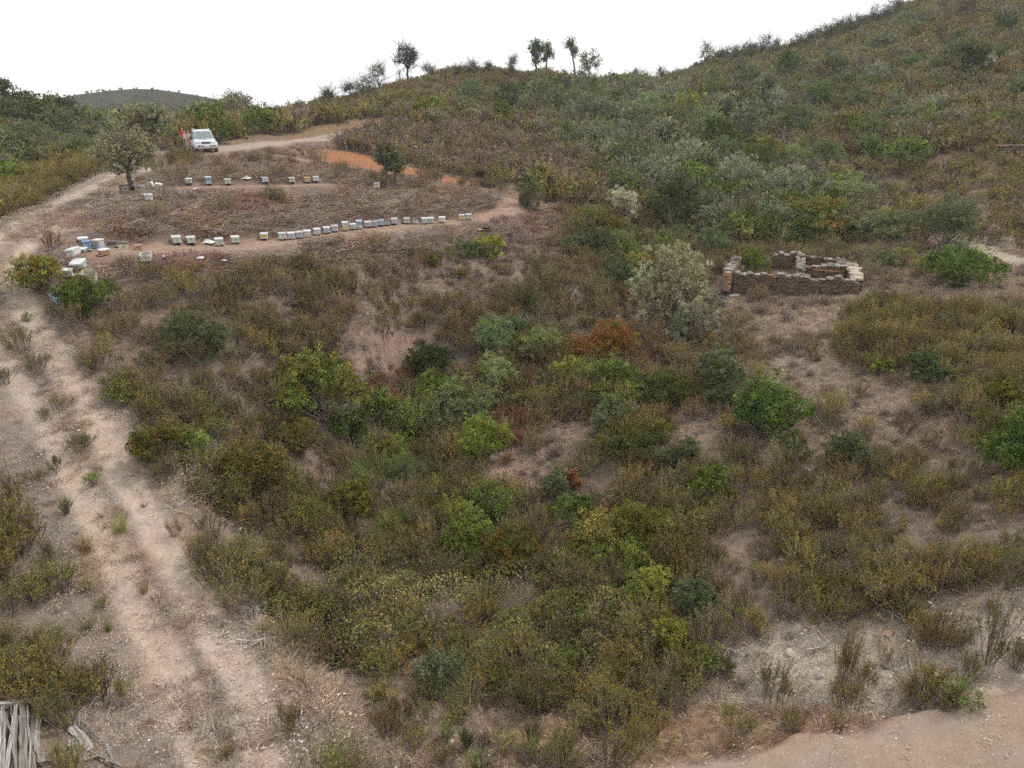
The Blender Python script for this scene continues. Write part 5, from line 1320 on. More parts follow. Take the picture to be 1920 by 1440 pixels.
# --- plants standing one by one on the track and by the road
TUFTS = [
 (40, 668, 46, 50, "cistus_olive", "dark shrub between the track's ruts at the bend, upper"), (72, 702, 40, 36, "cistus_olive", "dark shrub between the track's ruts just below the upper one"), (12, 722, 34, 34, "cistus_olive", "dark shrub at the picture edge of the track"),
 (156, 845, 50, 32, "cistus_olive", "low green shrub on the track's middle strip, half way"), (72, 905, 52, 28, "dry_grass_green", "olive grass clump on the track near the outer verge"), (107, 888, 24, 32, "cistus_olive", "small dark seedling on the track beside the olive grass clump"),
 (177, 915, 28, 26, "green_small", "fresh green seedling on the track's middle strip"), (126, 968, 28, 36, "broomy", "upright green tuft on the track"), (227, 1002, 36, 44, "limetuft", "bright green tuft on the track's inner rut"),
 (97, 1070, 38, 52, "cistus_olive", "dark upright shrub on the track's outer side"), (162, 1040, 40, 36, "yellowtuft", "yellow tuft in the middle of the track"), (165, 1112, 24, 40, "yellowtuft", "thin yellow-green tuft by the outer rut"),
 (272, 1116, 28, 36, "yellowtuft", "yellow tuft on the middle strip low on the track"), (190, 1146, 30, 22, "cistus_olive", "low dull shrub between the ruts low on the track"), (168, 1184, 34, 28, "grey_small", "grey-green low shrub on the outer side low on the track"),
 (206, 1186, 24, 36, "limetuft", "small lime tuft beside the grey-green low shrub"), (240, 1330, 40, 60, "cistus_yellow", "tall yellow-green shrub at the outer edge of the track near the planks"), (426, 1426, 52, 44, "yellowtuft", "yellow-green tuft between the ruts at the bottom edge"),
 (548, 1380, 60, 56, "cistus_yellow", "yellow-green shrub on the dry grass beside the track"), (85, 790, 22, 26, "cistus_brown", "small brown shrub on the upper track"), (112, 775, 24, 34, "cistus_olive", "small upright shrub on the upper track's middle strip"), (330, 1010, 26, 34, "cistus_olive", "small shrub at the inner edge of the track"),
 (300, 1140, 48, 26, "grey_grass", "grey dead tuft on the middle strip low on the track"), (175, 705, 22, 24, "cistus_brown", "small shrub at the inner edge of the upper track"), (85, 560, 20, 20, "cistus_olive", "tiny shrub at the bend of the track"), (52, 605, 18, 18, "green_small", "tiny green seedling at the bend of the track"),
 (1192, 1412, 56, 66, "cistus_yellow", "yellow-green shrub standing alone at the road edge"), (1110, 1374, 40, 40, "cistus_yellow", "smaller yellow-green shrub uphill of the lone road-edge one"), (1000, 1400, 40, 44, "cistus_olive", "olive shrub in the dry grass near the bottom edge"), (1385, 1385, 60, 44, "cistus_olive", "olive shrub on the orange road bank"),
 (1365, 1345, 36, 40, "limetuft", "lime tuft on top of the orange road bank"), (1482, 1352, 40, 36, "yellowtuft", "yellow tuft at the lower rim of the pale stony bank"), (1565, 1372, 34, 40, "yellowtuft", "yellow-green tuft by the road below the pale bank"), (1578, 1290, 50, 90, "cistus_yellow", "tall thin shrub in the middle of the pale stony bank"),
 (1700, 1330, 52, 54, "cistus_yellow", "yellow-topped shrub on the rim of the pale bank"), (1790, 1330, 62, 50, "green_small", "fresh green shrub on the rim of the pale bank"), (1848, 1250, 76, 110, "cistus_olive", "tall open shrub on the pale bank near the picture edge"), (1810, 1285, 40, 60, "cistus_olive", "slim shrub at the foot of the tall open one on the pale bank"),
 (1725, 1220, 36, 44, "cistus_yellow", "thin yellow-green shrub on the upper pale bank"), (1905, 1260, 44, 56, "cistus_olive", "olive shrub at the picture edge on the pale bank"), (1450, 1320, 70, 60, "cistus_olive", "olive shrub at the end of the pale stony bank"), (1655, 1250, 30, 36, "cistus_brown", "small brown shrub on the pale stony bank"),
 (880, 1330, 76, 70, "rush", "spiky grass clump in the dead grass hollow above the road"), (1225, 1345, 80, 74, "cistus_brown", "brown shrub on the bank above the orange road cut"),
]
SPEC["dry_grass_green"] = [gen_grass(400, .6, .45, 110, (OLIVE, YEL, STRAW2), (3, 3, 2), .010, .5).mesh("tuft")]
SPEC["limetuft"] = [gen_grass(401 + i, .5, .6, 120, (BRGRN, LIME, OLIVE), None, .011, .3).mesh("tuft") for i in range(2)]
SPEC["yellowtuft"] = [gen_grass(404 + i, .5, .55, 120, (YEL, (0.30, 0.25, 0.08), OLIVE, STRAW), None, .011, .4).mesh("tuft") for i in range(2)]
SPEC["rush"] = [gen_grass(407, 1.0, .8, 220, (OLIVE, MIDGRN, STRAW2), None, .010, .7).mesh("tuft")]
SPEC["broomy"] = [gen_broom(408, .6, .7, 200).mesh("tuft")]
for i, (px, py, wp, hp, key, lab) in enumerate(TUFTS):
    _, R = spot(px, py); w, hh = size_at(wp, hp, py, R, px); Q, _ = spot(px, py, .2 * w)
    me = SPEC[key][i % len(SPEC[key])]
    xs = np.array([v.co for v in me.vertices]); mw = max(.2, np.percentile(np.abs(xs[:, :2]), 96) * 2); mh = max(.15, np.percentile(xs[:, 2], 97))
    grassy = key in ("dry_grass_green", "limetuft", "yellowtuft", "rush", "grey_grass")
    o = link("grass_tuft" if grassy else "young_shrub", me, label=lab, category="grass tuft" if grassy else "shrub", loc=Q, rot=(0, 0, random.uniform(0, 6.28)), scale=(w / mw, w / mw, hh / mh))
    KEEPOUT.append((Q[0], Q[1], .3 * w))

# ------------------------------------------------------------------ boxes, hives, ruin, car, people, planks
def bm_box(bm, sx, sy, sz, loc=(0, 0, 0), rot=(0, 0, 0), taper=1.0):
    m = Matrix.Translation(loc) @ Euler(rot).to_matrix().to_4x4()
    vs = []
    for z in (-.5, .5):
        k = 1.0 if z < 0 else taper
        for x, y in ((-.5, -.5), (.5, -.5), (.5, .5), (-.5, .5)):
            vs.append(bm.verts.new(m @ Vector((x * sx * k, y * sy * k, z * sz))))
    for f in ((3, 2, 1, 0), (4, 5, 6, 7), (0, 1, 5, 4), (1, 2, 6, 5), (2, 3, 7, 6), (3, 0, 4, 7)):
        bm.faces.new([vs[i] for i in f])
    return vs

def bm_done(bm, name, mat, bevel=0.0, smooth=False, seg=1):
    if bevel > 0:
        bmesh.ops.bevel(bm, geom=bm.edges[:], offset=bevel, segments=seg, affect='EDGES', profile=0.5)
    bmesh.ops.recalc_face_normals(bm, faces=bm.faces[:])
    me = bpy.data.meshes.new(name); bm.to_mesh(me); bm.free()
    me.materials.append(mat)
    if smooth:
        for p in me.polygons: p.use_smooth = True
    return me

def box_mesh(name, mat, parts, bevel=0.004, seg=1):
    bm = bmesh.new()
    for p in parts: bm_box(bm, *p)
    return bm_done(bm, name, mat, bevel, seg=seg)

PAINT = {k: simple_mat("paint_" + k, c, .6, grime=.55, scale=6, grime_col=g) for k, c, g in (
 ("white", (.56, .57, .54), (.36, .32, .26)), ("green", (.42, .49, .39), (.32, .31, .24)), ("blue", (.13, .25, .42), (.3, .33, .34)), ("pale_blue", (.33, .46, .54), (.33, .32, .28)),
 ("cream", (.58, .50, .32), (.4, .32, .2)), ("yellow", (.66, .46, .16), (.36, .27, .15)), ("ochre", (.50, .34, .14), (.3, .22, .12)), ("grey", (.46, .47, .47), (.27, .25, .23)), ("wood", (.36, .23, .13), (.2, .14, .1)), ("dark", (.10, .095, .09), (.2, .17, .15)))}
M_ZINC = simple_mat("zinc", (.46, .50, .53), .5, .2, grime=.5, scale=5, grime_col=(.40, .36, .32))
M_ZINCB = simple_mat("zinc_bright", (.60, .63, .65), .5, .1, grime=.35, scale=5, grime_col=(.5, .47, .42))
M_SLOT = simple_mat("dark_slot", (.02, .018, .015), .9, grime=0)
M_BLOCK = simple_mat("old_wood", (.16, .12, .09), .9, grime=.5, bump=.4)

HIVE_MESH = {}
def hive_mesh(key, fn):
    if key not in HIVE_MESH: HIVE_MESH[key] = fn()
    return HIVE_MESH[key]

def hive(px, py, body, label, lid="zinc_bright", tiers=1, upper=None, s=1.0, yaw=None, tilt=(0, 0), z=0.0, stand=True, group="beehives in the apiary", lidded=True, pos=None):
    """a box hive: stand, floor board with landing lip, one or two boxes, dark entrance, hand holds, metal-capped lid"""
    if pos is None:
        Q, R = spot(px, py)
    else:
        Q = np.array(pos)
    s *= .79 / math.sqrt(1 + ((px - 960) / FPX) ** 2 + ((py - 720) / FPX) ** 2)
    if yaw is None: yaw = math.atan2(-Q[0], -Q[1]) + math.pi + random.uniform(-.12, .12)
    W, D, H = .46, .52, .235
    root = link("beehive", None, label=label, category="beehive", group=group, loc=(Q[0], Q[1], Q[2] + z), rot=(tilt[0], tilt[1], -yaw), scale=s)
    b0 = .15 if stand else 0.02
    if stand:
        for sx in (-.15, .15):
            link("stand", hive_mesh("stand", lambda: box_mesh("stand", M_BLOCK, [(.08, .44, .24, (0, 0, -.02))])), root, loc=(sx, 0, 0.05))
    link("floor_board", hive_mesh("floor" + body, lambda: box_mesh("floor_board", PAINT["grey" if body != "wood" else "wood"], [(W + .01, D + .14, .03, (0, -.05, 0))])), root, loc=(0, 0, b0 + .015))
    zz = b0 + .03
    for t in range(tiers):
        bcol = body if t == 0 or upper is None else upper
        bx = link("hive_box", hive_mesh("box" + bcol, lambda: box_mesh("hive_box", PAINT[bcol], [(W, D, H, (0, 0, H / 2))], .006)), root, loc=(0, 0, zz))
        link("hand_hold", hive_mesh("hold", lambda: box_mesh("hand_hold", M_SLOT, [(.11, .012, .025)], .002)), bx, loc=(0, -D / 2, H * .66))
        if t == 0:
            link("entrance", hive_mesh("entr", lambda: box_mesh("entrance", M_SLOT, [(.22, .012, .022)], .002)), bx, loc=(0, -D / 2, .018))
        zz += H + .004
    if lidded:
        m = {"zinc": M_ZINC, "zinc_bright": M_ZINCB}.get(lid) or PAINT[lid]
        link("lid", hive_mesh("lid" + lid, lambda: box_mesh("lid", m, [(W + .05, D + .05, .085, (0, 0, .03))], .008)), root, loc=(0, 0, zz))
    KEEPOUT.append((Q[0], Q[1], .75))
    return root

def open_box(px, py, col, label, yaw=0.4, tilt=(0, 0), s=1.0, name="hive_box", z=0.0):
    Q, R = spot(px, py)
    W, D, H, T = .46, .52, .30, .03
    s *= .85
    bm = bmesh.new()
    for a in ((W, T, H, (0, -D / 2, H / 2)), (W, T, H, (0, D / 2, H / 2)), (T, D - T - .004, H, (-W / 2 + T / 2, 0, H / 2)), (T, D - T - .004, H, (W / 2 - T / 2, 0, H / 2))): bm_box(bm, *a)
    me = bm_done(bm, "walls", PAINT[col], .004)
    root = link("open_hive_box", None, label=label, category="hive box", loc=(Q[0], Q[1], Q[2] + z), rot=(tilt[0], tilt[1], yaw), scale=s)
    link("box_wall", me, root)
    link("inside_floor", box_mesh("inside_floor", PAINT["dark"], [(W - 2 * T - .004, D - 2 * T, .02)]), root, loc=(0, 0, .04))
    KEEPOUT.append((Q[0], Q[1], .5))
    return root

def loose_lid(px, py, label, yaw=0., tilt=(0, 0), mat=None, z=.05, s=1.0):
    Q, R = spot(px, py)
    s *= .85
    me = box_mesh("hive_lid", mat or M_ZINCB, [(.52, .58, .07, (0, 0, .03))], .008)
    KEEPOUT.append((Q[0], Q[1], .45))
    return link("hive_lid", me, label=label, category="hive lid", loc=(Q[0], Q[1], Q[2] + z), rot=(tilt[0], tilt[1], yaw), scale=s)

# upper terrace
hive(355, 346, "green", "pale green hive at the start of the upper row")
hive(392, 347, "pale_blue", "blue two-box hive, second in the upper row", tiers=2, upper="blue", s=.9)
hive(428, 347, "green", "dull green hive, third in the upper row", lid="green")
hive(498, 344, "white", "white hive alone in the middle of the upper row", lid="zinc")
hive(548, 344, "cream", "cream hive with a grey lid near the end of the upper row", lid="zinc")
hive(577, 343, "ochre", "ochre hive touching the white last one of the upper row", lid="ochre", s=.95)
hive(593, 342, "white", "white last hive of the upper row", lid="zinc")
hive(707, 354, "cream", "lone cream hive beside the slim young trees", lid="zinc")
hive(280, 378, "white", "white hive on a stand downhill of the hive-strewn cork oak", s=1.05)
# lower row, left end
hive(332, 458, "green", "pale green hive at the start of the long hive row", s=1.05)
hive(359, 458, "green", "pale green hive, second of the long row, before the white rubbish", s=1.0, lid="zinc_bright")
hive(412, 461, "green", "pale green hive just after the white rubbish", s=1.0, lid="zinc_bright")
hive(442, 457, "green", "pale green hive alone between the rubbish and the yellow one", s=1.0)
hive(496, 450, "yellow", "low yellow hive with a white lid in the long row", s=.95)
ROW = [(530, 450, "white", "zinc", 1, None, "white hive opening the tight part of the long row"), (547, 449, "grey", "zinc_bright", 1, None, "weathered grey hive, second in the tight part of the row"), (562, 447, "pale_blue", "zinc", 1, None, "bluish hive, third in the tight part of the row"),
       (577, 445, "white", "zinc_bright", 1, None, "clean white hive, fourth in the tight part of the row"), (595, 441, "white", "zinc_bright", 1, None, "white hive next to the light blue one"), (613, 438, "pale_blue", "zinc_bright", 1, None, "light blue hive in the long row"),
       (628, 435, "grey", "zinc", 1, None, "grey hive between the light blue and the blue-over-yellow hive"), (648, 433, "yellow", "zinc_bright", 2, "pale_blue", "two-box hive, blue over yellow, in the long row"), (662, 431, "grey", "zinc_bright", 1, None, "grey hive beside the blue-over-yellow one"),
       (674, 430, "white", "zinc", 2, "blue", "tallest two-box hive, blue over white, in the long row"), (690, 427, "grey", "zinc_bright", 1, None, "grey hive just past the tallest two-box hive"), (702, 426, "grey", "zinc", 1, None, "grey hive, second past the tallest two-box hive"),
       (714, 424, "pale_blue", "zinc", 1, None, "faded blue hive, third past the tallest two-box hive"), (726, 423, "grey", "dark", 1, None, "dark-sided hive, fourth past the tallest two-box hive"), (739, 421, "grey", "zinc_bright", 1, None, "pale grey hive before the gap in the long row"),
       (763, 420, "grey", "zinc", 1, None, "grey hive after the gap in the long row"), (779, 420, "grey", "dark", 1, None, "dark-lidded grey hive, second after the gap"), (796, 420, "pale_blue", "zinc_bright", 1, None, "pale blue-white hive, third after the gap"),
       (808, 419, "green", "zinc_bright", 1, None, "greenish white hive, fourth after the gap"), (829, 418, "white", "zinc_bright", 1, None, "white hive standing by itself near the row's end"), (866, 413, "yellow", "zinc", 1, None, "orange-yellow hive at the end of the long row"), (879, 412, "grey", "zinc", 1, None, "grey-green last hive of the long row")]
for px, py, col, lid, t, up, lab in ROW:
    hive(px, py, col, lab, lid=lid, tiers=t, upper=up, s=.88 if t == 2 else .95 + random.uniform(-.03, .04))
# cluster near the bend of the track
hive(157, 457, "wood", "unpainted wooden hive with a white lid at the back of the bend cluster", s=1.05, stand=False, tiers=1)
hive(164, 468, "blue", "blue-grey double hive in the bend cluster", tiers=2, s=.88, lid="blue", stand=False)
hive(186, 466, "pale_blue", "pale double hive in the bend cluster", tiers=2, upper="green", s=.92, stand=False, yaw=.1)
hive(196, 478, "wood", "brown box with a bright square lid turned cornerwise in the bend cluster", s=.95, yaw=.75, stand=False)
hive(212, 461, "dark", "dark old hive box in the bend cluster", s=.85, lid="dark", stand=False)
hive(232, 465, "cream", "cream hive with a tilted dark lid in the bend cluster", s=1.05, lid="dark", yaw=-.35, tilt=(0, .08), stand=False)
hive(260, 468, "wood", "rusty brown low hive box past the cream one", s=.8, lid="wood", stand=False)
loose_lid(150, 470, "white lid lying flat in front of the blue-grey double hive", .2)
open_box(275, 487, "white", "open white hive box below the long row", .25, (.1, .0))
# tumbled hives lower at the bend
hive(145, 500, "white", "white hive tipped on top of the tumbled pile", s=1.05, tilt=(.12, -.16), z=.45, stand=False, yaw=.2)
hive(152, 508, "white", "white hive under the tipped one in the tumbled pile", s=1.0, tilt=(.03, -.05), z=.12, stand=False, yaw=.3)
hive(126, 516, "grey", "grey hive half hidden by the olive-green bush in the tumbled pile", s=1.0, tilt=(.05, .1), stand=False, yaw=-.3)
hive(141, 527, "wood", "brown hive under a bright lid at the front of the tumbled pile", s=1.0, tilt=(-.05, .0), stand=False, yaw=.15)
loose_lid(150, 513, "bright lid leaning on the tumbled pile", .15, (.25, 0), None, .42)
open_box(113, 562, "pale_blue", "open white hive box tipped over below the tumbled pile", -.5, (.25, .3), z=.02)
# old drum with an orange rim
def drum(px, py, label):
    Q, R = spot(px, py)
    root = link("old_drum", None, label=label, category="drum", loc=Q, rot=(.5, .25, 0))
    def ring(r0, r1, z0, z1, mat, nm):
        bm = bmesh.new(); n = 20; rows = [(r0, z0), (r1, z1), (r1 - .012, z1), (r0 - .012, z0 + .01)]
        vs = [[bm.verts.new((math.cos(a * 2 * math.pi / n) * r, math.sin(a * 2 * math.pi / n) * r, z)) for a in range(n)] for r, z in rows]
        for k in range(3):
            for a in range(n): bm.faces.new((vs[k][a], vs[k][(a + 1) % n], vs[k + 1][(a + 1) % n], vs[k + 1][a]))
        if nm == "shell": bm.faces.new(vs[3])
        return bm_done(bm, nm, mat, 0, True)
    link("shell", ring(.27, .28, 0, .42, PAINT["green"], "shell"), root); link("rim", ring(.285, .292, .40, .44, PAINT["yellow"], "rim"), root)
    KEEPOUT.append((Q[0], Q[1], .4))
drum(169, 530, "pale round drum with an orange rim beside the tumbled hives")
# by the cork oak
hive(266, 361, "pale_blue", "blue-grey double hive leaning behind the cork oak's trunk", tiers=2, s=.95, tilt=(0, -.12), lid="zinc", stand=False, yaw=.3)
hive(263, 367, "white", "white hive fallen against the cork oak's trunk", s=.8, tilt=(-.35, .3), z=.1, stand=False, yaw=.5)
hive(281, 355, "yellow", "yellow hive lying on its side past the cork oak", s=.9, tilt=(.2, 1.2), z=.2, stand=False)
hive(297, 354, "grey", "grey tilted hive furthest past the cork oak", s=.95, tilt=(.1, .25), z=.05, stand=False)
Q, R = spot(238, 366)
root = link("open_hive_box", None, label="square wooden box on its side, pale inside, on the track side of the oak", category="hive box", loc=(Q[0], Q[1], Q[2] + .02), rot=(0, 0, .35))
bm = bmesh.new()
for a in ((.56, .3, .03, (0, 0, .015)), (.56, .3, .03, (0, 0, .535)), (.03, .3, .486, (-.265, 0, .275)), (.03, .3, .486, (.265, 0, .275))): bm_box(bm, *a)
link("box_wall", bm_done(bm, "box_wall", PAINT["wood"], .003), root); link("inside_panel", box_mesh("inside_panel", PAINT["white"], [(.49, .02, .48)]), root, loc=(0, .05, .275)); link("knot_hole", box_mesh("knot_hole", M_SLOT, [(.07, .01, .07)]), root, loc=(0, .036, .29))
KEEPOUT.append((Q[0], Q[1], .5))

# white plastic sheets and scraps
M_PLASTIC = simple_mat("white_plastic", (.85, .86, .86), .5, grime=.15, scale=4)
def scrap(px, py, w, label, seed, name="plastic_sheet", lump=.12, mat=M_PLASTIC, z=.05):
    Q, R = spot(px, py); rng = np.random.default_rng(seed)
    n = 9; g = np.linspace(-.5, .5, n); X, Y = np.meshgrid(g, g)
    rr = np.hypot(X, Y) * 2; k = 1 - .3 * vnoise(X * 4 + seed, Y * 4, seed)
    Z = lump * (vnoise(X * 5 + seed, Y * 5 + 3, seed) + .5 * vnoise(X * 11, Y * 11 + seed, seed + 1)) * np.clip(1.15 - rr, 0, 1) + .01
    V = np.stack([X * w * k, Y * w * .8 * k, Z + z], -1).reshape(-1, 3)
    i = np.arange(n - 1)[:, None] * n + np.arange(n - 1)[None]; F = np.stack([i, i + 1, i + n + 1, i + n], -1).reshape(-1, 4)
    me = build_mesh(name, V, [F], None, [mat], True)
    o = link(name, me, label=label, category="plastic scrap", loc=Q, rot=(0, 0, rng.uniform(0, 6)))
    KEEPOUT.append((Q[0], Q[1], .3 * w))
scrap(391, 457, .62, "crumpled white plastic sheet between two pale green hives of the long row", 1, lump=.16)
scrap(463, 336, .75, "crumpled white plastic sheet in the upper hive row", 2, lump=.12)
SC = [(333, 357, .3, "white scrap below the start of the upper row"), (368, 356, .38, "white scrap below the blue two-box hive"), (347, 362, .25, "small white scrap downhill of the upper row's start"), (310, 483, .3, "white scrap beside the open white box"), (376, 486, .42, "long white strip below the long row's start"),
      (420, 491, .3, "white scrap furthest down the slope below the long row"), (612, 411, .3, "white scrap on the brown slope above the tight hive row"), (900, 432, .4, "pale torn sheet below the end of the long row"), (511, 383, .25, "tiny white scrap in mid slope between the two hive rows"), (480, 334, .25, "small white scrap beside the upper row's plastic sheet")]
for i, (px, py, w, lab) in enumerate(SC): scrap(px, py, w, lab, 10 + i, "plastic_scrap", .06)

# ------------------------------------------------------------------ ruined stone house
STONEM = [simple_mat("schist_%d" % i, c, .9, grime=.6, scale=7, bump=.5, grime_col=g) for i, (c, g) in enumerate((
    ((.115, .088, .068), (.20, .155, .11)), ((.16, .115, .078), (.09, .075, .062)), ((.21, .145, .09), (.12, .09, .07)), ((.135, .12, .108), (.24, .21, .18)), ((.24, .15, .09), (.15, .11, .08))))]
CAPM = [simple_mat("cap_stone_%d" % i, c, .9, grime=.6, scale=6, bump=.5, grime_col=g) for i, (c, g) in enumerate((((.21, .19, .172), (.11, .095, .085)), ((.28, .245, .215), (.15, .125, .11)), ((.155, .14, .13), (.25, .225, .2))))]
M_EARTH = simple_mat("earth_core", (.075, .058, .045), 1.0, grime=.4)
M_LIGHTST = simple_mat("light_stone", (.42, .35, .27), .9, grime=.5, scale=4, bump=.4)

def stone_geo(rng, sx, sy, sz):
    bm = bmesh.new()
    vs = bm_box(bm, sx, sy, sz)
    for v in vs:
        v.co.x += rng.normal(0, sx * .05); v.co.y += rng.normal(0, sy * .05); v.co.z += rng.normal(0, sz * .12)
    bmesh.ops.bevel(bm, geom=bm.edges[:], offset=min(sx, sy, sz) * .16, segments=1, affect='EDGES')
    bmesh.ops.recalc_face_normals(bm, faces=bm.faces[:])
    return bm
rngs = np.random.default_rng(77)
STONES = []
for i in range(20):
    me = bpy.data.meshes.new("stone"); b = stone_geo(rngs, 1, 1, 1); b.to_mesh(me); b.free(); me.materials.append(STONEM[[0, 1, 2, 3, 1, 0, 3, 2, 0, 4][i % 10]]); STONES.append(me)
CAPS = []
for i in range(9):
    me = bpy.data.meshes.new("cap_stone"); b = stone_geo(rngs, 1, 1, 1); b.to_mesh(me); b.free(); me.materials.append(CAPM[i % 3]); CAPS.append(me)
UNIT = np.array([v.co for v in STONES[0].vertices]); 

PL, _ = spot(1364, 552); PR, _ = spot(1606, 551)
ex = np.array([PR[0] - PL[0], PR[1] - PL[1]]); RL_ = float(np.linalg.norm(ex)); ex /= RL_
ey = np.array([-ex[1], ex[0]])
if ey[1] < 0: ey = -ey
ruin_z = float((PL[2] + PR[2]) / 2)
ruin = link("ruined_stone_house", None, label="roofless ruined schist house with broken dark stone walls on the dry slope", category="ruin", loc=(PL[0], PL[1], ruin_z), rot=(0, 0, math.atan2(ex[1], ex[0])))
def gz(x, y):      # ground under a ruin point, relative to the ruin's origin
    p = np.array([PL[0], PL[1]]) + ex * x + ey * y
    return float(h(np.array([p[0]]), np.array([p[1]]))[0]) - ruin_z

part_stones = [0]
def ruin_wall(x0, y0, x1, y1, top0, top1, name="wall", single=False, caps=True, T=.46, light=False):
    """a wall from (x0,y0) to (x1,y1) in the ruin's own plan; stones course by course on both faces, cap stones along the broken top"""
    L = math.hypot(x1 - x0, y1 - y0); a = math.atan2(y1 - y0, x1 - x0); ca, sa = math.cos(a), math.sin(a)
    foot = min(gz(x0, y0), gz(x1, y1), gz((x0 + x1) / 2, (y0 + y1) / 2)) - .25
    ph = rngs.uniform(0, 50)
    top = lambda s: top0 + (top1 - top0) * s / L + .30 * (float(vnoise(np.array([s * .9 + ph]), np.array([3.3]), 5)[0]) - .42) + .14 * (float(vnoise(np.array([s * 3.1 + ph]), np.array([7.7]), 6)[0]) - .5)
    lo = min(top0, top1) - .30
    core = box_mesh(name, M_EARTH, [(L - .06, T - .14, lo - foot - .08, (L / 2, 0, (lo + foot - .08) / 2))], 0)
    w = link(name, core, ruin, loc=(x0, y0, 0), rot=(0, 0, a))
    bulk = bmesh.new()
    for side in (-1, 1):
        z = foot
        while z < max(top0, top1) + .2:
            hh = rngs.uniform(.04, .085)
            s = -rngs.uniform(0, .2)
            while s < L:
                ln = rngs.uniform(.13, .42)
                c = min(max(s + ln / 2, .08), L - .08)
                if z + hh * .6 < top(c) - .04 and z + hh > gz(x0 + ca * c, y0 + sa * c) - .12:
                    dp = rngs.uniform(.18, .24); off = side * (T / 2 - dp / 2 + rngs.uniform(-.03, .025))
                    loc = (c, off, z + hh / 2); sc = (ln * .97, dp, hh * .95); rt = (rngs.normal(0, .03), rngs.normal(0, .05), rngs.normal(0, .05))
                    if single and side < 0 and part_stones[0] < 215:
                        part_stones[0] += 1
                        link("stone", STONES[int(rngs.integers(20))], w, loc=loc, rot=rt, scale=sc)
                    else:
                        mt = Matrix.Translation(loc) @ Euler(rt).to_matrix().to_4x4() @ Matrix.Diagonal((*sc, 1))
                        src = STONES[int(rngs.integers(20))]; vs = [bulk.verts.new(mt @ v.co) for v in src.vertices]
                        mi = int(rngs.integers(5)) if rngs.uniform() < .9 else 4
                        for f in src.polygons: bulk.faces.new([vs[k] for k in f.vertices]).material_index = mi % 5
                s += ln
            z += hh
    if len(bulk.verts):
        me = bpy.data.meshes.new("stonework"); bulk.to_mesh(me); bulk.free()
        for m in STONEM: me.materials.append(m)
        link("stonework", me, w, kind="stuff")
    if caps:
        s = 0.0
        while s < L:
            ln = rngs.uniform(.14, .42); c = s + ln / 2
            if c > L: break
            hc = rngs.uniform(.04, .14)
            if rngs.uniform() < .2:
                s += ln; continue
            for off, dp in (((0, T * 1.06),) if rngs.uniform() < .55 else ((-T * .27, T * .52), (T * .27, T * .5))):
                link("cap_stone", CAPS[int(rngs.integers(9))], w, loc=(c, off + rngs.normal(0, .02), top(c) + hc / 2 - .05 + rngs.uniform(-.02, .03)), rot=(rngs.normal(0, .12), rngs.normal(0, .12), rngs.normal(0, .3)), scale=(ln * .96, dp, hc))
            s += ln
    return w
TOP = 1.0
D2 = 5.4
w_front = ruin_wall(0.25, 0, RL_, 0, TOP - .02, TOP + .02, single=True)
w_left = ruin_wall(-.12, -.55, .18, 3.3, TOP + .10, TOP + .22, T=.5)
w_back = ruin_wall(2.3, D2, 6.15, D2, TOP + .22, TOP + .15)
w_backr = ruin_wall(6.15, D2 - .7, RL_ - .3, D2 - .7, TOP + .02, TOP - .05)
w_right = ruin_wall(RL_ - .05, .25, RL_ - .02, D2 - .5, TOP + .02, TOP - .02, T=.6)
w_cross = ruin_wall(3.75, .25, 3.85, D2 - .25, TOP - .05, TOP + .18)
w_mid = ruin_wall(4.1, 3.0, 6.2, 3.0, TOP + .05, TOP + .12)
w_side = ruin_wall(6.05, 3.25, 6.1, D2 - .25, TOP + .12, TOP + .15)
# brick lintel in the middle wall, sandstone pier at the broken end, pale quoins at the far end
M_BRICK = simple_mat("brick_red", (.50, .22, .12), .9, grime=.4, scale=9)
bk = box_mesh("brick", M_BRICK, [(.28, .10, .07)], .006)
for i in range(5): link("brick", bk, w_mid, loc=(.55 + i * .29, -.215, TOP - .14 + .004 * (i % 2)))
M_PIER = simple_mat("pier_stone", (.36, .22, .135), .9, grime=.5, scale=5, bump=.4, grime_col=(.26, .16, .11))
for k in range(9):
    me = bpy.data.meshes.new("pier_stone"); b = stone_geo(rngs, rngs.uniform(.34, .46), .34, .115); b.to_mesh(me); b.free(); me.materials.append(M_PIER)
    link("pier_stone", me, w_left, loc=(-.12 + rngs.normal(0, .02), rngs.normal(0, .03), .12 + k * .122), rot=(0, 0, math.pi / 2 + rngs.normal(0, .08)))
for k in range(9):
    me = bpy.data.meshes.new("quoin"); b = stone_geo(rngs, rngs.uniform(.4, .75), rngs.uniform(.3, .55), rngs.uniform(.1, .2)); b.to_mesh(me); b.free(); me.materials.append(M_LIGHTST)
    link("quoin", me, w_right, loc=(.0 + k * .5, rngs.normal(0, .04), TOP + .05 + rngs.normal(0, .03)), rot=(rngs.normal(0, .05), rngs.normal(0, .05), math.pi / 2 + rngs.normal(0, .15)))
for x in np.arange(-.2, RL_ + .3, .7):
    for y in (-.1, 1.6, 3.2, 4.9):
        p = np.array([PL[0], PL[1]]) + ex * x + ey * y
        if y < 0 or y > 4.5 or x < .2 or x > RL_ - .4: KEEPOUT.append((p[0], p[1], .55))
        elif 3.2 < x < 7.8: KEEPOUT.append((p[0], p[1], .8))
bush("fig_bush", 1402, 516, 66, 46, "hazel", "bright lime-green leafy bush growing inside the ruin")
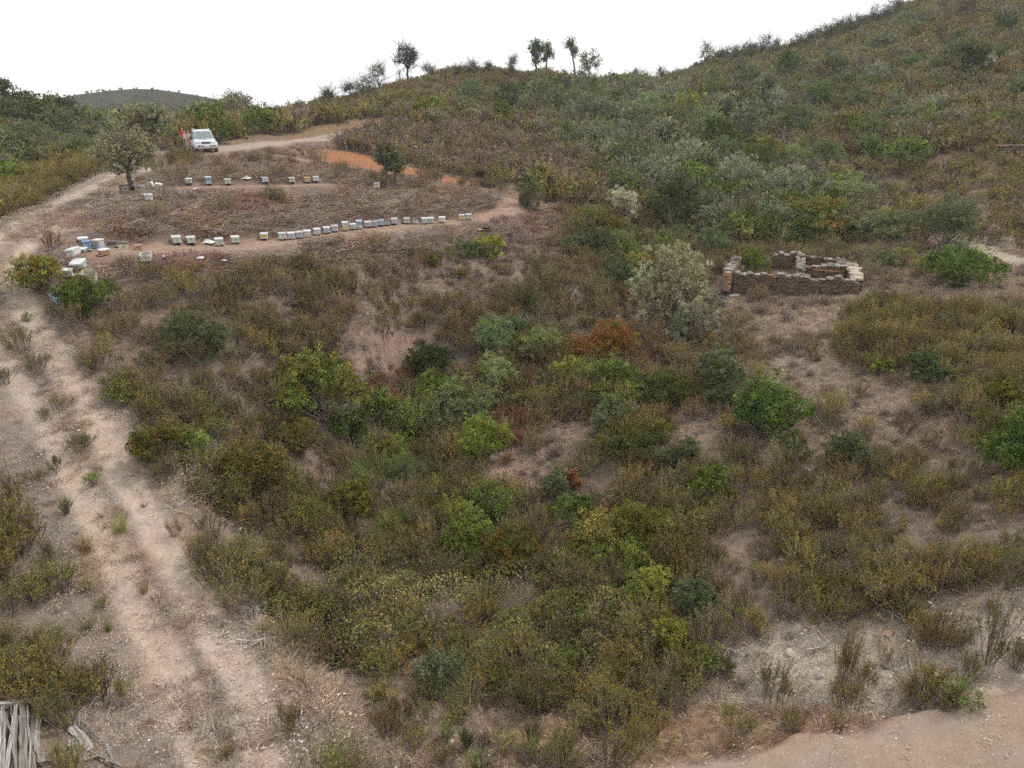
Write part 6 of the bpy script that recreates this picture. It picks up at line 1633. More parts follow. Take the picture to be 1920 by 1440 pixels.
# fallen stones
def rock(px, py, s, label, mat, flat=.55, z=.0, yaw=0.0):
    Q, R = spot(px, py); rng = np.random.default_rng(int(px * 7 + py))
    bm = bmesh.new(); bmesh.ops.create_icosphere(bm, subdivisions=2, radius=.5)
    for v in bm.verts:
        k = 1 + rng.normal(0, .07); v.co = Vector((v.co.x * s[0] * k, v.co.y * s[1] * k, max(v.co.z, -.32) * s[2] * k))
    me = bm_done(bm, "rock", mat)
    KEEPOUT.append((Q[0], Q[1], .25))
    return link("rock", me, label=label, category="rock", loc=(Q[0], Q[1], Q[2] + s[2] * .28 + z), rot=(rng.normal(0, .15), rng.normal(0, .15), yaw))
rock(1376, 556, (.75, .34, .2), "flat white slab lying in front of the ruin", simple_mat("pale_slab", (.62, .57, .5), .9, grime=.4), yaw=.1)
for i, (px, py, s, lab) in enumerate(((1352, 552, .5, "largest fallen stone at the ruin's broken pier"), (1342, 556, .4, "fallen stone at the outer side of the pile by the broken pier"), (1356, 558, .34, "fallen stone at the front of the pile by the broken pier"), (1347, 547, .36, "fallen stone leaning on the broken pier"), (1336, 560, .26, "small stone furthest from the broken pier"))):
    rock(px, py, (s, s * .8, s * .55), lab, CAPM[i % 3], yaw=i)
for i, (px, py, s, lab) in enumerate(((1330, 566, .3, "fallen stone in the grass downhill of the broken pier"), (1348, 567, .24, "small fallen stone furthest downhill of the broken pier"), (1364, 561, .3, "fallen stone between the broken pier and the white slab"), (1326, 555, .22, "small fallen stone beyond the pile by the broken pier"),
                                  (1628, 552, .34, "fallen stone at the ruin's far end wall"), (1634, 545, .26, "smaller fallen stone uphill of the one at the far end wall"), (1460, 556, .24, "fallen stone at the foot of the long front wall"), (1540, 557, .22, "second fallen stone at the foot of the long front wall"))):
    rock(px, py, (s, s * .8, s * .5), lab, CAPM[i % 3], yaw=i * 1.3)
for i, (px, py, s, lab) in enumerate(((1568, 560, .22, "small red tile fragment in the grass before the ruin"), (1432, 1152, .2, "white stone on the slope above the pale bank"), (1535, 1268, .24, "white stone on the pale bank's upper end"), (1660, 1250, .24, "pale stone in mid pale bank"), (1755, 1275, .22, "grey stone on the pale bank near the road"), (1665, 1190, .26, "reddish stone at the top of the pale bank"), (1480, 1225, .26, "flat pale stone at the inner end of the pale bank"),
                                  (272, 946, .26, "flat pale stone at the inner edge of the track"), (190, 966, .2, "pale stone on the track's middle strip"), (1410, 1358, .14, "white pebble-like stone on the orange road bank"), (1785, 1255, .2, "pale stone near the tall open shrub on the bank"))):
    rock(px, py, (s, s * .7, s * .45), lab, [M_BRICK, CAPM[1], CAPM[1], CAPM[0], CAPM[2], M_PIER, M_LIGHTST, CAPM[1], CAPM[0], CAPM[1], CAPM[0]][i], yaw=i * .7)
# low dry-stone wall on the hillside
Wl = [spot(px, py)[0] for px, py in ((1845, 292), (1870, 291), (1895, 290), (1930, 290))]
root = link("dry_stone_wall", None, label="short dark dry-stone terrace wall low on the hillside by the picture edge", category="stone wall", loc=Wl[0])
for a, b in zip(Wl[:-1], Wl[1:]):
    n = int(np.linalg.norm(b - a) / .45) + 1
    for i in range(n):
        for c in range(4):
            p = a + (b - a) * (i + .5 * (c % 2)) / n - Wl[0]
            link("stone", STONES[int(rngs.integers(20))], root, loc=(p[0], p[1], p[2] + .1 + c * .21), rot=(0, rngs.normal(0, .05), rngs.normal(0, .2)), scale=(rngs.uniform(.4, .6), .4, .2))

# ------------------------------------------------------------------ white off-road car
M_CAR = simple_mat("car_paint", (.54, .56, .57), .25, grime=.12, scale=2, grime_col=(.55, .5, .44), spec=.5)
M_GLASS = simple_mat("car_glass", (.16, .20, .22), .06, grime=0, spec=.8)
M_BLACK = simple_mat("black_plastic", (.02, .02, .022), .5, grime=0)
M_TYRE = simple_mat("tyre_rubber", (.03, .028, .026), .85, grime=.3, grime_col=(.16, .13, .1))
M_RIM = simple_mat("alloy", (.55, .56, .57), .35, .7, grime=.2)
M_LAMP = simple_mat("lamp_glass", (.70, .73, .73), .12, grime=.1, spec=.8)
M_PLATE = simple_mat("plate", (.82, .82, .78), .5, grime=.05); M_PBLUE = simple_mat("plate_blue", (.03, .08, .4), .5, grime=0); M_RED = simple_mat("emblem_red", (.5, .03, .03), .3, grime=0)
def build_car():
    Q, R = spot(384, 284)
    yaw = math.atan2(-Q[0], -Q[1]) - R_(5)        # the nose points a little past the viewpoint
    car = link("parked_car", None, label="white off-road car parked nose-on where the track meets the road", category="car", loc=(Q[0], Q[1], Q[2]), rot=(0, 0, -yaw), scale=.87)
    # local axes: +y nose (rot set so that it faces the drone), x across, z up
    def loft(name, sections, mat, cap=True, parent=car, smooth=True):
        bm = bmesh.new(); rows = []
        for y, pts in sections:
            rows.append([bm.verts.new((x, y, z)) for x, z in pts])
        n = len(rows[0])
        for a, b in zip(rows[:-1], rows[1:]):
            for i in range(n): bm.faces.new((a[i], a[(i + 1) % n], b[(i + 1) % n], b[i]))
        if cap: bm.faces.new(rows[0]); bm.faces.new(rows[-1])
        return link(name, bm_done(bm, name, mat, 0, smooth), parent)
    def sec(hw, zl, zt, r=.10, tum=0.0):
        t = hw - tum
        return [(-hw + r * .6, zl), (hw - r * .6, zl), (hw, zl + r), (hw + .015, zl + (zt - zl) * .55), (t, zt - r), (t - r, zt), (-t + r, zt), (-t, zt - r), (-hw - .015, zl + (zt - zl) * .55), (-hw, zl + r)]
    loft("body", [(-2.2, sec(.78, .50, 1.02)), (-2.1, sec(.86, .42, 1.08)), (-1.0, sec(.885, .36, 1.09)), (.55, sec(.885, .36, 1.09)), (.75, sec(.885, .38, 1.09, .10, .02)), (1.35, sec(.88, .40, 1.05, .10, .04)), (1.9, sec(.85, .42, .98, .10, .06)), (2.12, sec(.80, .45, .88, .08, .05)), (2.2, sec(.74, .48, .76, .06, .03))], M_CAR)
    def cab(hw, ht, zl, zt): return [(-hw, zl), (hw, zl), (ht, zt - .06), (ht - .1, zt), (-ht + .1, zt), (-ht, zt - .06)]
    loft("cabin", [(-2.05, cab(.80, .64, 1.05, 1.55)), (-1.75, cab(.83, .68, 1.05, 1.70)), (-.6, cab(.84, .69, 1.05, 1.74)), (.12, cab(.84, .68, 1.05, 1.71)), (.30, cab(.84, .66, 1.05, 1.64)), (.98, cab(.80, .74, 1.03, 1.07))], M_CAR)
    bm = bmesh.new(); P = [(-.70, .95, 1.085), (.70, .95, 1.085), (.585, .34, 1.615), (-.585, .34, 1.615)]
    f = [bm.verts.new((x, y + .03, z + .025)) for x, y, z in P]; bm.faces.new(f); g = [bm.verts.new((x * .99, y - .02, z - .01)) for x, y, z in P]
    for i in range(4): bm.faces.new((f[i], f[(i + 1) % 4], g[(i + 1) % 4], g[i]))
    link("windscreen", bm_done(bm, "windscreen", M_GLASS), car)
    for s in (-1, 1):
        for y0, y1 in ((-.55, .22), (-1.2, -.63), (-1.85, -1.28)):
            bm = bmesh.new(); yy1 = y1 + (.5 if y1 > 0 else 0)
            q = [(s * .855, y0, 1.10), (s * .85, yy1 - .02, 1.10), (s * .715, y1 - .04, 1.60), (s * .725, y0, 1.60)]
            vs = [bm.verts.new(p) for p in q] + [bm.verts.new((p[0] - s * .03, p[1], p[2])) for p in q]
            bm.faces.new(vs[:4]); bm.faces.new(vs[4:])
            for i in range(4): bm.faces.new((vs[i], vs[(i + 1) % 4], vs[4 + (i + 1) % 4], vs[4 + i]))
            link("side_window", bm_done(bm, "side_window", M_GLASS), car)
        rail = link("roof_rail", box_mesh("roof_rail", M_CAR, [(.05, 1.7, .05)], .015), car, loc=(s * .60, -.75, 1.79))
        for y in (-.8, 0, .8): link("rail_foot", box_mesh("rail_foot", M_CAR, [(.05, .1, .07)], .01), rail, loc=(0, y, -.05))
        mir = link("door_mirror", box_mesh("door_mirror", M_BLACK, [(.20, .12, .17)], .03, 2), car, loc=(s * 1.0, .52, 1.13)); link("mirror_arm", box_mesh("mirror_arm", M_BLACK, [(.12, .05, .05)]), mir, loc=(-s * .1, 0, -.05))
        hl = link("headlight", box_mesh("headlight", M_LAMP, [(.34, .12, .17)], .035, 2), car, loc=(s * .60, 2.11, .83), rot=(-.2, 0, -s * .25))
        link("fog_light", box_mesh("fog_light", M_BLACK, [(.22, .06, .10)], .02, 2), car, loc=(s * .56, 2.315, .58))
        link("bonnet_ridge", box_mesh("bonnet_ridge", M_CAR, [(.05, 1.0, .03)], .012), car, loc=(s * .46, 1.45, 1.035), rot=(-.1, 0, 0))
        for y in (-1.35, 1.38):
            wh = link("wheel", None, car, loc=(s * .78, y, .36)); wh.rotation_euler = (0, math.pi / 2, 0)
            def disc(r, wd, mat, nm, off=0, n=22, rb=.03):
                bm = bmesh.new(); rows = []
                for rr, z in ((r - rb, -wd / 2), (r, -wd / 2 + rb), (r, wd / 2 - rb), (r - rb, wd / 2)):
                    rows.append([bm.verts.new((math.cos(a * 2 * math.pi / n) * rr, math.sin(a * 2 * math.pi / n) * rr, z + off)) for a in range(n)])
                for a, b in zip(rows[:-1], rows[1:]):
                    for i in range(n): bm.faces.new((a[i], a[(i + 1) % n], b[(i + 1) % n], b[i]))
                bm.faces.new(rows[0]); bm.faces.new(rows[-1])
                return bm_done(bm, nm, mat, 0, False)
            link("tyre", disc(.36, .24, M_TYRE, "tyre"), wh); link("rim", disc(.23, .25, M_RIM, "rim", 0, 22, .02), wh)
            # flared arch over the wheel
            bm = bmesh.new(); n = 12; inner, outer = [], []
            for i in range(n + 1):
                t = math.pi * i / n
                inner.append([bm.verts.new((s * dx, math.cos(t) * .43, math.sin(t) * .43)) for dx in (.80, .93)]); outer.append([bm.verts.new((s * dx, math.cos(t) * .50, math.sin(t) * .50)) for dx in (.80, .92)])
            for i in range(n):
                for a, b in ((inner[i], inner[i + 1]), (outer[i], outer[i + 1])): bm.faces.new((a[0], a[1], b[1], b[0]))
                bm.faces.new((inner[i][1], outer[i][1], outer[i + 1][1], inner[i + 1][1]))
            link("wheel_arch", bm_done(bm, "wheel_arch", M_CAR), car, loc=(0, y, .36))
    bmp = link("front_bumper", box_mesh("front_bumper", M_CAR, [(1.74, .26, .30)], .07, 3), car, loc=(0, 2.2, .56)); link("bumper_intake", box_mesh("bumper_intake", M_BLACK, [(.72, .03, .10)], .01), bmp, loc=(0, .125, .01))
    link("bumper_lip", box_mesh("bumper_lip", M_RIM, [(1.5, .12, .06)], .02), bmp, loc=(0, .05, -.17))
    gr = link("grille", box_mesh("grille", M_BLACK, [(.66, .06, .15)], .02, 2), car, loc=(0, 2.205, .82)); link("grille_frame", box_mesh("grille_frame", M_CAR, [(.80, .05, .03, (0, 0, .095)), (.66, .05, .03, (0, 0, -.095))], .006), gr)
    for z in (-.035, .035): link("grille_bar", box_mesh("grille_bar", M_RIM, [(.60, .02, .012)], .003), gr, loc=(0, .03, z))
    for ang in (90, 210, 330):        # three red lozenges
        bm = bmesh.new(); d = Vector((math.cos(R_(ang)), 0, math.sin(R_(ang)))); e = Vector((-d.z, 0, d.x)); L = .055
        a = [Vector((0, 0, 0)), d * L * .5 + e * L * .29, d * L, d * L * .5 - e * L * .29]
        vs = [bm.verts.new(p + Vector((0, .045, 0))) for p in a] + [bm.verts.new(p + Vector((0, .02, 0))) for p in a]
        bm.faces.new(vs[:4])
        for i in range(4): bm.faces.new((vs[i], vs[(i + 1) % 4], vs[4 + (i + 1) % 4], vs[4 + i]))
        link("emblem_lozenge", bm_done(bm, "emblem_lozenge", M_RED), gr)
    pl = link("number_plate", box_mesh("number_plate", M_PLATE, [(.52, .02, .11)], .004), car, loc=(0, 2.352, .58)); link("plate_band", box_mesh("plate_band", M_PBLUE, [(.05, .006, .10)], .001), pl, loc=(.225, .011, 0))
    link("bonnet_scoop", box_mesh("bonnet_scoop", M_CAR, [(.40, .34, .07)], .025, 2), car, loc=(0, 1.25, 1.07), rot=(-.06, 0, 0)); link("scoop_mouth", box_mesh("scoop_mouth", M_BLACK, [(.30, .03, .035)], .008), car, loc=(0, 1.425, 1.075))
    link("wiper", box_mesh("wiper", M_BLACK, [(.55, .02, .02)], .004), car, loc=(.2, 1.02, 1.11), rot=(0, .06, 0))
    link("underbody", box_mesh("underbody", M_BLACK, [(1.4, 3.6, .16)], .03), car, loc=(0, 0, .38))
    for s in (-1, 1):
        dr = link("door", box_mesh("door", M_CAR, [(.02, 1.0, .60)], .008), car, loc=(s * .895, .05, .76)); link("door_handle", box_mesh("door_handle", M_BLACK, [(.02, .14, .03)], .006), dr, loc=(s * .015, -.35, .2))
    KEEPOUT.extend([(Q[0] + dx, Q[1] + dy, 1.3) for dx in (-1, 0, 1) for dy in (-1.5, 0, 1.5)])
    return Q
CARQ = build_car()

# ------------------------------------------------------------------ people
def person(px, py, label, height, shirt, legs, skin, hair, arm_l, arm_r, facing, head_turn=0.0, feet_col=(.03, .03, .03)):
    """one skinned body; shirt, trousers, shoes and hair are its clothing children"""
    Q, R = spot(px, py); k = height / 1.75
    root = link("person", None, label=label, category="person", loc=Q, rot=(0, 0, facing), scale=k)
    def skin_obj(name, verts, edges, radii, mat, parent, sub=1, rootv=0):
        me = bpy.data.meshes.new(name); me.from_pydata(verts, edges, []); me.materials.append(mat)
        o = link(name, me, parent)
        sm = o.modifiers.new("skin", 'SKIN'); sm.use_smooth_shade = True
        sv = me.skin_vertices[0].data
        for i, r in enumerate(radii): sv[i].radius = (r, r) if not hasattr(r, "__len__") else r
        for i in range(len(verts)): sv[i].use_root = (i == rootv)
        sb = o.modifiers.new("smooth", 'SUBSURF'); sb.levels = sub; sb.render_levels = sub
        return o
    hip_z, sh_z = .92, 1.42
    sk = simple_mat("skin", skin, .6, grime=.1)
    V = [(0, 0, hip_z), (0, 0, 1.12), (0, .01, 1.33), (0, .0, 1.47), (0, -.01, 1.56), (0, -.02, 1.66), (0, -.01, 1.73)]; E = [(0, 1), (1, 2), (2, 3), (3, 4), (4, 5), (5, 6)]; Rr = [(.14, .10), (.125, .09), (.15, .10), (.055, .055), (.075, .085), (.085, .10), (.05, .06)]
    def chain(pts, rad, start):
        i0 = start
        for p, r in zip(pts, rad):
            V.append(p); Rr.append(r); E.append((i0, len(V) - 1)); i0 = len(V) - 1
        return i0
    for s in (-1, 1):
        chain([(s * .10, 0, .86), (s * .11, -.01, .48), (s * .11, .02, .09), (s * .115, -.13, .04)], [.085, .058, .04, .034], 0)
    hands = []
    for s, arm in ((-1, arm_l), (1, arm_r)):
        w = chain([(s * .19, 0, sh_z), arm[0], arm[1]], [.055, .042, .030], 2)
        a = Vector(arm[1]); d = (a - Vector(arm[0])).normalized(); hands.append((a, d, s, w))
    for a, d, s, w in hands:
        palm = a + d * .07
        V.append(tuple(palm)); Rr.append((.034, .02)); E.append((w, len(V) - 1)); pi = len(V) - 1
        side = d.cross(Vector((0, 1, 0)) if abs(d.y) < .8 else Vector((0, 0, 1))).normalized()
        for f, (o_, L) in enumerate(((-.028, .065), (-.010, .078), (.010, .074), (.028, .058))):
            b = palm + d * .03 + side * o_; t = b + d * L * .55 + Vector((0, 0, -.005)); e = t + (d + Vector((0, -.4, -.3))).normalized() * L * .45
            V.extend([tuple(b), tuple(t), tuple(e)]); n = len(V); Rr.extend([.011, .010, .008]); E.extend([(pi, n - 3), (n - 3, n - 2), (n - 2, n - 1)])
        t1 = palm - d * .03 + side * (-.04); t2 = t1 + (d - side).normalized() * .045
        V.extend([tuple(t1), tuple(t2)]); n = len(V); Rr.extend([.012, .010]); E.extend([(pi, n - 2), (n - 2, n - 1)])
    body = skin_obj("body", V, E, Rr, sk, root)
    # clothing: shirt over torso and sleeves, trousers, shoes, hair
    sm_ = simple_mat("cloth_shirt", shirt, .85, grime=.15); lm = simple_mat("cloth_legs", legs, .9, grime=.15); fm = simple_mat("shoe", feet_col, .7, grime=.1); hm = simple_mat("hair", hair, .8, grime=.2)
    SV = [(0, 0, .90), (0, 0, 1.10), (0, .01, 1.34), (0, 0, 1.46)]; SE = [(0, 1), (1, 2), (2, 3)]; SR = [(.165, .125), (.15, .115), (.172, .122), (.065, .062)]
    for s, arm in ((-1, arm_l), (1, arm_r)):
        e = Vector(arm[0]); w = e + (Vector(arm[1]) - e) * .55
        SV.extend([(s * .19, 0, sh_z), tuple(e), tuple(w)]); n = len(SV); SR.extend([.072, .056, .046]); SE.extend([(2, n - 3), (n - 3, n - 2), (n - 2, n - 1)])
    skin_obj("shirt", SV, SE, SR, sm_, root)
    TV = [(0, 0, .98), (0, 0, .90)]; TE = [(0, 1)]; TR = [(.155, .12), (.16, .125)]
    for s in (-1, 1):
        TV.extend([(s * .10, 0, .84), (s * .112, -.01, .48), (s * .112, .02, .12)]); n = len(TV); TR.extend([.102, .074, .062]); TE.extend([(1, n - 3), (n - 3, n - 2), (n - 2, n - 1)])
    skin_obj("trousers", TV, TE, TR, lm, root)
    for s in (-1, 1):
        skin_obj("shoe", [(s * .115, .04, .05), (s * .115, -.06, .045), (s * .118, -.16, .04)], [(0, 1), (1, 2)], [.05, .048, .04], fm, root)
    skin_obj("hair", [(0, .045, 1.60), (0, .05, 1.69), (0, .0, 1.77), (0, -.05, 1.765)], [(0, 1), (1, 2), (2, 3)], [.075, .088, .085, .05], hm, root)
    # face
    for s in (-1, 1):
        link("eye", box_mesh("eye", M_BLACK, [(.022, .01, .012)], .003), body, loc=(s * .032, -.108, 1.645))
        link("ear", box_mesh("ear", sk, [(.02, .035, .055)], .008), body, loc=(s * .088, 0, 1.63))
    bm = bmesh.new(); vs = [bm.verts.new(p) for p in ((-.014, -.105, 1.605), (.014, -.105, 1.605), (0, -.135, 1.61), (0, -.108, 1.655))]
    for f in ((0, 1, 2), (1, 3, 2), (3, 0, 2), (0, 3, 1)): bm.faces.new([vs[i] for i in f])
    link("nose", bm_done(bm, "nose", sk), body); link("mouth", box_mesh("mouth", simple_mat("lip", tuple(c * .55 for c in skin), .6, grime=0), [(.045, .008, .010)], .002), body, loc=(0, -.10, 1.58))
    KEEPOUT.append((Q[0], Q[1], .6))
    return root
SKIN = (.42, .24, .16)
person(347.5, 282, "person in a red shirt and dark trousers standing farthest from the car", 1.62, (.42, .035, .05), (.02, .022, .028), SKIN, (.02, .016, .014), ((-.26, -.06, 1.16), (-.16, -.22, 1.12)), ((.27, -.05, 1.16), (.14, -.24, 1.14)), .4)
person(353, 283.2, "person in pale pink clothes standing between the red shirt and the car", 1.45, (.70, .50, .55), (.66, .45, .50), SKIN, (.10, .05, .03), ((-.24, .02, 1.14), (-.25, -.10, .92)), ((.25, .0, 1.15), (.25, -.12, .95)), -.2)
person(358.5, 283.4, "person in sand-coloured clothes resting an arm on the car", 1.46, (.55, .45, .36), (.50, .34, .28), SKIN, (.09, .06, .04), ((-.24, .02, 1.14), (-.25, -.10, .92)), ((.42, -.06, 1.38), (.66, -.10, 1.36)), -.1)

# ------------------------------------------------------------------ weathered planks at the corner
M_PLANK = []
def plank_mat(i, c):
    m, nt, out = new_mat("weathered_plank_%d" % i)
    tc = N(nt, "ShaderNodeTexCoord"); mp = N(nt, "ShaderNodeMapping"); mp.inputs["Scale"].default_value = (38, 2.2, 20)
    no = N(nt, "ShaderNodeTexNoise"); no.inputs["Scale"].default_value = 1.0; no.inputs["Detail"].default_value = 5
    nt.links.new(tc.outputs["Object"], mp.inputs[0]); nt.links.new(mp.outputs[0], no.inputs["Vector"])
    mx = N(nt, "ShaderNodeMix", data_type='RGBA'); mx.inputs["A"].default_value = (*[v * .38 for v in c], 1); mx.inputs["B"].default_value = (*c, 1)
    mr = N(nt, "ShaderNodeMapRange"); mr.inputs["From Min"].default_value = .36; mr.inputs["From Max"].default_value = .6
    nt.links.new(no.outputs["Fac"], mr.inputs["Value"]); nt.links.new(mr.outputs[0], mx.inputs["Factor"])
    b = N(nt, "ShaderNodeBsdfPrincipled"); b.inputs["Roughness"].default_value = .9
    bp = N(nt, "ShaderNodeBump"); bp.inputs["Strength"].default_value = .6; bp.inputs["Distance"].default_value = .01; nt.links.new(no.outputs["Fac"], bp.inputs["Height"]); nt.links.new(bp.outputs[0], b.inputs["Normal"])
    nt.links.new(mx.outputs["Result"], b.inputs["Base Color"]); nt.links.new(b.outputs[0], out.inputs["Surface"])
    return m
M_PLANK = [plank_mat(i, c) for i, c in enumerate(((.34, .325, .31), (.26, .245, .23), (.40, .385, .37), (.24, .21, .18)))]
def plank(px0, py0, px1, py1, w, t, label, z0=.06, z1=.06, i=0, group="weathered planks in the corner pile", name="weathered_plank"):
    A, _ = spot(px0, py0); B, _ = spot(px1, py1)
    A = A + np.array([0, 0, z0]); B = B + np.array([0, 0, z1]); d = B - A; L = float(np.linalg.norm(d)); rng = np.random.default_rng(i + 5)
    n = 8; bm = bmesh.new(); rows = []
    bow = rng.normal(0, .018, n + 1).cumsum() * .6
    for k in range(n + 1):
        y = -L / 2 + L * k / n; ww = w * (1 + rng.normal(0, .07)) * (rng.uniform(.45, .9) if k in (0, n) else 1)
        rows.append([bm.verts.new((x + bow[k], y + rng.normal(0, .02) * (k in (0, n)), z + rng.normal(0, .003))) for x, z in ((-ww / 2, -t / 2), (ww / 2, -t / 2), (ww / 2, t / 2), (0, t * .42), (-ww / 2, t / 2))])
    for a, b in zip(rows[:-1], rows[1:]):
        for q in range(5): bm.faces.new((a[q], a[(q + 1) % 5], b[(q + 1) % 5], b[q]))
    bm.faces.new(rows[0]); bm.faces.new(rows[-1])
    me = bm_done(bm, name, M_PLANK[i % 4])
    dv = Vector(d).normalized(); q = dv.to_track_quat('Y', 'Z')
    o = link(name, me, label=label, category="plank", group=group, loc=(A + B) / 2)
    o.rotation_euler = (q.to_matrix() @ Matrix.Rotation(rng.normal(0, .14), 3, 'Y')).to_euler()
    return o
ORD = ["first", "second", "third", "fourth", "fifth", "sixth", "seventh", "eighth", "ninth", "tenth", "eleventh", "twelfth", "thirteenth", "fourteenth"]
tops = [(-14, 1338), (-2, 1334), (10, 1333), (21, 1333), (32, 1332), (43, 1331), (54, 1336), (66, 1345), (76, 1352), (12, 1340), (34, 1338)]
bots = [(-30, 1480), (-4, 1478), (2, 1486), (22, 1474), (24, 1490), (48, 1482), (46, 1480), (70, 1470), (64, 1466), (34, 1480), (10, 1490)]
for i, (a, b) in enumerate(zip(tops, bots)):
    plank(a[0], a[1], b[0], b[1], .04 + .025 * (i % 3), .02, f"long grey weathered plank in the corner pile, {ORD[i]} from the picture edge" if i < 9 else f"grey weathered plank lying across the corner pile, {ORD[i - 9]} from the top", .10 + .03 * (i % 3) + (.09 if i > 8 else 0), .06 + .02 * (i % 4) + (.09 if i > 8 else 0), i)
for i in range(9):
    a = -16 + i * 9 + random.uniform(-2, 2); plank(a, 1338 + random.uniform(0, 30), a + random.uniform(-14, 10), 1475, .03 + .02 * (i % 2), .018, f"thin split lath among the long planks of the corner pile, {ORD[i]} from the picture edge", .16 + .03 * (i % 3), .12 + .02 * (i % 4), i + 40, name="split_lath")
plank(-20, 1338, 100, 1322, .09, .06, "old grey pole lying across the head of the plank pile", .22, .12, 2, name="old_pole")
plank(66, 1352, 68, 1440, .03, .03, "thin grey stick beside the plank pile", .1, .05, 1, name="old_pole")
BR = [(136, 1372, 172, 1412, .16, "broad broken board leaning beside the plank pile"), (150, 1365, 196, 1400, .05, "narrow broken board behind the broad one"), (142, 1402, 152, 1424, .14, "short pale board end among the broken boards"), (172, 1418, 228, 1446, .08, "long splintered board in the broken boards"), (128, 1440, 146, 1418, .09, "board poking up at the bottom edge"),
      (206, 1405, 222, 1440, .05, "thin board at the outer end of the broken boards"), (150, 1436, 190, 1420, .05, "dark thin board crossing the splintered one"), (76, 1400, 84, 1440, .12, "mossy board between the plank pile and the broken boards")]
for i, (a, b, c, d, w, lab) in enumerate(BR): plank(a, b, c, d, w, .03, lab, .12 + .04 * (i % 3), .08 + .05 * (i % 2), i + 20, "broken boards beside the plank pile", "broken_board")
for px, py, r in ((0, 1380, .75), (20, 1420, .7), (45, 1400, .5), (160, 1395, .3), (30, 1350, .45)):
    Q, _ = spot(px, py); KEEPOUT.append((Q[0], Q[1], r))

# ------------------------------------------------------------------ dead branches lying about
def branch(px, py, wpx, label, col=(.40, .37, .34), seed=0, up=.25, n=16):
    Q, R = spot(px, py); w = wpx * R / FPX; rng = np.random.default_rng(seed + 900); P = Plant()
    a = rng.uniform(0, 6.28); d0 = np.array([math.cos(a), math.sin(a) * .5, .12])
    p = np.zeros((1, 3)) - d0 * w * .5; main = [p[0]]
    for k in range(6): main.append(main[-1] + d0 * w / 6 + rng.normal(0, .03 * w, 3))
    main = np.array(main); main[:, 2] = np.abs(main[:, 2]) + .05
    P.twigs(main[:-1], main[1:], np.linspace(.022, .010, 6), np.linspace(.019, .006, 6), np.array(col)[None], 5)
    i = rng.integers(1, 6, n); e = main[i] + unit(rng.normal(size=(n, 3)) * np.array([1, 1, up * 1.5]) + d0 * .7) * rng.uniform(.15, .45, (n, 1)) * w; e[:, 2] = np.abs(e[:, 2]) + .02
    P.twigs(main[i], e, .010, .004, pal(rng, n, [col]), 4)
    e2 = e + rng.normal(0, .12 * w, e.shape); e2[:, 2] = np.abs(e2[:, 2]); P.twigs(e, e2, .005, .002, pal(rng, n, [col]), 3)
    link("dead_branch", P.wood_mesh("dead_branch"), label=label, category="branch", loc=Q)
for i, (px, py, w, lab) in enumerate(((478, 1205, 60, "grey dead branch lying at the inner edge of the track"), (475, 1150, 60, "bleached dead branch at the corner of the thicket by the track"), (1690, 1155, 90, "bleached fallen branch below the rockrose above the pale bank"), (1530, 1215, 60, "grey dead branch on the pale bank's upper rim"), (1520, 885, 46, "pale dead sticks beside the compact dark shrub"),
                                      (650, 1335, 40, "grey root-like branch in the dry grass"), (1365, 1225, 60, "grey dead branch above the brown shrub on the bank"), (1130, 935, 60, "grey sticks on the bare patch in mid slope"), (1300, 655, 50, "pale sticks beneath the silvery shrub"),
                                      (128, 440, 44, "grey dead branch at the track edge above the bend cluster"), (1215, 640, 46, "fallen branch at the foot of the large wild olive"), (315, 420, 60, "dead brush branch on the brown slope between the hive rows"), (420, 480, 70, "pale dead branch below the start of the long row"), (800, 400, 50, "dry branch on the brown slope above the gap in the row"), (1020, 830, 50, "pale sticks at the foot of the bright round bush"))):
    branch(px, py, w, lab, seed=i)

# ------------------------------------------------------------------ thin haze over the hills
bm = bmesh.new(); bm_box(bm, 1000, 740, 180, (0, 215, -12))
m_, nt_, out_ = new_mat("haze_air")
pv = N(nt_, "ShaderNodeVolumePrincipled"); pv.inputs["Color"].default_value = (.93, .95, 1, 1); pv.inputs["Density"].default_value = 0.00035; pv.inputs["Anisotropy"].default_value = 0.2
nt_.links.new(pv.outputs[0], out_.inputs["Volume"])
link("haze", bm_done(bm, "haze", m_), kind="stuff", label="thin pale haze over the hills")

# ------------------------------------------------------------------ the scrub itself
FIELD = {
 "cistus_olive": ("rockrose_scrub", "olive green rockrose scrub covering the slopes"), "cistus_yellow": ("rockrose_scrub", "yellowish rockrose scrub covering the slopes"),
 "cistus_brown": ("rockrose_scrub", "brownish half-dry rockrose scrub covering the slopes"), "far_yellow": ("hillside_scrub", "yellow-brown scrub on the distant slopes"),
 "far_olive": ("hillside_scrub", "olive scrub on the distant slopes"), "far_purple": ("hillside_scrub", "grey-brown scrub on the slope behind the footpath"),
 "far_green": ("hillside_scrub", "small green bushes sprinkled over the distant slopes"), "far_grey": ("hillside_scrub", "small grey-green bushes sprinkled over the distant slopes"),
 "green_small": ("undergrowth", "low green seedlings among the rockrose"), "grey_small": ("undergrowth", "low grey-green seedlings among the rockrose"),
 "green_mid": ("undergrowth", "mixed green bushes merging in the thicket and gully"),
 "dead_shrub": ("undergrowth", "dead grey-brown low scrub between the bushes"), "red_shrub": ("undergrowth", "reddish dry undergrowth in the gully"),
 "dry_grass": ("dry_grass", "straw coloured dry grass between the shrubs"), "grey_grass": ("dry_grass", "grey dry grass between the shrubs"),
 "litter": ("litter", "brown cut brush lying on the apiary slope"), "litter_red": ("litter", "dark red dead brush lying on the apiary slope"), "litter_grey": ("litter", "bleached grey twigs lying on the ground"),
 "bramble": ("bramble_undergrowth", "bramble cover at the bottom of the gully"), "broom_small": ("undergrowth", "small green broom shoots"),
 "pebbles": ("gravel", "pale gravel on the track"), "cobbles": ("gravel", "loose stones on the track and banks"),
}
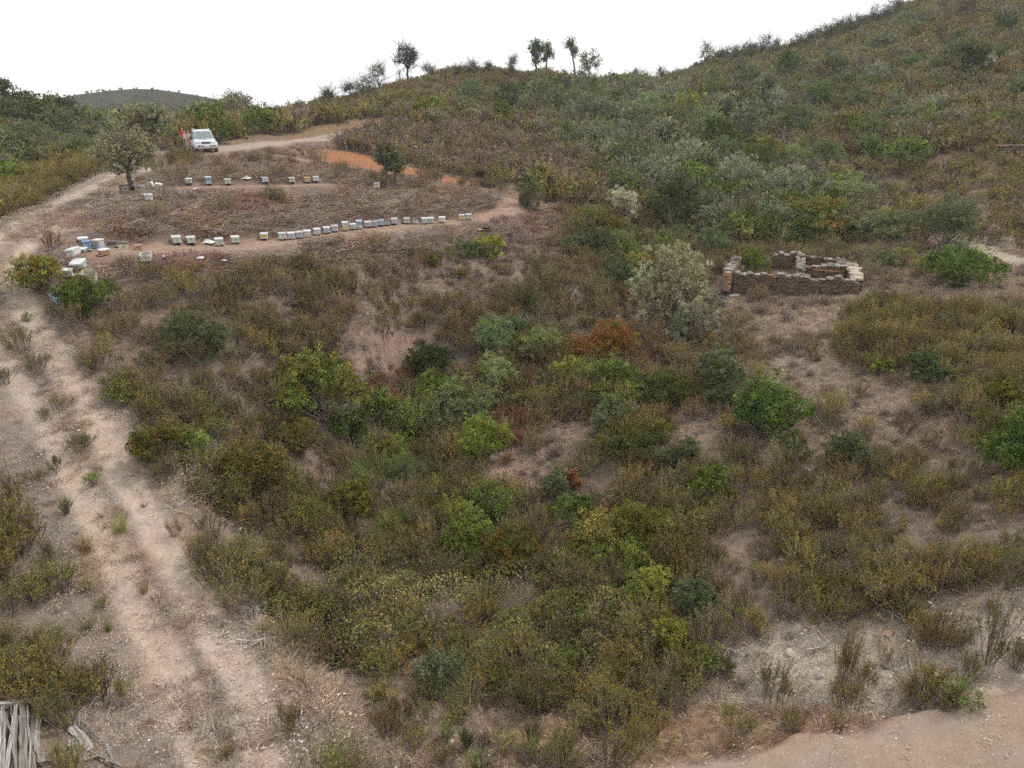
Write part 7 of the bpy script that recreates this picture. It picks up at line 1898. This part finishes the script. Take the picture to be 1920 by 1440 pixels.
def plant_fields():
    rng = np.random.default_rng(11)
    S = scatter()
    keyi = S[:, 6].astype(int)
    # the nearest shrubs that show largest are objects of their own, the rest one mass of each kind
    woody = np.isin(keyi, [KEYS.index(k) for k in ("cistus_olive", "cistus_yellow", "cistus_brown")])
    show = np.where(woody & (S[:, 3] > 5) & (S[:, 3] < 1915) & (S[:, 4] > 60) & (S[:, 4] < 1450), S[:, 7] / S[:, 5], 0)
    single = np.zeros(len(S), bool); single[np.argsort(-show)[:300]] = True
    single &= show > 0
    def short(lab):
        w = lab.split(",")[0]
        for cut in (" on ", " in ", " at ", " with ", " below ", " beside ", " between ", " above ", " of ", " standing ", " half ", " behind ", " tucked ", " just ", " next ", " directly ", " under ", " touching ", " alone ", " uphill ", " where "):
            w = w.split(cut)[0]
        return w
    names = [short(l) for _, _, l in NAMED]
    marks = [(x, y, n) for (x, y, _), n in zip(NAMED, names) if names.count(n) == 1 and 2 <= len(n.split()) <= 7]
    MX = np.array([m[:2] for m in marks]); rank = {}
    ordn = ["nearest"] + [w + " nearest" for w in NTH[1:]] + ["thirtieth nearest"] + [f"thirty-{w} nearest" for w in NTH[:9]] + ["fortieth nearest"] + [f"forty-{w} nearest" for w in NTH[:9]]
    T = S[single]
    near = ((T[:, None, :2] - MX[None]) ** 2).sum(-1)
    who, dist = near.argmin(1), near.min(1)
    for i, j in enumerate(np.argsort(dist)):
        s = T[j]; key = KEYS[int(s[6])]; me = SPEC[key][i % len(SPEC[key])]
        tint = {"cistus_olive": "olive green", "cistus_yellow": "yellow-green", "cistus_brown": "brownish"}[key]
        m = marks[who[j]][2]; rank[(m, tint)] = r = rank.get((m, tint), 0) + 1
        far = ordn[r - 1] if r <= len(ordn) else "one of the farther ones around"
        lab = f"{tint} rockrose shrub, {far} to the {m}" if r <= len(ordn) else f"{tint} rockrose shrub, one of the farther ones around the {m}"
        link("rockrose_shrub", me, label=lab, category="shrub", group="rockrose shrubs" if r <= len(ordn) else f"{tint} rockrose around the {m}",
             loc=(s[0], s[1], s[2]), rot=(rng.normal(0, .08), rng.normal(0, .08), rng.uniform(0, 6.28)), scale=(s[7], s[7], s[7] * rng.uniform(.85, 1.15)))
    for k, key in enumerate(KEYS):
        m = (keyi == k) & ~single
        if m.sum() == 0: continue
        P = S[m][:, :3].copy()
        stuff_field(*FIELD[key], key, P, S[m][:, 7], rng, 0.05 if key in ("pebbles", "cobbles") else 0.12)
    # scrub on the far hill
    hp = HILL.reshape(-1, 3); n = 4500
    ii = rng.integers(0, len(hp), n); P = hp[ii] + np.concatenate([rng.uniform(-1.4, 1.4, (n, 1)), rng.uniform(-2, 2, (n, 1)), np.zeros((n, 1))], 1)
    stuff_field("hillside_scrub", "dark dense scrub covering the far hill", "far_green", P, rng.uniform(0.5, 1.1, n), rng)
    print("sites", len(S), "single", int(single.sum()), {KEYS[k]: int((keyi == k).sum()) for k in range(len(KEYS))})
plant_fields()
